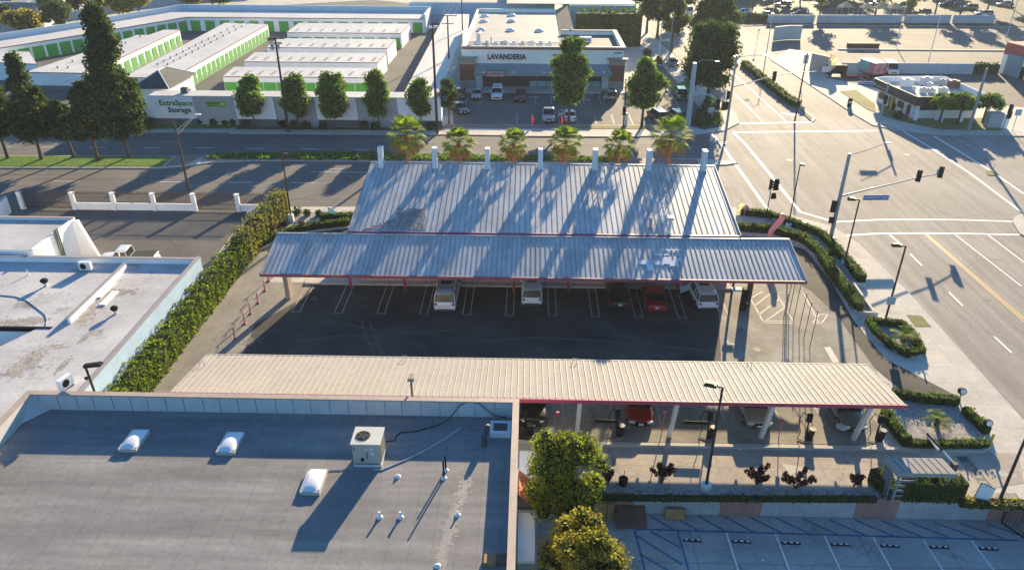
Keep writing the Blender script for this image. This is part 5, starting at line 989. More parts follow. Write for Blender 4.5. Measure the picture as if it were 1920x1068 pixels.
hedge([(1640, 900), (1655, 915), (1672, 932)], 1.1, 1.0, 'bushy mound at the left side of the kiosk canopy', fol_dark, seed=24, group='planting on the retaining wall', name='bush_mound', cat='bush')
hedge([(1690, 932), (1740, 934), (1795, 934)], .9, 1.6, 'dark bushes hiding the front of the kiosk canopy', fol_dark, seed=25, group='planting on the retaining wall', name='bush_mound', cat='bush')
hedge([(1800, 945), (1860, 948), (1925, 950)], .7, .4, 'flowering low hedge under the blank square sign', fol_olive, size=.12, seed=26, group='planting on the retaining wall')
_ha, _hb, _hz = GY(1084, 40, 172), GY(1199, 40, 172), GY(1140, 19, 172).z
hedge([(_ha.x, 172, 0), ((_ha.x+_hb.x)/2, 172, 0), (_hb.x, 172, 0)], 3.0, _hz, 'tall square clipped dark hedge before the teal warehouse', fol_dark, size=.45, seed=27, px=False, name='tall_hedge', group='tall boundary hedges', lump=.3)
hedge([(1394, 122), (1440, 160), (1478, 190), (1494, 200)], 1.3, .9, 'hedge along the avenue median', fol_dark, size=.3, seed=28, name='median_hedge', group='avenue planting')
hedge([(1340, 38), (1400, 39), (1470, 40)], 1.6, 1.6, 'dark hedge at the far corner of the avenue', fol_dark, size=.4, seed=29, name='far_hedge', group='avenue planting')
hedge([(1822, 138.5), (1868, 139)], .8, 2.0, 'dark hedge between the blue grey wall and the garage', fol_dark, size=.3, seed=30, name='far_hedge', group='avenue planting')
slab('avenue_median', XY([(1388, 117), (1394, 115), (1530, 222), (1524, 228)]), curb_m)
sheet('avenue_median_grass', XY([(1494, 201), (1502, 203), (1524, 221), (1519, 225)]), dry_m, .03)
rg0 = np.random.default_rng(9)
# ground cover on the median (nobody could count it)
def cover(name, pts, n, size, mt, lb, z=.05, h=.3):
    P = XY(pts); lo = np.array(P).min(0); hi = np.array(P).max(0); out = []; k = len(P)
    while len(out) < n:
        x, y = rg0.uniform(lo[0], hi[0]), rg0.uniform(lo[1], hi[1]); c = False
        for i in range(k):
            (x1, y1), (x2, y2) = P[i], P[(i+1) % k]
            if (y1 > y) != (y2 > y) and x < (x2-x1)*(y-y1)/(y2-y1)+x1: c = not c
        if c: out.append((x, y, z+rg0.random()*h))
    m = MB(); m.cards(np.array(out), size, rg0, up=.8); tag(m.build(name, mt), lb, 'plants', kind='stuff')
cover('ground_cover', [(378, 299), (400, 291), (480, 288.5), (700, 289), (1190, 297.5), (1150, 304.5), (700, 301), (480, 299.5)], 6500, .26, fol_tree, 'dense green ground cover filling the long median bed')
cover('bed_plants', [(1292, 236), (1330, 182), (1348, 196), (1350, 236), (1320, 242)], 900, .35, fol_dark, 'dark shrubs in the planted bed at the laundry corner', h=1.0)
for i, (u, v, r_) in enumerate(((287, 232, .6), (300, 232, .7), (313, 232, .7), (342, 233, .7), (376, 233, .75), (402, 234, .7), (424, 234, .6), (438, 234, .7), (462, 236, .7), (530, 238, .7), (552, 240, .75), (574, 240, .75), (607, 241, .7), (682, 241, .8), (705, 243, .8), (745, 243, .6), (808, 243, .8))):
    rg = np.random.default_rng(300+i); p = G(u, v); t = MB(); P, D = clump_points(170, (0, 0, r_*.7), r_*.95, rg, .8); t.cards(P, .3, rg); t.dome((0, 0, r_*.3), r_*.7, r_*.7, r_*.9, 8, 3)
    o = t.build('round_shrub', fol_dark, origin=(0, 0, 0)); o.location = (p.x, p.y, 0); tag(o, ORD[i]+' dark round shrub from the left along the storage front wall', 'shrub', 'round shrubs at the storage wall')
for i, (u, v, r_, lb) in enumerate(((598, 404, .45, 'small round dark shrub by the street, near the blue banner flag'), (566, 424, .4, 'small brown shrub beside the white lamp base'), (533, 424, .35, 'small dry shrub left of the white lamp base'), (558, 402, .6, 'low dark shrub between the hedge end and the street'), (576, 404, .5, 'low dark shrub right of the lamp post foot'), (1556, 478, .5, 'dark upright shrub in the corner gravel bed'), (1236, 120, 1.0, 'low dark shrub near the avenue poles'), (1213, 105, 1.0, 'low wide bush by the sunlit plaza'), (1672, 205, .8, 'dark rounded shrub beside the restaurant windows'), (1683, 222, .8, 'low dark shrub near the yellow post of the restaurant'))):
    rg = np.random.default_rng(340+i); p = G(u, v); t = MB(); P, D = clump_points(200, (0, 0, r_*.7), r_*.95, rg, .9); t.cards(P, .16 if v > 300 else .3, rg); t.dome((0, 0, r_*.3), r_*.6, r_*.6, r_*.8, 8, 3)
    o = t.build('small_shrub', fol_dark if i != 1 else fol_red, origin=(0, 0, 0)); o.location = (p.x, p.y, 0); tag(o, lb, 'shrub', 'small single shrubs')
# fan palms
def fan_palm(loc, ht, r_, lb, seed, group='fan palms behind the ribbed roof'):
    rg = np.random.default_rng(seed); t = thing('fan_palm', lb, 'palm tree', loc, 0, group); m = MB(); m.tube([(0, 0, 0), (.05, 0, ht*.5), (0, 0, ht)], [.26, .2, .17], 10)
    for k in range(26): a = k*2.4; z = ht*(.25+.75*k/26); m.box((.2*math.cos(a), .2*math.sin(a), z), (.12, .1, .16), a)
    m.build('trunk', palm_bark, t, world=False); g, dead = MB(), MB()
    for k in range(34):
        a = k*2.4+rg.random()*.4; el = R(78-k*4.0+rg.uniform(-8, 8)); dst = g if k < 27 else dead; Lp_ = r_*(.45+.12*rg.random()); dv = Vector((math.cos(a)*math.cos(el), math.sin(a)*math.cos(el), math.sin(el))); c0 = Vector((0, 0, ht)); c1 = c0+dv*Lp_
        dst.tube([c0, c1], .018, 4); side = dv.cross(Vector((0, 0, 1))).normalized(); upv = side.cross(dv)
        fl = r_*(.55+.1*rg.random())
        for j in range(13):
            b = R(-75+150*j/12); v1 = (dv*math.cos(b)+side*math.sin(b)).normalized(); e = c1+v1*fl*(1-.18*abs(j-6)/6)-Vector((0, 0, .22+.1*rg.random()))*fl; pm = c1+v1*fl*.55; w2 = side*math.cos(b)*.075-dv*math.sin(b)*.075
            dst.face([c1, pm+w2, e, pm-w2])
    g.build('fronds', fol_palm, t, world=False); dead.build('dead_fronds', mat('dead palm fronds', (.24, .13, .05), .8, .2, 2, trans=.2), t, world=False); return t
for i, (u, v, lb) in enumerate(((761, 256, 'fan palm above the left end of the ribbed roof'), (860, 268, 'fan palm, second from the left behind the ribbed roof'), (963, 274, 'fan palm, third from the left behind the ribbed roof'), (1061, 268, 'fan palm, third from the right behind the ribbed roof'), (1162, 270, 'fan palm, second from the right behind the ribbed roof'), (1258, 259, 'fan palm at the right end, nearest the white kerb nose'))):
    q = GY(u, v, 75.6); fan_palm((q.x, 75.6, 0), q.z+(.25, .0, .3, .1, -.1, .3)[i], (2.3, 1.9, 1.75, 1.95, 1.85, 2.4)[i], lb, 400+i)
def cycad(u, v, s_, lb, th=.5):
    p = G(u, v); t = thing('sago_palm', lb, 'palm', tuple(p), 0, 'sago palms'); rg = np.random.default_rng(int(u)); m = MB(); m.tube([(0, 0, 0), (0, 0, th)], [.18, .14], 8); m.build('trunk', bark, t, world=False); g = MB()
    for k in range(26):
        a = k*2.4; el = R(rg.uniform(8, 65)); pts = [Vector((math.cos(a)*r2*math.cos(el), math.sin(a)*r2*math.cos(el), th+r2*math.sin(el)-.45*r2*r2/s_)) for r2 in np.linspace(0, s_, 7)]; sd_ = Vector((-math.sin(a), math.cos(a), 0))
        for q0, q1 in zip(pts[:-1], pts[1:]):
            for tt in (0, .5):
                q = q0.lerp(q1, tt); dv = (q1-q0).normalized(); 
                for sg_ in (-1, 1): tip = q+(sd_*sg_*.26+dv*.12)*(s_*.8); g.face([q, q+dv*.05, tip])
    g.build('fronds', fol_palm, t, world=False)
cycad(1693, 640, 1.45, 'sago palm in the triangular hedge bed beside the lamp post'); cycad(1755, 797, 1.15, 'sago palm in the gravel bed at the lane exit'); cycad(1557, 497, .6, 'small sago palm in the corner gravel strip')

# ================================================================== POLES, LAMPS, SIGNALS
def lamp_post(u, vb, vt, armdir, lb, base=None, r_=.07, z=0, arm=.9, head=(.72, .36, .2), mt=None, sign=None, ring=False):
    p = G(u, vb, z); h = HT(u, vb, vt, z); t = thing('lamp_post', lb, 'lamp post', tuple(p), 0, 'dark lamp posts around the car wash'); m = MB(); m.tube([(0, 0, 0), (0, 0, h)], [r_*1.15, r_*.85], 8); m.build('pole', mt or dark_m, t, world=False)
    a = Vector((*armdir, 0)); m = MB(); m.tube([(0, 0, h-.12), tuple(a*arm*.4+Vector((0, 0, h-.05)))], .05, 6)
    c = a*(arm*.4+head[0]/2); m.build('arm', mt or dark_m, t, world=False); m = MB(); ang = math.atan2(a.y, a.x); m.box((c.x, c.y, h-.03), head, ang); m.box((c.x+a.x*.05, c.y+a.y*.05, h+head[2]/2), (head[0]*.7, head[1]*.8, .06), ang); o = m.build('lamp_head', dark_m, t, world=False)
    m = MB(); m.box((c.x, c.y, h-.03-head[2]/2-.01), (head[0]*.7, head[1]*.7, .02), ang); m.build('lens', clear_l, o, world=False)
    if base == 'white': m = MB(); m.hexa([(-.28, -.28, 0), (.28, -.28, 0), (.28, .28, 0), (-.28, .28, 0)], [(-.24, -.24, .85), (.24, -.24, .85), (.24, .24, .85), (-.24, .24, .85)]); m.build('footing', plastic_w, t, world=False)
    if base == 'round': m = MB(); m.cyl((0, 0, 0), .32, .42, 16); m.build('footing', plastic_w, t, world=False)
    if sign: m = MB(); m.bb(-.35, .35, -.13, -.1, sign, sign+.75); m.build('sign_plate', mat('back of sign', (.35, .45, .5), .5), t, world=False)
    return t
lamp_post(547, 415, 287, (.8, -.5), 'tall dark lamp post with a white footing at the north driveway', 'white', .08)
lamp_post(1477.5, 426, 305, (.1, -1), 'slim dark lamp post in the corner hedges behind the pink tube', 'round', .065, head=(.4, .4, .14))
lamp_post(1583, 494, 373, (-1, 0), 'dark lamp post in the corner gravel, right of the signal pole', 'round', .075)
lamp_post(1658, 606, 460, (-1, .1), 'dark lamp post carrying a square plate in the triangular hedge', 'round', .08, sign=1.9)
lamp_post(1323, 916, 724, (-.9, .3), 'tall dark lamp post in front of the cream canopy', 'round', .08, z=0)
lamp_post(1873, 940, 812, (1, 0.4), 'lamp post at the right edge beside the blank square sign', None, .09)
q = GY(772, 740, 33.4); t = thing('lamp_post', 'lamp head rising behind the near parapet at centre', 'lamp post', (q.x, 33.5, -1.5), 0, 'dark lamp posts around the car wash'); zt = GY(772, 712, 33.5).z; m = MB(); m.tube([(0, 0, 0), (0, 0, zt+1.5)], .06, 8); m.build('pole', dark_m, t, world=False)
m = MB(); m.hexa([(-.2, -.1, zt+1.45), (.2, -.1, zt+1.45), (.16, .5, zt+1.5), (-.16, .5, zt+1.5)], [(-.17, -.05, zt+1.62), (.17, -.05, zt+1.62), (.12, .45, zt+1.62), (-.12, .45, zt+1.62)]); m.build('lamp_head', stone_w, t, world=False)
q = GY(183, 740, 34.5); t = thing('lamp_post', 'black lamp head and short arm rising behind the west end of the near roof', 'lamp post', (q.x, 34.6, 0), 0, 'dark lamp posts around the car wash'); zt = GY(170, 686, 34.6).z; m = MB(); m.tube([(0, 0, 0), (-.25, 0, zt)], .07, 8); m.build('pole', black_m, t, world=False); m = MB(); m.hexa([(-.3, -.17, zt-.06), (.75, -.2, zt+.1), (.75, .2, zt+.1), (-.3, .17, zt-.06)], [(-.3, -.12, zt+.1), (.7, -.15, zt+.25), (.7, .15, zt+.25), (-.3, .12, zt+.1)]); m.build('lamp_head', black_m, t, world=False); m = MB(); m.cyl((-.42, 0, zt-.9), .1, .12, 10); m.build('sensor', black_m, t, world=False)
def util(u, vb, vt, lb, arms=(), r_=.16, lean=0):
    p = G(u, vb); h = HT(u, vb, vt); t = thing('utility_pole', lb, 'utility pole', tuple(p), 0, 'wooden utility poles'); m = MB(); m.tube([(0, 0, 0), (lean, 0, h)], [r_*1.2, r_*.8], 8); m.build('pole', wood_p, t, world=False)
    for z, w_ in arms:
        m = MB(); m.bb(-w_/2, w_/2, .1, .2, h+z-.06, h+z+.06); o = m.build('cross_arm', wood_p, t, world=False)
        m = MB(); [m.cyl((x, .15, h+z+.06), .05, .16, 6) for x in np.linspace(-w_/2+.1, w_/2-.1, 4)]; m.build('insulator', pale_steel, o, world=False)
    return p, h
p1, h1 = util(541, 247, 70, 'wooden utility pole with transformers in front of the storage wall', ((-.2, 2.6), (-.9, 1.6)))
t = thing('pole_transformer', 'grey transformer cans and gear on the left wooden pole top', 'transformer', (p1.x, p1.y, h1-1)); m = MB(); m.cyl((p1.x-.5, p1.y-.25, h1-1.6), .25, .8, 10); m.cyl((p1.x+.35, p1.y-.3, h1-1.5), .2, .7, 10); m.build('can', steel, t); m = MB(); m.bb(p1.x-.8, p1.x+.8, p1.y-.3, p1.y-.2, h1-.7, h1-.6); m.build('bracket', dark_m, t)
p2, h2 = util(820, 250, 52, 'tallest wooden utility pole at the end of the storage wall', (), .18)
p = p2; t = thing('flood_light', 'two white flood lights on top of the tallest wooden pole', 'flood light', (p2.x, p2.y, h2)); m = MB(); m.box((p2.x-.3, p2.y-.3, h2+.1), (.4, .3, .3)); m.box((p2.x+.5, p2.y-.3, h2+.15), (.6, .3, .3), .4); m.build('lamp_head', white_m, t)
p3, h3 = util(843, 143, 30, 'wooden pole with two cross arms above the narrow storage roof', ((0, 3.4), (-1.4, 2.2)), .15)
p4, h4 = util(868, 85, -30, 'thin tall wooden pole beside the laundry roof corner', ((-.3, 2),), .13)
pL = G(354, 357); tl, hl = util(354, 357, 228, 'leaning wooden pole with a long street light arm at the left road', (), .12)
t = thing('street_light', 'pale braced street light arm on the leaning wooden pole', 'street light', (pL.x, pL.y, hl-2)); e = GY(370, 215, pL.y+.6); m = MB(); m.tube([(pL.x, pL.y, hl-1.6), (e.x-.1, e.y, e.z)], .035, 6); m.tube([(pL.x, pL.y, hl-1.1), (e.x-.7, e.y, e.z-.35)], .025, 6); m.build('arm', pale_steel, t); m = MB(); m.box((e.x+.1, e.y, e.z+.03), (.6, .25, .12)); m.build('lamp_head', plastic_w, t)
wires = []
def wire(a, b, sag, lb, r_=.016): m = MB(); a, b = Vector(a), Vector(b); m.tube([a.lerp(b, k/10)-Vector((0, 0, sag*4*(k/10)*(1-k/10))) for k in range(11)], r_, 4); solo('overhead_wire', m, mat('pale wire', (.25, .25, .26), .5), lb, 'wire', 'overhead wires')
for k, (va, vb_) in enumerate(((183, 150), (199, 157), (207, 164))):
    a = GY(-30, va+6, 100); wire(a, GY(170, vb_-12, 106), .3, ('upper', 'middle', 'lower')[k]+' one of the three pale wires across the left pines')
for k in range(3): wire((p3.x-1.2+k*1.2, p3.y, h3), (p4.x-.6+k*.6, p4.y, h4-.3), .5, ('left', 'middle', 'right')[k]+' wire strung between the two cross arm poles over the narrow roof')
for k in range(2): wire((p2.x+.2*k, p2.y, h2-2-k), (p3.x, p3.y, h3-1.4), .8, ('upper', 'lower')[k]+' wire from the tallest pole to the cross arm pole')
wire((p2.x, p2.y, h2-4.5), (LX0, 133.5, 5.0), 1.5, 'white service cable from the tallest pole to the laundry corner', .03)
# traffic signals
def sig_head(m3, c, rz, n=3, s=.38):
    m, l = m3; h = 1.15 if n == 3 else .55; m.box(c, (s+.14, .06, h+.15), rz); off = Vector((math.sin(rz)*.14, -math.cos(rz)*.14, 0)); m.box(tuple(Vector(c)+off), (s, .24, h), rz)
    for k in range(n): m.tube([Vector(c)+off*1.8+Vector((0, 0, (k-(n-1)/2)*.3)), Vector(c)+off*3.4+Vector((0, 0, (k-(n-1)/2)*.3+.0))], .12, 8)
def signal_mast(name, u, vb, vt, arm_pts, heads, lb, side=(), lamp=None, r_=.16, mt=None, sign=None, col=None):
    p = G(u, vb); h = HT(u, vb, vt); t = thing(name, lb, 'traffic signal', tuple(p), 0, 'traffic signal masts'); mt = mt or mat('grey blue mast paint', (.23, .29, .33), .5, .08, 1)
    m = MB(); m.tube([(0, 0, 0), (0, 0, h)], [r_*1.35, r_], 12); m.cyl((0, 0, 0), r_*1.9, .12, 12); m.build('pole', mt, t, world=False)
    if arm_pts: m = MB(); n = len(arm_pts); m.tube([Vector(a) for a in arm_pts], [r_*.62-(r_*.35)*k/(n-1) for k in range(n)], 8); m.build('mast_arm', mt, t, world=False)
    for c, rz in heads: m = MB(); sig_head((m, None), c, rz); m.build('signal_head', black_m, t, world=False)
    for c, rz, n in side: m = MB(); sig_head((m, None), c, rz, n); m.build('signal_head' if n == 3 else 'walk_signal', black_m, t, world=False)
    if lamp: m = MB(); m.tube([Vector(a) for a in lamp], .035, 6); m.build('light_arm', mt, t, world=False); m = MB(); e = lamp[-1]; m.box((e[0]+.15, e[1], e[2]), (.5, .25, .1)); m.build('lamp_head', plastic_w, t, world=False)
    if sign:
        c, w_, txt, rz = sign; m = MB(); m.box(c, (w_, .03, .56), R(rz)); o = m.build('street_sign', mat('street sign blue', (.01, .13, .42), .4), t, world=False)
        for k in (-.3, .3): mm = MB(); x = c[0]+k*w_*math.cos(R(rz)); y = c[1]+k*w_*math.sin(R(rz)); mm.tube([(x, y, c[2]+.18), (x, y+.02, c[2]+.42)], .02, 4); mm.build('hanger', mt, o, world=False)
        me = text_mesh(txt, .33, .004, plate_m, 'lettering', None, Vector((c[0]+.025*math.sin(R(rz)), c[1]-.025*math.cos(R(rz)), c[2])), rz=rz, bold=.004); me.parent = t
    return t, p, h
# main mast at the near corner
pS = G(1557.5, 446); dirv = Vector((.87, .50, 0))
def arm_at(u, v, p, d):                        # point above the line p + s*d seen at picture column u
    best = None
    for s_ in np.linspace(0, 16, 321):
        q = p+d*s_; c = Vector((q.x, q.y, q.z-CAM_H)); 
        uu = None
        lo, hi = 0., 12.
        for _ in range(30):
            mm = (lo+hi)/2; cc = Vector((q.x, q.y, mm-CAM_H)); row = 534-F_PX*cc.dot(_u)/cc.dot(_f)
            if row > v: lo = mm
            else: hi = mm
        cc = Vector((q.x, q.y, lo-CAM_H)); uu = 960+F_PX*cc.dot(_r)/cc.dot(_f)
        if best is None or abs(uu-u) < best[0]: best = (abs(uu-u), s_, lo)
    return Vector((d.x*best[1], d.y*best[1], best[2]))
A_ = [arm_at(u, v, pS, dirv) for u, v in ((1579, 367), (1620, 357), (1672, 345), (1724, 332), (1762, 326), (1818, 324))]
A_[0] = Vector((0, 0, A_[0].z))
hd = [arm_at(1723, 330, pS, dirv), arm_at(1813, 323, pS, dirv)]
sgp = arm_at(1640, 364, pS, dirv)
LA = [arm_at(u, v, pS, dirv) for u, v in ((1594, 291), (1625, 282), (1662, 268))]; LA[0] = Vector((0, 0, LA[0].z))
t, p, h = signal_mast('signal_mast', 1557.5, 446, 288, A_, [(tuple(a), R(-25)) for a in hd], 'large curved signal mast with a blue street sign at the near corner', side=(((-.5, -.2, 3.6), R(160), 3), ((-.42, -.2, 2.1), R(160), 1)), lamp=LA, sign=(tuple(sgp+Vector((.1, -.25, -.28))), 2.7, 'PARAMOUNT BLVD', 3))
m = MB(); a = arm_at(1803, 323, pS, dirv); m.box((a.x-.1, a.y, a.z+.05), (.8, .04, .75), R(10)); m.build('sign_plate', mat('back of sign', (.35, .45, .5), .5), t, world=False)
# far corner masts
d2 = Vector((1, .12, 0)).normalized(); pN = G(1358, 268)
AN = [arm_at(u, v, pN, d2) for u, v in ((1378, 163), (1400, 157), (1440, 145), (1480, 137), (1532, 134))]; AN[0] = Vector((0, 0, AN[0].z))
LN = [arm_at(u, v, pN, d2) for u, v in ((1386, 108), (1410, 98), (1432, 88))]; LN[0] = Vector((0, 0, LN[0].z))
signal_mast('signal_mast', 1358, 268, 104, AN, [(tuple(arm_at(1452, 143, pN, d2)), R(170))], 'slim grey signal mast at the end of the laundry corner sidewalk', side=(((-.5, 0, HT(1358, 268, 178)), R(90), 3), ((-.5, 0, HT(1358, 268, 198)), R(90), 3)), lamp=LN, r_=.13)
d3 = Vector((.95, -.3, 0)).normalized(); pC = G(1289, 239)
AC = [arm_at(u, v, pC, d3) for u, v in ((1297, 176), (1318, 175), (1332, 179), (1345, 190))]; AC[0] = Vector((0, 0, AC[0].z))
LC = [(0, 0, HT(1289, 239, 120)), (1.0, 0, HT(1289, 239, 112)), (2.4, 0, HT(1289, 239, 113)), (3.0, 0, HT(1289, 239, 115))]
signal_mast('signal_mast', 1289, 239, 118, AC, [(tuple(arm_at(1346, 194, pC, d3)), R(20)), (tuple(arm_at(1356, 199, pC, d3)), R(20))], 'thick pale blue signal mast with a curved arm by the laundry lot corner', lamp=LC, r_=.30, mt=mat('pale blue mast paint', (.32, .42, .46), .5, .06, 1), sign=((1.9, -.5, HT(1289, 239, 187)), 1.4, 'FLORENCE', -50) if 0 else None)
d4 = Vector((-1, .1, 0)).normalized(); pE = G(1648, 233)
AE = [arm_at(u, v, pE, d4) for u, v in ((1659, 170), (1636, 157), (1610, 145), (1560, 132), (1500, 134))]; AE[0] = Vector((0, 0, AE[0].z))
signal_mast('signal_mast', 1648, 233, 156, [AE[0], AE[1], AE[2]], [((.0, -.3, HT(1648, 233, 186)), R(150))], 'grey signal mast on the restaurant corner near the yellow post', r_=.14, sign=(tuple(arm_at(1624, 154, pE, d4)+Vector((0, 0, -.2))), 2.2, 'PARAMOUNT BLVD', 0))
p = G(1815, 247); signal_mast('signal_pole', 1815, 247, 128, None, [], 'tall bare grey pole in front of the clipped round trees', r_=.16)
signal_mast('signal_pole', 1880, 242, 205, None, [((0, -.25, HT(1880, 242, 203)), R(10)), ((.1, -.25, HT(1880, 242, 214)), R(10))], 'short signal post with two black heads by the restaurant drive', r_=.05)
signal_mast('signal_pole', 1437, 404, 340, None, [((-.25, 0, HT(1437, 404, 345)), R(70)), ((.45, 0, HT(1437, 404, 346)), R(15))], 'short signal post with two black heads at the near corner crossing', side=(((.35, 0, HT(1437, 404, 367)), R(20), 1),), r_=.05)
signal_mast('signal_pole', 1168, 240, 160, None, [], 'thin black post with dark box and meter between two parkway trees', r_=.06, mt=black_m, side=(((0, -.1, 2.6), 0, 3),))
signal_mast('signal_pole', 1248, 172, 26, None, [], 'tall thin grey pole beside the avenue walk', r_=.09)
def street_light(u, vb, vt, ue, ve, lb, r_=.1, y_off=0):
    p = G(u, vb); h = HT(u, vb, vt); t = thing('street_light', lb, 'street light', tuple(p), 0, 'far street lights'); m = MB(); m.tube([(0, 0, 0), (0, 0, h)], [r_, r_*.7], 8); m.build('pole', pale_steel, t, world=False)
    e = GY(ue, ve, p.y)-p; m = MB(); m.tube([(0, 0, h-.4), (e.x*.35, 0, max(h, e.z)+.2), (e.x*.7, 0, e.z+.25), (e.x, 0, e.z)], .05, 6); m.build('arm', pale_steel, t, world=False); m = MB(); m.box((e.x, 0, e.z-.03), (.7, .3, .14)); m.build('lamp_head', plastic_w, t, world=False)
street_light(1680, 88, -5, 1645, 6, 'far street light with a long curved arm over the far road')
street_light(1740, 119, 27, 1735, 29, 'far street light standing at the blue grey wall')
street_light(1886, 74, -6, 1897, 34, 'far street light at the top right corner')
street_light(1235, 112, 45, 1240, 47, 'thin lamp pole near the sunlit plaza')
street_light(1437, 100, -10, 1434, 0, 'tall thin grey pole by the near end of the far wall')
p = G(1862, 322); t = thing('island_post', 'slim white post on the tiny grassy island in the intersection', 'post', (p.x, p.y, -.05)); m = MB(); m.tube([(0, 0, 0), (0, 0, 1.1)], .05, 6); m.build('post', plastic_w, t, world=False)
# blank square sign, small signs, flags
t = thing('square_sign', 'blank white square sign in a dark frame on two legs at bottom right', 'sign', tuple(G(1838, 948))); P = [Vector((-.95, 0, .75)), Vector((.25, -.45, .55)), Vector((.95, .1, 1.15)), Vector((-.25, .5, 1.5))]
a = GY(1828, 932, 35.0); c4 = [GY(1841, 905, 34.2), GY(1866, 916, 34.0), GY(1852, 940, 33.95), GY(1827, 930, 34.15)]; n2 = (c4[1]-c4[0]).cross(c4[3]-c4[0]).normalized()*.04
m = MB(); m.hexa([q+n2 for q in c4], [q-n2 for q in c4]); m.build('panel', plastic_w, t); m = MB(); m.tube([*c4, c4[0]], .035, 6); m.build('frame', black_m, t)
for k in (2, 3): m = MB(); m.tube([c4[k], (c4[k].x-.02, 34.1, -.6)], .025, 6); m.build('leg', black_m, t)
t = thing('drive_sign', 'small magenta direction sign with white bars by the north driveway', 'sign', tuple(G(515, 442))); p = G(515, 440); m = MB(); zc = .9; m.hexa([(p.x-.38, p.y-.03, zc-.28), (p.x+.38, p.y-.03, zc-.28), (p.x+.38, p.y, zc-.28), (p.x-.38, p.y, zc-.28)], [(p.x-.38, p.y-.03, zc+.28), (p.x+.38, p.y-.03, zc+.28), (p.x+.38, p.y, zc+.28), (p.x-.38, p.y, zc+.28)]); m.build('panel', magenta, t)
text_mesh('DO NOT', .2, .004, plate_m, 'lettering', t, Vector((p.x, p.y-.035, zc+.1)), bold=.005); text_mesh('ENTER', .2, .004, plate_m, 'lettering', t, Vector((p.x, p.y-.035, zc-.12)), bold=.005)
for k in (-.3, .3): m = MB(); m.tube([(p.x+k, p.y+.02, 0), (p.x+k, p.y+.02, zc)], .02, 6); m.build('leg', black_m, t)
def feather(u, vb, vt, w_, mt, lb, side=0, h0=.2):
    p = G(u, vb); h = HT(u, vb, vt); t = thing('feather_flag', lb, 'flag', tuple(p), 0, 'feather flags'); m = MB(); m.tube([(0, 0, 0), (0, 0, h*.8), (w_*.5, 0, h)], .02, 6); m.build('pole', pale_steel, t, world=False)
    m = MB(); K = 8; L1, L2 = [], []
    for k in range(K+1): s_ = k/K; z = h*(h0+(1-h0)*s_); wv = w_*(.55+.45*math.sin(s_*3))*(1 if s_ < .8 else (1-s_)*5+.1); L1.append((.01, .03*math.sin(s_*6), z)); L2.append((wv, .09*math.sin(s_*6+1), z-.08))
    for k in range(K): m.face([L1[k], L2[k], L2[k+1], L1[k+1]])
    o = m.build('banner', mt, t, world=False); return t
redfl = mat('red banner cloth', (.45, .02, .06), .6, .3, 3, trans=.2)
feather(997, 238, 214, .32, redfl, 'red feather flag on the brick driveway edge, left of the silver pickup'); feather(1052, 238, 215, .32, redfl, 'red feather flag between the silver pickup and the white sedan')
feather(1549, 143, 100, 1.5, mat('orange white banner cloth', (.8, .28, .08), .6, .5, 2, col2=(.8, .7, .6), trans=.2), 'orange and white feather flag beside the ivy topped wall')
feather(617, 412, 388, .85, mat('blue banner cloth', (.10, .22, .45), .6, .2, 2, trans=.2), 'blue teardrop flag at the north driveway', h0=.1)
feather(1381, 402, 374, .8, mat('green white banner cloth', (.45, .55, .48), .6, .5, 2, col2=(.8, .8, .8), trans=.2), 'green and white pennant by the corner hedge', h0=.05)
t = thing('pinwheel', 'purple and magenta pinwheel in the corner hedge beside the pennant', 'pinwheel', tuple(G(1395, 412))); p = G(1395, 410); m = MB()
for k in range(8): a = k*.785; m.face([(p.x, p.y, 1.25), (p.x+.35*math.cos(a), p.y-.02, 1.25+.35*math.sin(a)), (p.x+.33*math.cos(a+.6), p.y+.05, 1.25+.33*math.sin(a+.6))])
m.build('vanes', mat('magenta foil', (.35, .03, .25), .4), t); m = MB(); m.tube([(p.x, p.y, 0), (p.x, p.y, 1.25)], .02, 5); m.build('stick', pale_steel, t)
# pink tube figure
p = G(1448, 462); pts = [Vector((p.x, p.y, .5)), GY(1441, 449, p.y), GY(1447, 432, p.y), GY(1458, 420, p.y+.1), GY(1466, 410, p.y+.2), GY(1467, 401, p.y+.2)]
t = thing('air_dancer', 'bent pink inflatable tube rising behind the right end of the middle canopy', 'inflatable', tuple(p)); m = MB(); m.tube(pts, [.26, .26, .28, .3, .3, .22], 12); m.build('tube', mat('pink nylon', (.75, .36, .42), .6, .06, 1, trans=.25), t, smooth=True); m = MB(); m.cyl((p.x, p.y, 0), .3, .5, 12); m.build('blower', black_m, t)
# bollards and barriers
def bollard(u, vb, vt, lb, mt, r_=.08, name='bollard'): p = G(u, vb); h = HT(u, vb, vt); t = thing(name, lb, 'bollard', tuple(p), 0, 'bollards and short posts'); m = MB(); m.cyl((0, 0, 0), r_, h, 10); m.dome((0, 0, h), r_, r_, r_*.6, 10, 3); m.build('post', mt, t, world=False); m = MB(); m.cyl((0, 0, 0), r_*2, .04, 12); m.build('base_plate', mt, t, world=False)
bollard(1854, 838, 814, 'leaning yellow bollard at the kerb end by the sidewalk', yellow_paint); bollard(1724, 667, 646, 'yellow post at the tip of the triangular hedge', yellow_paint, .06); bollard(1668, 208, 186, 'yellow post beside the restaurant wall', yellow_paint, .2)
t = thing('rope_barrier', 'row of magenta posts linked by a cord along the west drive lane', 'barrier', tuple(G(460, 600)))
bp = [(504, 527), (497, 545), (484, 568), (470, 588), (459, 607), (441, 637)]; tops = []
for u, v in bp: p = G(u, v); m = MB(); m.tube([(p.x, p.y, 0), (p.x, p.y, 1.05)], .045, 8); m.cyl((p.x, p.y, 0), .2, .1, 10, r2=.12); m.build('post', magenta, t); tops.append(Vector((p.x, p.y, .95)))
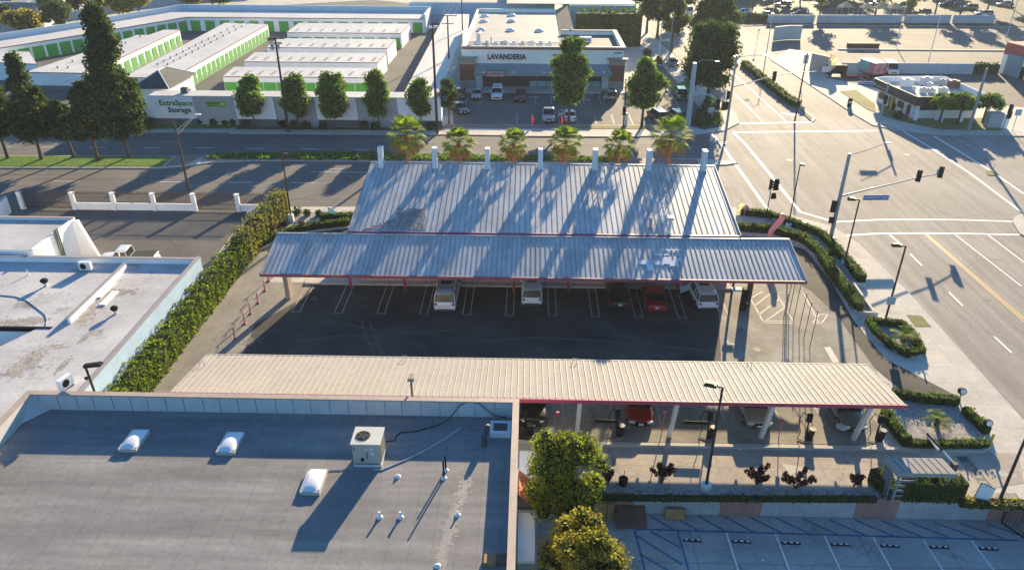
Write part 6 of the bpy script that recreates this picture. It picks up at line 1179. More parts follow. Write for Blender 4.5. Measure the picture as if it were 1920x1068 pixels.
for a, b in zip(tops[:-1], tops[1:]): m = MB(); m.tube([a, a.lerp(b, .5)-Vector((0, 0, .15)), b], .018, 5); m.build('cord', pink_w, t)
t = thing('rail_posts', 'row of thin dark posts joined by a sloping rail right of the parking bays', 'railing', tuple(G(1490, 580)))
rp_ = [(1469, 596, 552), (1472, 592, 530), (1479, 590, 530), (1487, 603, 537), (1498, 619, 552), (1507, 635, 568), (1518, 652, 584)]; tp = []
for u, v, vt in rp_: p = G(u, v); h = HT(u, v, vt); m = MB(); m.tube([(p.x, p.y, 0), (p.x, p.y, h)], .03, 6); m.dome((p.x, p.y, h), .07, .07, .07, 8, 3); m.build('post', dark_m, t); tp.append(Vector((p.x, p.y, h-.1)))
m = MB(); m.tube(tp[3:], .025, 6); m.build('rail', dark_m, t)
t = thing('lane_gate', 'lifted black and pale lane barrier arm beside the gravel bed', 'barrier', tuple(G(1785, 862))); a, b = G(1790, 870, .9), G(1738, 812, 1.2); m = MB(); m.tube([a, b], .06, 6); m.build('arm', white_m, t); m = MB(); m.tube([a.lerp(b, .42), a.lerp(b, 1)], .075, 6); m.build('sleeve', dark_m, t); m = MB(); m.box((a.x, a.y, .5), (.3, .3, 1.0)); m.build('housing', dark_m, t)
t = thing('parking_stop', 'white bar lying across the front hedge of the gravel bed', 'barrier', tuple(G(1750, 830))); m = MB(); a, b = G(1740, 816, .7), G(1759, 843, .7); m.tube([a, b], .09, 6); m.build('bar', white_m, t); m = MB(); m.tube([a, Vector((a.x, a.y, 0))], .03, 5); m.build('leg', steel, t)
for u, v, lb in ((1800, 752, 'round white menu speaker on a post behind the gravel bed'), (1848, 812, 'round white spotlight in the hedge corner by the yellow bollard')):
    p = G(u, v); t = thing('round_light', lb, 'light', tuple(p), 0, 'round white faced lights'); m = MB(); m.tube([(0, .28, .75), (0, 0, .85)], .26, 14); m.build('housing', black_m, t, world=False); m = MB(); m.tube([(0, -.001, .85), (0, -.02, .856)], .2, 14); m.build('face', plastic_w, t, world=False); m = MB(); m.tube([(0, .15, 0), (0, .15, .6)], .06, 6); m.build('post', stone_w, t, world=False)
# low wall and step at sidewalk end of the corner bed
m = MB(); P = XY([(1612, 582), (1640, 590)]); q = G(1600, 538); q2 = G(1638, 592); m.box(((q.x+q2.x)/2, (q.y+q2.y)/2, .2), ((q2-q).length, .2, .4), math.atan2((q2-q).y, (q2-q).x)); q3 = G(1618, 536); m.box(((q.x+q3.x)/2, q.y, .2), (1.1, .2, .4)); m.box((q2.x-.5, q2.y, .2), (1.6, .2, .4)); tag(m.build('planter_wall', curb_m), 'low pale concrete planter wall at the south end of the corner bed', 'wall')

# ================================================================== VEHICLES
PAINT = {}
def paint(nm, col, rough=.28): return mat('car paint '+nm, col, rough, spec=.5, coat=.6)
def vehicle(kind, col, lb, cat, loc, rz, L=4.6, W=1.85, H=1.5, group='parked cars', rack=False, doors_open=None, dark_roof=False, open_side=-1):
    t = thing('parked_car' if kind not in ('pickup', 'truck', 'van') else {'pickup': 'pickup_truck', 'truck': 'box_truck', 'van': 'parked_van'}[kind], lb, cat, loc, rz, group)
    pm = paint(*col); hl = L/2
    if kind == 'suv': belt, hood = H*.60, H*.56; cab = (-hl+.16, -hl+.42, .35, 1.02); rf = H
    elif kind == 'sedan': belt, hood = H*.64, H*.58; cab = (-hl+.85, -hl+1.45, .35, 1.05); rf = H
    elif kind == 'van': belt, hood = H*.55, H*.5; cab = (-hl+.1, -hl+.25, .95, 1.6); rf = H
    else: belt, hood = H*.58, H*.57; cab = (-.35, -.2, .75, 1.25); rf = H
    # body loft
    def sec(y, ws, zt, zb, crown=.04):
        return [(-ws*.90, y, zb), (-ws, y, zb+.14), (-ws, y, (zb+zt)/2+.05), (-ws*.96, y, zt-.07), (-ws*.84, y, zt), (0, y, zt+crown), (ws*.84, y, zt), (ws*.96, y, zt-.07), (ws, y, (zb+zt)/2+.05), (ws, y, zb+.14), (ws*.90, y, zb)]
    w2 = W/2; zb = .26
    if kind == 'suv': prof = [(-hl, .86, belt-.18), (-hl+.05, .93, belt-.05), (-hl+.25, .97, belt), (0, 1, belt), (.9, 1, belt-.01), (1.05, .99, belt-.02), (hl-.75, .97, hood-.02), (hl-.25, .92, hood-.10), (hl-.05, .84, hood-.24), (hl, .76, hood-.36)]
    elif kind == 'sedan': prof = [(-hl, .82, belt-.22), (-hl+.06, .90, belt-.06), (-hl+.3, .95, belt-.01), (-hl+.9, 1, belt), (0, 1, belt-.02), (.9, 1, belt-.03), (hl-.8, .97, hood-.06), (hl-.3, .91, hood-.14), (hl-.06, .82, hood-.26), (hl, .72, hood-.36)]
    else: prof = [(-hl, .92, belt-.03), (-hl+.05, .95, belt), (0, 1, belt), (.9, 1, belt), (hl-.7, .99, hood), (hl-.15, .96, hood-.06), (hl-.03, .92, hood-.15), (hl, .88, hood-.3)]
    m = MB(); m.loft([sec(y, w2*a, z, zb) for y, a, z in prof]); body = m.build('body', pm, t, world=False, smooth=True)
    md = body.modifiers.new('sub', 'SUBSURF'); md.levels = 1; md.render_levels = 1
    # cabin
    y0, y1, y2, y3 = cab; wt = w2*(.74 if kind != 'van' else .84); wb = w2*.93
    def ring(ya, yb, z, ww, rr=.12): return [(-ww, ya+rr, z), (-ww+rr, ya, z), (ww-rr, ya, z), (ww, ya+rr, z), (ww, yb-rr, z), (ww-rr, yb, z), (-ww+rr, yb, z), (-ww, yb-rr, z)]
    zbelt = belt-.04
    m = MB(); m.loft([ring(y0, y3, zbelt, wb), ring(y0+(y1-y0)*.85, y3-(y3-y2)*.85, rf-.09, wt+.03)]); gl = m.build('windows', glass_d, t, world=False)
    m = MB(); m.loft([ring(y0+(y1-y0)*.8, y3-(y3-y2)*.80, rf-.12, wt+.05), ring(y0+(y1-y0)*.95, y3-(y3-y2)*.95, rf-.04, wt+.02), ring(y1+.1, y2-.1, rf, wt-.08)]); 
    for sx in (-1, 1):
        for fr in ((y0+.03, y1+.0), (y3-.03, y2), ((y1+y2)/2+.05, (y1+y2)/2+.05), (y1-.0+.55, y1+.6)):
            m.tube([(sx*(wb-.01), fr[0], zbelt), (sx*(wt+.03), fr[1], rf-.08)], .04, 5)
    m.build('roof', paint('black', (.012, .012, .014)) if dark_roof else pm, t, world=False)
    if kind == 'pickup':
        m = MB(); m.bb(-w2*.80, w2*.80, -hl+.12, -.42, belt-.25, belt+.035); m.build('cargo_bed', mat('bed liner', (.03, .03, .03), .8), t, world=False)
    for sx in (-1, 1):
        for y in (-hl+.85, hl-.9):
            m = MB(); m.tube([(sx*(w2-.22), y, .34), (sx*(w2+.005), y, .34)], .34, 16); wh = m.build('wheel', tyre_m, t, world=False)
            m = MB(); m.tube([(sx*(w2+.005), y, .34), (sx*(w2+.02), y, .34)], .21, 12); m.build('rim', rim_m, wh, world=False)
        m = MB(); m.box((sx*(w2*.98), y3-.28, belt+.06), (.22, .12, .15)); m.build('mirror', pm, t, world=False)
        zt_ = belt-.20 if kind != 'sedan' else belt-.20
        m = MB(); m.box((sx*w2*.74, -hl+.035, zt_), (.36 if kind != 'suv' else .22, .09, .17)); m.build('taillight', red_l, t, world=False)
        m = MB(); m.box((sx*w2*.66, hl-.08, hood-.29), (.42, .16, .12), sx*-.25); m.build('headlight', clear_l, t, world=False)
    m = MB(); m.box((0, hl-.01, hood-.36), (W*.48, .06, .18)); m.box((0, hl-.01, .34), (W*.6, .06, .12)); m.build('grille', black_m, t, world=False)
    m = MB(); m.box((0, -hl-.01, .36), (W*.74, .08, .2)); m.build('rear_bumper', mat('bumper dark', (.05, .05, .055), .6) if kind == 'suv' else pm, t, world=False)
    m = MB(); m.box((0, -hl-.01, belt-.28), (.32, .05, .13)); m.build('number_plate', plate_m, t, world=False)
    m = MB(); m.box((0, hl+.025, .42), (.32, .02, .12)); m.build('number_plate', plate_m, t, world=False)
    if kind == 'suv':
        m = MB(); m.hexa([(-w2*.68, -hl+.09, belt-.02), (w2*.68, -hl+.09, belt-.02), (w2*.68, -hl+.2, belt-.02), (-w2*.68, -hl+.2, belt-.02)], [(-wt*.9, y1-.14, rf-.12), (wt*.9, y1-.14, rf-.12), (wt*.9, y1-.0, rf-.12), (-wt*.9, y1-.0, rf-.12)]); m.build('rear_window', glass_d, t, world=False)
        m = MB(); m.bb(-wt*.95, wt*.95, y1-.22, y1+.08, rf-.06, rf-.02); m.build('spoiler', pm, t, world=False)
        m = MB(); m.bb(-wt*.62, wt*.62, y2-.95, y2-.25, rf, rf+.008); m.build('sunroof', glass_d, t, world=False)
    if rack:
        for sx in (-1, 1): m = MB(); m.tube([(sx*wt*.9, y1+.1, rf+.01), (sx*wt*.9, y1+.25, rf+.09), (sx*wt*.9, y2-.3, rf+.09), (sx*wt*.9, y2-.15, rf)], .022, 5); m.build('roof_rail', black_m, t, world=False)
        for yy in (y1+.6, y1+.85, y2-.8): m = MB(); m.tube([(-wt*.9, yy, rf+.09), (wt*.9, yy, rf+.09)], .02, 5); m.build('crossbar', black_m, t, world=False)
    if doors_open:
        for (yy, sx) in doors_open:
            a = R(62); c = Vector((sx*w2*.98, yy, 0)); e = c+Vector((sx*math.sin(a)*1.0, -math.cos(a)*1.0, 0)); m = MB(); nn = Vector((.03, .02, 0))
            m.hexa([c-nn+Vector((0, 0, .35)), e-nn+Vector((0, 0, .35)), e+nn+Vector((0, 0, .35)), c+nn+Vector((0, 0, .35))], [c-nn+Vector((0, 0, belt)), e-nn+Vector((0, 0, belt)), e+nn+Vector((0, 0, belt)), c+nn+Vector((0, 0, belt))]); d_ = m.build('open_door', pm, t, world=False)
            m = MB(); k = Vector((sx*-.12, 0, 0)); m.tube([c+Vector((0, 0, belt)), c+k*1.2+Vector((0, -.25, rf-.15)), e+k+Vector((0, .1, rf-.15)), e+Vector((0, 0, belt))], .035, 5); m.build('window_frame', pm, d_, world=False)
    return t
WH, BK, GR, SV = ('white', (.72, .73, .75)), ('black', (.010, .011, .014)), ('grey', (.11, .11, .115)), ('silver', (.38, .38, .37))
RD, DB, TN, DR, CH = ('red', (.30, .008, .012)), ('dark blue', (.012, .02, .04)), ('tan', (.30, .25, .19)), ('dark red', (.09, .012, .014)), ('champagne', (.33, .28, .24))
def at(u, v): q = G(u, v); return q
def car(kind, col, lb, cat, u, v, rz=0, **k):
    """(u, v) is the ground point under the end of the car that faces the camera"""
    q = G(u, v); L = k.get('L', 4.6); a = R(rz); off = L/2; fx, fy = (-math.sin(a), math.cos(a))
    s = 1 if fy > 0 else -1
    return vehicle(kind, col, lb, cat, (q.x+fx*off*s, q.y+fy*off*s, 0), a, **k)
car('suv', WH, 'white boxy SUV with black roof rails and crossbars, rear towards the lot', 'car', 834, 588, 0, L=5.0, W=1.98, H=1.86, rack=True)
car('suv', WH, 'white SUV with a dark sunroof and black rear frame, in the middle bay', 'car', 997, 577, 0, L=4.5, W=1.88, H=1.68)
car('sedan', BK, 'black sedan with pinkish red tail lamps in the shaded bay', 'car', 1162, 584, 0, L=4.8, W=1.85, H=1.46)
car('sedan', ('deep red', (.28, .006, .010)), 'red coupe parked rear out between the black sedan and a white SUV', 'car', 1231, 589, -1, L=4.7, W=1.88, H=1.40)
car('suv', WH, 'white SUV with its left door open at the end of the shaded bays', 'car', 1327, 585, 3, L=4.7, W=1.9, H=1.66, doors_open=[(.9, -1)])
car('pickup', BK, 'black pickup under the cream canopy next to the grey roof parapet', 'pickup truck', 999, 806, 180, L=5.5, W=1.98, H=1.85)
car('sedan', RD, 'red car nosing out from under the cream canopy', 'car', 1201, 804, 180, L=4.7, W=1.85, H=1.45)
car('suv', TN, 'tan SUV with red mirror side, nose out under the cream canopy', 'car', 1423, 808, 180, L=4.6, W=1.86, H=1.62)
car('sedan', GR, 'dark grey car nose out under the right end of the cream canopy', 'car', 1602, 814, 180, L=4.8, W=1.86, H=1.47)
car('sedan', SV, 'grey sedan facing out, first parked car in front of the laundry door', 'car', 893, 189, 180, L=4.7, W=1.8, H=1.42)
car('suv', WH, 'white pickup like SUV facing out beneath the red hanging sign', 'car', 931, 191, 180, L=5.3, W=1.98, H=1.85)
car('pickup', DR, 'dark maroon pickup facing out in front of the laundry', 'pickup truck', 976, 193, 180, L=5.4, W=1.95, H=1.8)
car('suv', CH, 'beige SUV parked nose in with its tailgate up beside two people', 'car', 1147, 191, 0, L=4.6, W=1.85, H=1.65)
car('pickup', SV, 'silver grey pickup facing the street between two flags', 'pickup truck', 1029, 232, 180, L=5.5, W=1.95, H=1.8)
car('sedan', WH, 'white sedan with an open door behind the tall tree trunk', 'car', 1069, 231, 0, L=4.6, W=1.8, H=1.42, doors_open=[(.6, -1)])
car('sedan', DB, 'dark sedan parked at an angle at the left of the laundry lot', 'car', 872, 216, 205, L=4.7, W=1.82, H=1.42)
car('sedan', DR, 'dark car half hidden behind the reddish tree', 'car', 860, 188, 180, L=4.6, W=1.8, H=1.4)
car('suv', BK, 'dark SUV parked along the kerb near the avenue corner', 'car', 1281, 191, 178, L=4.6, W=1.85, H=1.6)
car('suv', BK, 'black SUV angled in a bay right of the bushy parkway tree', 'car', 1243, 230, 16, L=4.6, W=1.86, H=1.62)
car('suv', ('midnight', (.012, .014, .02)), 'black SUV with sky glare on its roof, beside the pale blue pole', 'car', 1277, 231, 12, L=4.6, W=1.86, H=1.6)
car('pickup', WH, 'white pickup beside the white roofed building, cab partly in view', 'pickup truck', 190, 497, 95, L=5.4, W=1.95, H=1.8)
for u, v, rz, c_, kd, lb in ((1408, 27, 90, WH, 'sedan', 'white car beyond the hedge at the top, nearest the avenue'), (1483, 12, 90, GR, 'suv', 'grey car in the far lot at the top centre right'), (1555, 12, 90, SV, 'sedan', 'silver car in the far lot above the tan tents'), (1745, 28, 80, BK, 'suv', 'black car parked behind the far wall'), (1832, 18, 85, TN, 'suv', 'tan car parked beyond the far wall at the top right'), (1655, 12, 90, GR, 'sedan', 'dark car in the far lot left of the curved lamp'), (1898, 12, 90, SV, 'sedan', 'pale car at the top right corner'), (1293, 30, 5, WH, 'van', 'white van between the avenue trees')):
    car(kd, c_, lb, 'van' if kd == 'van' else 'car', u, v, rz, L=4.6 if kd != 'van' else 5.5, H=1.5 if kd != 'van' else 2.3, group='cars in the far lots')
car('van', WH, 'white van beside the red box truck behind the restaurant', 'van', 1675, 143, 172, L=5.2, W=2.0, H=2.1)
q = G(1645, 147); t = thing('box_truck', 'small white roofed box truck with red and teal sides behind the restaurant', 'truck', (q.x, q.y, 0), R(14)); m = MB(); m.bb(-1.2, 1.2, 0, 4.4, .7, 2.8, 0, 1); m.build('cargo_box', [mat('red box side', (.45, .05, .08), .6, .25, 1, col2=(.5, .3, .32)), white_m], t, world=False)
m = MB(); m.bb(-1.212, -1.203, 1.5, 4.3, .8, 2.7); m.build('side_graphic', teal_glass, t, world=False); m = MB(); m.hexa([(-1, 4.45, .5), (1, 4.45, .5), (1, 6.1, .5), (-1, 6.1, .5)], [(-1, 4.45, 2.2), (1, 4.45, 2.2), (.95, 5.3, 2.2), (-.95, 5.3, 2.2)]); m.build('cab', white_m, t, world=False)
for sx in (-1, 1):
    for y in (1, 5.2): m = MB(); m.tube([(sx*.9, y, .4), (sx*1.15, y, .4)], .4, 12); m.build('wheel', tyre_m, t, world=False)
t = thing('car_trailer', 'low red framed trailer beside the box truck', 'trailer', tuple(G(1615, 148))); p = G(1612, 148); m = MB(); m.bb(p.x-2.4, p.x+1.6, p.y-.1, p.y+1.5, .45, .6); m.build('deck', mat('red frame', (.45, .04, .05), .5), t)
for k in (-1.6, 1.0): m = MB(); m.tube([(p.x+k, p.y-.2, .3), (p.x+k, p.y+.02, .3)], .3, 12); m.build('wheel', tyre_m, t)
t = thing('trailer_box', 'dark open fronted trailer by the orange flag', 'trailer', tuple(G(1570, 143))); p = G(1568, 143); m = MB(); m.bb(p.x-2.0, p.x+1.8, p.y, p.y+.6, .4, 2.0); m.build('body', black_m, t); m = MB(); m.tube([(p.x-1.2, p.y-.1, .3), (p.x-1.2, p.y+.1, .3)], .35, 12); m.tube([(p.x+1.2, p.y-.1, .3), (p.x+1.2, p.y+.1, .3)], .35, 12); m.build('wheel', tyre_m, t)
for u, v, lb in ((1583, 29, 'tan tent top with a white ridge above the far wall'), (1637, 31, 'tan and white tents in a row left of the far curved lamp')):
    p = G(u, v); t = thing('canopy_tent', lb, 'tent', tuple(p), 0, 'tan tents'); n_ = 1 if u < 1600 else 3
    for k in range(n_):
        x = k*3.6-2*(n_ > 1); m = MB(); m.v = [(x-1.7, -1.7, 2.2), (x+1.7, -1.7, 2.2), (x+1.7, 1.7, 2.2), (x-1.7, 1.7, 2.2), (x, 0, 3.6)]; m.f = [(0, 1, 4), (1, 2, 4), (2, 3, 4), (3, 0, 4)]; m.m = [0]*4; m.build('tent_top', mat('tan canvas', (.55, .42, .25), .8, .1, 1), t, world=False)
        m = MB(); [m.tube([(x+a, b, 0), (x+a, b, 2.2)], .05, 5) for a in (-1.6, 1.6) for b in (-1.6, 1.6)]; m.build('tent_leg', white_m, t, world=False)

# ================================================================== VACUUM STATIONS, BINS, LITTLE THINGS
def vac(u, vb, lb, boom=0, bin_=True, tube_h=0):
    p = G(u, vb); t = thing('vacuum_station', lb, 'vacuum', tuple(p), 0, 'vacuum stations under the cream canopy')
    m = MB(); m.cyl((0, 0, 0), .24, .75, 14, r2=.30); m.build('drum', black_m, t, world=False)
    m = MB(); m.cyl((.12, 0, .76), .22, .07, 14); m.build('lid', mat('pewter lid', (.14, .135, .13), .6, metal=.3), t, world=False)
    m = MB(); m.tube([(-.2, .1, 0), (-.2, .1, 2.0)], .05, 8); m.bb(-.36, -.04, 0, .22, 1.35, 1.95); m.build('filter_box', black_m, t, world=False)
    m = MB(); m.tube([(-.2, .1, 1.7), (-.5, .4, 1.9), (-.7, .5, 1.2), (-.55, .2, .4), (-.8, -.1, .06), (-.4, -.35, .05), (-.05, -.3, .2)], .03, 6); m.build('hose', black_m, t, world=False)
    if tube_h: m = MB(); m.tube([(-.3, .1, 1.05), (-tube_h, .15, 1.05)], .12, 10); m.build('silencer', black_m, t, world=False)
    return t
vac(1161, 815, 'vacuum station with a pewter lid and hose loop, left of the first white column', tube_h=1.7); vac(1332, 818, 'vacuum station with a long black horizontal cylinder behind the tall lamp post', tube_h=1.9); vac(1516, 822, 'vacuum station standing alone between the tan and dark grey cars'); vac(1648, 824, 'vacuum station with a round pale rim at the right end of the row')
vac(990, 812, 'vacuum station beside the black pickup near the roof corner')
for u, v, lb in ((1168, 908, 'round black bin with a handle by the leafy tree on the planting strip'),):
    p = G(u, v); t = thing('litter_bin', lb, 'bin', tuple(p)); m = MB(); m.cyl((0, 0, 0), .26, .5, 14, r2=.3); m.build('bin_body', black_m, t, world=False); m = MB(); m.tube([(0, 0, .5), (.03, 0, 1.15)], .02, 5); m.build('handle', black_m, t, world=False)
for u, v, vt, lb in ((1242, 805, 770, 'small magenta hose hanger post left of the second column'), (1460, 818, 790, 'small magenta pay box on a post right of the tan car'), (1575, 812, 800, 'small dark round table on a post in front of the dark grey car'), (1045, 790, 775, 'small magenta hose hanger beside the black pickup')):
    p = G(u, v); h = HT(u, v, vt); t = thing('hose_hanger', lb, 'post', tuple(p), 0, 'small posts under the cream canopy'); m = MB(); m.tube([(0, 0, 0), (0, 0, h)], .03, 6); m.build('post', black_m if u == 1575 else magenta, t, world=False); m = MB()
    if u == 1575: m.cyl((0, 0, h), .38, .05, 16)
    else: m.box((0, 0, h), (.22, .16, .3))
    m.build('head', pale_steel if u == 1575 else magenta, t, world=False)
m = MB(); p = G(1395, 575); t = thing('tyre_planter', 'round white rimmed drum in the sun beside the end column', 'drum', tuple(p)); m.cyl((p.x-.0, p.y, 0), .35, .4, 16); m.build('drum', black_m, t); m = MB(); m.cyl((p.x, p.y, .4), .3, .02, 16); m.build('lid', plastic_w, t)
t = thing('change_machine', 'tall dark machine with a teal topped box near the end column', 'machine', tuple(G(1392, 585))); p = G(1393, 583); m = MB(); m.bb(p.x-.22, p.x+.22, p.y, p.y+.5, 0, 2.1); m.build('cabinet', black_m, t); m = MB(); m.bb(p.x-1.1, p.x-.3, p.y+.3, p.y+.7, 1.75, 1.95); m.build('arm_box', teal_glass, t)
# bus stop bits and corner furniture
for u, v, lb in ((1592, 200, 'dark round trash bin with a white paper on the restaurant sidewalk'),): p = G(u, v); t = thing('litter_bin', lb, 'bin', tuple(p)); m = MB(); m.cyl((0, 0, 0), .35, 1.1, 12); m.dome((0, 0, 1.1), .38, .38, .3, 12, 4); m.build('bin_body', black_m, t, world=False); m = MB(); m.box((-.1, -.4, .8), (.5, .02, .3)); m.build('paper', plate_m, t, world=False)
t = thing('utility_cabinet', 'pale grey cabinet with an open side on the restaurant corner', 'cabinet', tuple(G(1863, 240))); p = G(1863, 240); m = MB(); m.bb(p.x-1.0, p.x+1.0, p.y, p.y+1.2, 0, 2.2); m.build('cabinet', grey_w, t); m = MB(); m.bb(p.x+.98, p.x+1.9, p.y-.1, p.y+.2, 0, 2.1); m.build('door', white_w, t)
t = thing('utility_cabinet', 'light metal cabinets among the shrubs at the laundry corner', 'cabinet', tuple(G(1333, 220))); p = G(1333, 221); m = MB(); m.bb(p.x-.5, p.x+.4, p.y, p.y+.5, 0, 1.5); m.bb(p.x+.5, p.x+.9, p.y, p.y+.4, 0, 1.1); m.build('cabinet', pale_steel, t)
t = thing('utility_meter', 'grey pedestal box on the parkway beside the thin black post', 'cabinet', tuple(G(1172, 236))); p = G(1172, 236); m = MB(); m.bb(p.x-.3, p.x+.3, p.y, p.y+.3, 0, 1.9); m.build('cabinet', pale_steel, t)
for i, (u, v) in enumerate(((1451, 417), (1488, 418))): p = G(u, v); o = (lambda q2: (q2.bb(p.x-.2, p.x+.2+(1.3 if i else 0), p.y-.15, p.y+.15, 0, .4 if not i else .12), q2)[1])(MB()).build('ground_box', steel); tag(o, ('small grey utility box on the corner sidewalk', 'low metal ramp plate on the corner sidewalk beside the small box')[i], 'utility box')
for i, (u, v) in enumerate(((1039, 190), (1115, 190), (1131, 181), (1160, 182), (1200, 185))): p = G(u, v); t = thing('bollard', ('black bollard at the laundry walk left of the tall tree', 'black bollard at the laundry walk right of the tall tree', 'black bollard left of the beige SUV', 'black bollard right of the beige SUV', 'black bollard past the right brick pillar')[i], 'bollard', tuple(p), 0, 'bollards and short posts'); m = MB(); m.cyl((0, 0, 0), .09, 1.2, 8); m.build('post', black_m, t, world=False)
for i, (u, v) in enumerate(((1000, 183), (1045, 187), (1095, 188))): p = G(u, v); o = (lambda q2: (q2.bb(p.x-.9, p.x+.9, p.y-.08, p.y+.08, 0, .14), q2)[1])(MB()).build('wheel_stop', curb_m); tag(o, ('pale wheel stop beside the maroon pickup', 'pale wheel stop in the empty bay, centre', 'pale wheel stop nearest the tall tree')[i], 'wheel stop', 'pale wheel stops at the laundry')
m = MB()
for a, b in (((907, 180), (902, 192)), ((878, 180), (873, 192)), ((1004, 182), (1005, 195)), ((1032, 178), (1035, 196)), ((1094, 180), (1095, 195)), ((1122, 178), (1128, 196)), ((969, 213), (969, 234)), ((1016, 216), (1017, 234)), ((1047, 216), (1049, 234)), ((1080, 216), (1084, 233)), ((1114, 216), (1119, 233)), ((1146, 215), (1152, 233)), ((1179, 215), (1187, 233)), ((1212, 214), (1221, 232)), ((1245, 160), (1283, 214)), ((1245, 160), (1270, 160))): line(m, a, b, .13, .016)
struct('parking_lines', m, faint_paint)
# lower lot: wheel stops, pallets, boards
ws0 = None
for k in range(7):
    u, v = 1298+92.6*k, 1013+2.6*k; q = G(u, v, -1.545)
    t = thing('wheel_stop', 'black rubber wheel stop with white blocks, '+('first', 'second', 'third', 'fourth', 'fifth', 'sixth', 'last')[k]+' from the left along the lower lot', 'wheel stop', (q.x, q.y, -1.55), R(-1), 'rubber wheel stops in the lower lot')
    m = MB(); m.hexa([(-.55, -.08, 0), (.55, -.08, 0), (.55, .08, 0), (-.55, .08, 0)], [(-.52, -.05, .1), (.52, -.05, .1), (.52, .05, .1), (-.52, .05, .1)]); m.build('rubber_bar', black_m, t, world=False)
    for x in (-.36, 0, .36): m = MB(); m.bb(x-.09, x+.09, -.06, .06, .1, .106); m.build('white_block', plate_m, t, world=False)
zl = -1.55
t = thing('plywood_crate', 'tall plywood crate leaning at the left end of the retaining wall', 'crate', tuple(G(1130, 972, zl))); a = G(1112, 972, zl); m = MB(); m.bb(a.x, a.x+1.2, a.y-.1, a.y+.4, zl, zl+1.35); m.build('panel', wood_b, t); m = MB(); m.bb(a.x+.75, a.x+.82, a.y-.13, a.y-.1, zl, zl+1.3); m.build('batten', wood_d, t)
t = thing('wooden_box', 'flat tan wooden box leaning on the salmon and grey wall', 'box', tuple(G(1265, 970, zl))); a = G(1246, 971, zl); m = MB(); m.hexa([(a.x, a.y-.12, zl), (a.x+1.22, a.y-.12, zl), (a.x+1.22, a.y, zl), (a.x, a.y, zl)], [(a.x, a.y+.05, zl+.75), (a.x+1.22, a.y+.05, zl+.75), (a.x+1.22, a.y+.17, zl+.75), (a.x, a.y+.17, zl+.75)]); m.build('panel', wood_b, t); m = MB(); m.tube([(a.x, a.y-.1, zl+.02), (a.x+1.22, a.y-.1, zl+.02), (a.x+1.22, a.y+.07, zl+.74), (a.x, a.y+.07, zl+.74), (a.x, a.y-.1, zl+.02)], .035, 4); m.build('rim', wood_d, t)
t = thing('wooden_pallet', 'tilted slatted wooden pallet on the ground by the brown mattress', 'pallet', tuple(G(1170, 985, zl))); q = G(1172, 983, zl)
for k in range(7): m = MB(); m.box((q.x-.54+.18*k*.95, q.y+.04*k-.1, zl+.42), (.11, 1.0, .03), R(22), tilt=('X', R(38))); m.build('slat', wood_d, t)
m = MB()
for k in (-.35, 0, .35): m.box((q.x, q.y+k*.75, zl+.40+k*.6), (1.25, .1, .08), R(22-8), tilt=('X', R(38)))
m.build('stringer', wood_d, t)
t = thing('brown_mattress', 'brown slab mattress leaning against the salmon wall end', 'mattress', tuple(G(1190, 985, zl))); q = G(1190, 988, zl); m = MB(); m.hexa([(q.x-1.0, q.y-.1, zl), (q.x+.75, q.y-.1, zl), (q.x+.75, q.y+.1, zl), (q.x-1.0, q.y+.1, zl)], [(q.x-1.0, q.y+.95, zl+.75), (q.x+.7, q.y+.95, zl+.75), (q.x+.7, q.y+1.15, zl+.75), (q.x-1.0, q.y+1.15, zl+.75)]); m.build('slab', mat('brown foam', (.14, .08, .06), .9, .2, 2), t)
t = thing('block_pier', 'dark gap and stacked pallet beside the crate under the leafy tree', 'pallet', tuple(G(1098, 950, zl))); a = G(1090, 952, zl); m = MB(); m.bb(a.x, a.x+.7, a.y, a.y+.6, zl, zl+.9); m.build('stack', wood_b, t)
m = MB()
for u, v in ((1387, 842), (1470, 843), (1640, 836), (1725, 836), (1430, 1050), (1100, 1020), (1372, 965)): q = G(u, v, 0 if v < 930 else -1.55); m.box((q.x, q.y, q.z+.04), (.14, .12, .05), u)
tag(m.build('litter', plate_m), 'scraps of white litter scattered on the lanes', 'litter', kind='stuff')
for i, (u, v, mt_) in enumerate(((1640, 352, 0), (1480, 300, 0), (1700, 290, 0), (1500, 470, 1), (1850, 560, 0), (700, 645, 1), (1100, 340, 1), (590, 560, 1), (1420, 655, 1))):
    q = G(u, v, -.111 if not mt_ else .013); 
    if i in (3, 6): continue
    o = (lambda q2: (q2.cyl((q.x, q.y, q.z), .42 if not mt_ else .3, .008, 20), q2)[1])(MB()).build('manhole_cover', mat('cast iron cover', (.07, .065, .06), .7, .3, 6)); tag(o, ('manhole cover in the intersection below the mast arm shadow', 'manhole cover in the intersection nearest the crosswalk nose', 'manhole cover in the intersection towards the restaurant', '', 'manhole cover in the avenue lanes at the right edge', 'drain cover in the shaded lot near the cream canopy', '', 'drain cover at the left of the shaded bays', 'drain cover in the sunlit lot by the posts')[i], 'manhole cover', 'manhole and drain covers')
hedge([(70, 238), (160, 240), (280, 242)], 2.0, 1.6, 'dark shrub border behind the pines, left of the lettered wall', fol_dark, size=.3, seed=33, name='shrub_border', group='planting at the storage wall', lump=.3)
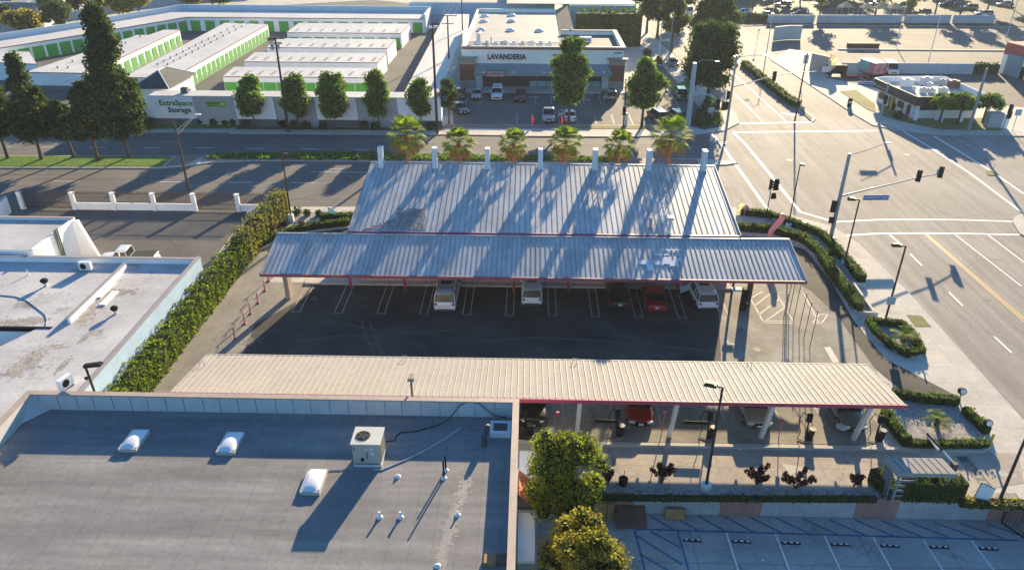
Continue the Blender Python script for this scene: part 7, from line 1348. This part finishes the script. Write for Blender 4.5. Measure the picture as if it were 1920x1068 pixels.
for k, (u, v, rz, c_, kd, lb) in enumerate(((1515, 30, 88, BK, 'sedan', 'black car behind the far wall, left of the tan tents'), (1452, 32, 90, GR, 'sedan', 'grey car behind the far wall near the hedge end'), (1600, 20, 90, DB, 'suv', 'dark SUV behind the tan tents'), (1710, 14, 90, GR, 'suv', 'grey SUV behind the far wall right of the curved lamp'), (1790, 12, 90, DB, 'sedan', 'dark sedan in the far lot under the sunlit trees'), (1860, 30, 85, SV, 'suv', 'silver SUV at the right end of the far wall'), (1265, 128, 2, GR, 'sedan', 'grey car parked along the laundry side lot, farthest from the street'), (1225, 231, 16, DR, 'suv', 'dark red SUV beside the parkway tree trunk'))):
    if k == 7: continue
    car(kd, c_, lb, 'car', u, v, rz, group='cars in the far lots')
# two people by the beige SUV
def person(u, v, shirt, trousers, lb, ang=0, lean=.0, seed=0):
    p = G(u, v); t = thing('person', lb, 'person', tuple(p), ang); me = bpy.data.meshes.new('body')
    V = [(0, 0, .95), (0, lean*.3, 1.2), (0, lean*.7, 1.42), (0, lean, 1.52), (0, lean*1.2, 1.66), (-.1, 0, .9), (-.12, .05, .5), (-.12, 0, .08), (-.12, -.1, .04), (.1, 0, .9), (.13, -.05, .5), (.14, .05, .08), (.14, -.06, .04), (-.2, lean*.7, 1.38), (-.27, -.05, 1.1), (-.22, -.25, .95), (.2, lean*.7, 1.38), (.27, -.05, 1.1), (.22, -.25, .95)]
    E_ = [(0, 1), (1, 2), (2, 3), (3, 4), (0, 5), (5, 6), (6, 7), (7, 8), (0, 9), (9, 10), (10, 11), (11, 12), (2, 13), (13, 14), (14, 15), (2, 16), (16, 17), (17, 18)]
    rad = [.15, .14, .15, .065, .10, .09, .06, .045, .05, .09, .06, .045, .05, .06, .045, .035, .06, .045, .035]
    me.from_pydata(V, E_, []); o = bpy.data.objects.new('body', me); C.objects.link(o); o.parent = t; sk = o.modifiers.new('skin', 'SKIN'); 
    for i, r_ in enumerate(rad): me.skin_vertices[0].data[i].radius = (r_, r_*.8) if me.skin_vertices else (r_, r_)
    if me.skin_vertices: me.skin_vertices[0].data[0].use_root = True
    o.modifiers.new('sub', 'SUBSURF').render_levels = 1; me.materials.append(mat('skin tone', (.35, .2, .13), .6))
    def cloth(nm, rings, mt): m = MB(); m.loft(rings); m.build(nm, mt, t, world=False, smooth=True)
    rg_ = lambda x, y, z, a, b: [(x+a*math.cos(k*.785), y+b*math.sin(k*.785), z) for k in range(8)]
    cloth('shirt', [rg_(0, 0, .88, .2, .15), rg_(0, lean*.3, 1.15, .19, .14), rg_(0, lean*.7, 1.38, .24, .14), rg_(0, lean, 1.48, .12, .1)], shirt)
    for sx in (-1, 1):
        cloth('trousers', [rg_(sx*.13, 0, .07, .07, .08), rg_(sx*.125, .0, .5, .09, .1), rg_(sx*.1, 0, .92, .12, .14)], trousers); cloth('sleeve', [rg_(sx*.2, lean*.7, 1.42, .08, .09), rg_(sx*.27, -.04, 1.12, .065, .065)], shirt)
    m = MB(); m.dome((0, lean*1.2+.01, 1.66), .105, .12, .13, 10, 4); m.build('hair', mat('dark hair', (.02, .015, .012), .7), t, world=False, smooth=True)
person(1133, 196, mat('blue shirt', (.12, .42, .62), .8), mat('denim', (.05, .10, .2), .8), 'person in a light blue shirt and jeans standing at the beige SUV tailgate', .4)
person(1129, 187, mat('dark shirt', (.06, .03, .03), .8), mat('dark trousers', (.03, .03, .04), .8), 'person in dark clothes bending beside the beige SUV', -.5, .12)
# monument sign post and pedestrian furniture at avenue
for u, v, vt, w_, h_, lb in ((1502, 160, 102, .9, 1.6, 'white lettered board on the dark pole at the avenue'), (1545, 143, 125, 1.2, 1.0, 'small white real estate board before the ramp wall'), (1898, 245, 205, .9, .9, 'pale blue sign on a leaning post by the restaurant drive'), (1418, 88, 53, .4, .6, 'small blue and white road sign at the avenue turn')):
    p = G(u, v); h = HT(u, v, vt); t = thing('road_sign', lb, 'sign', tuple(p), 0, 'small road signs'); m = MB(); m.tube([(0, 0, 0), (0, 0, h)], .05, 6); m.build('post', steel, t, world=False); m = MB(); m.bb(-w_/2, w_/2, -.1, -.06, h-h_, h); m.build('plate', plastic_w if u != 1898 else blue_w, t, world=False)
    if u in (1502, 1545): m = MB(); [m.bb(-w_*.35, w_*.35, -.115, -.1, h-h_*(.2+.2*k)-.06, h-h_*(.2+.2*k)+.04) for k in range(4)]; m.build('print_lines', steel, t, world=False)
util(1490, 228, 100, 'tall dark steel pole with boards standing on the avenue kerb', (), .11)

0 and blots([(1540, 1038, .35, .35), (1714, 1040, .35, .3), (1800, 1040, .3, .25), (1590, 1032, .6, .25), (1500, 1016, .3, .3), (1900, 1025, .4, .3), (1430, 1050, .3, .3)], -1.556, 'oil_stains', mat('oil spots lower lot', (.17, .165, .165), .8, .2, 3), None, .05, 21, 300)
blots([(1415, 655, 1.0, .8), (1470, 640, .9, .6), (1560, 700, .8, 1.2), (1290, 772, .5, 1.0), (1500, 775, .5, .9), (1110, 775, .4, .8), (470, 640, .6, .5), (1640, 720, .9, .5), (1380, 620, .6, .5)], .008, 'oil_stains', mat('oil spots upper lot', (.17, .155, .135), .8, .2, 3), None, .07, 22, 190)
0 and blots([(1840, 300, 1.5, .3), (1560, 350, 2.5, .4, 10), (1700, 390, .4, 3.0), (1480, 260, 1.5, .3), (1800, 480, .3, 3.5), (1850, 610, .3, 3.0), (1760, 520, .25, 2.5), (640, 340, 2.5, .3), (450, 330, 2.0, .25), (250, 262, 2.5, .25), (640, 265, 2.5, .3)], -.112, 'road_patches', mat('tar patch', (.10, .093, .088), .8, .2, 3), None, .09, 23, 260)
# ================================================================== HAZE
hz = bpy.data.materials.new('haze'); hz.use_nodes = True; n = hz.node_tree; n.nodes.remove(n.nodes['Principled BSDF']); pv = n.nodes.new('ShaderNodeVolumePrincipled')
pv.inputs['Color'].default_value = (.82, .9, 1, 1); pv.inputs['Density'].default_value = .00015; pv.inputs['Anisotropy'].default_value = .3; n.links.new(pv.outputs[0], n.nodes['Material Output'].inputs['Volume'])
m = MB(); m.bb(-430, 430, -80, 600, -2.6, 36); tag(m.build('haze', hz), 'thin pale haze lying over the whole district', 'haze', kind='stuff')
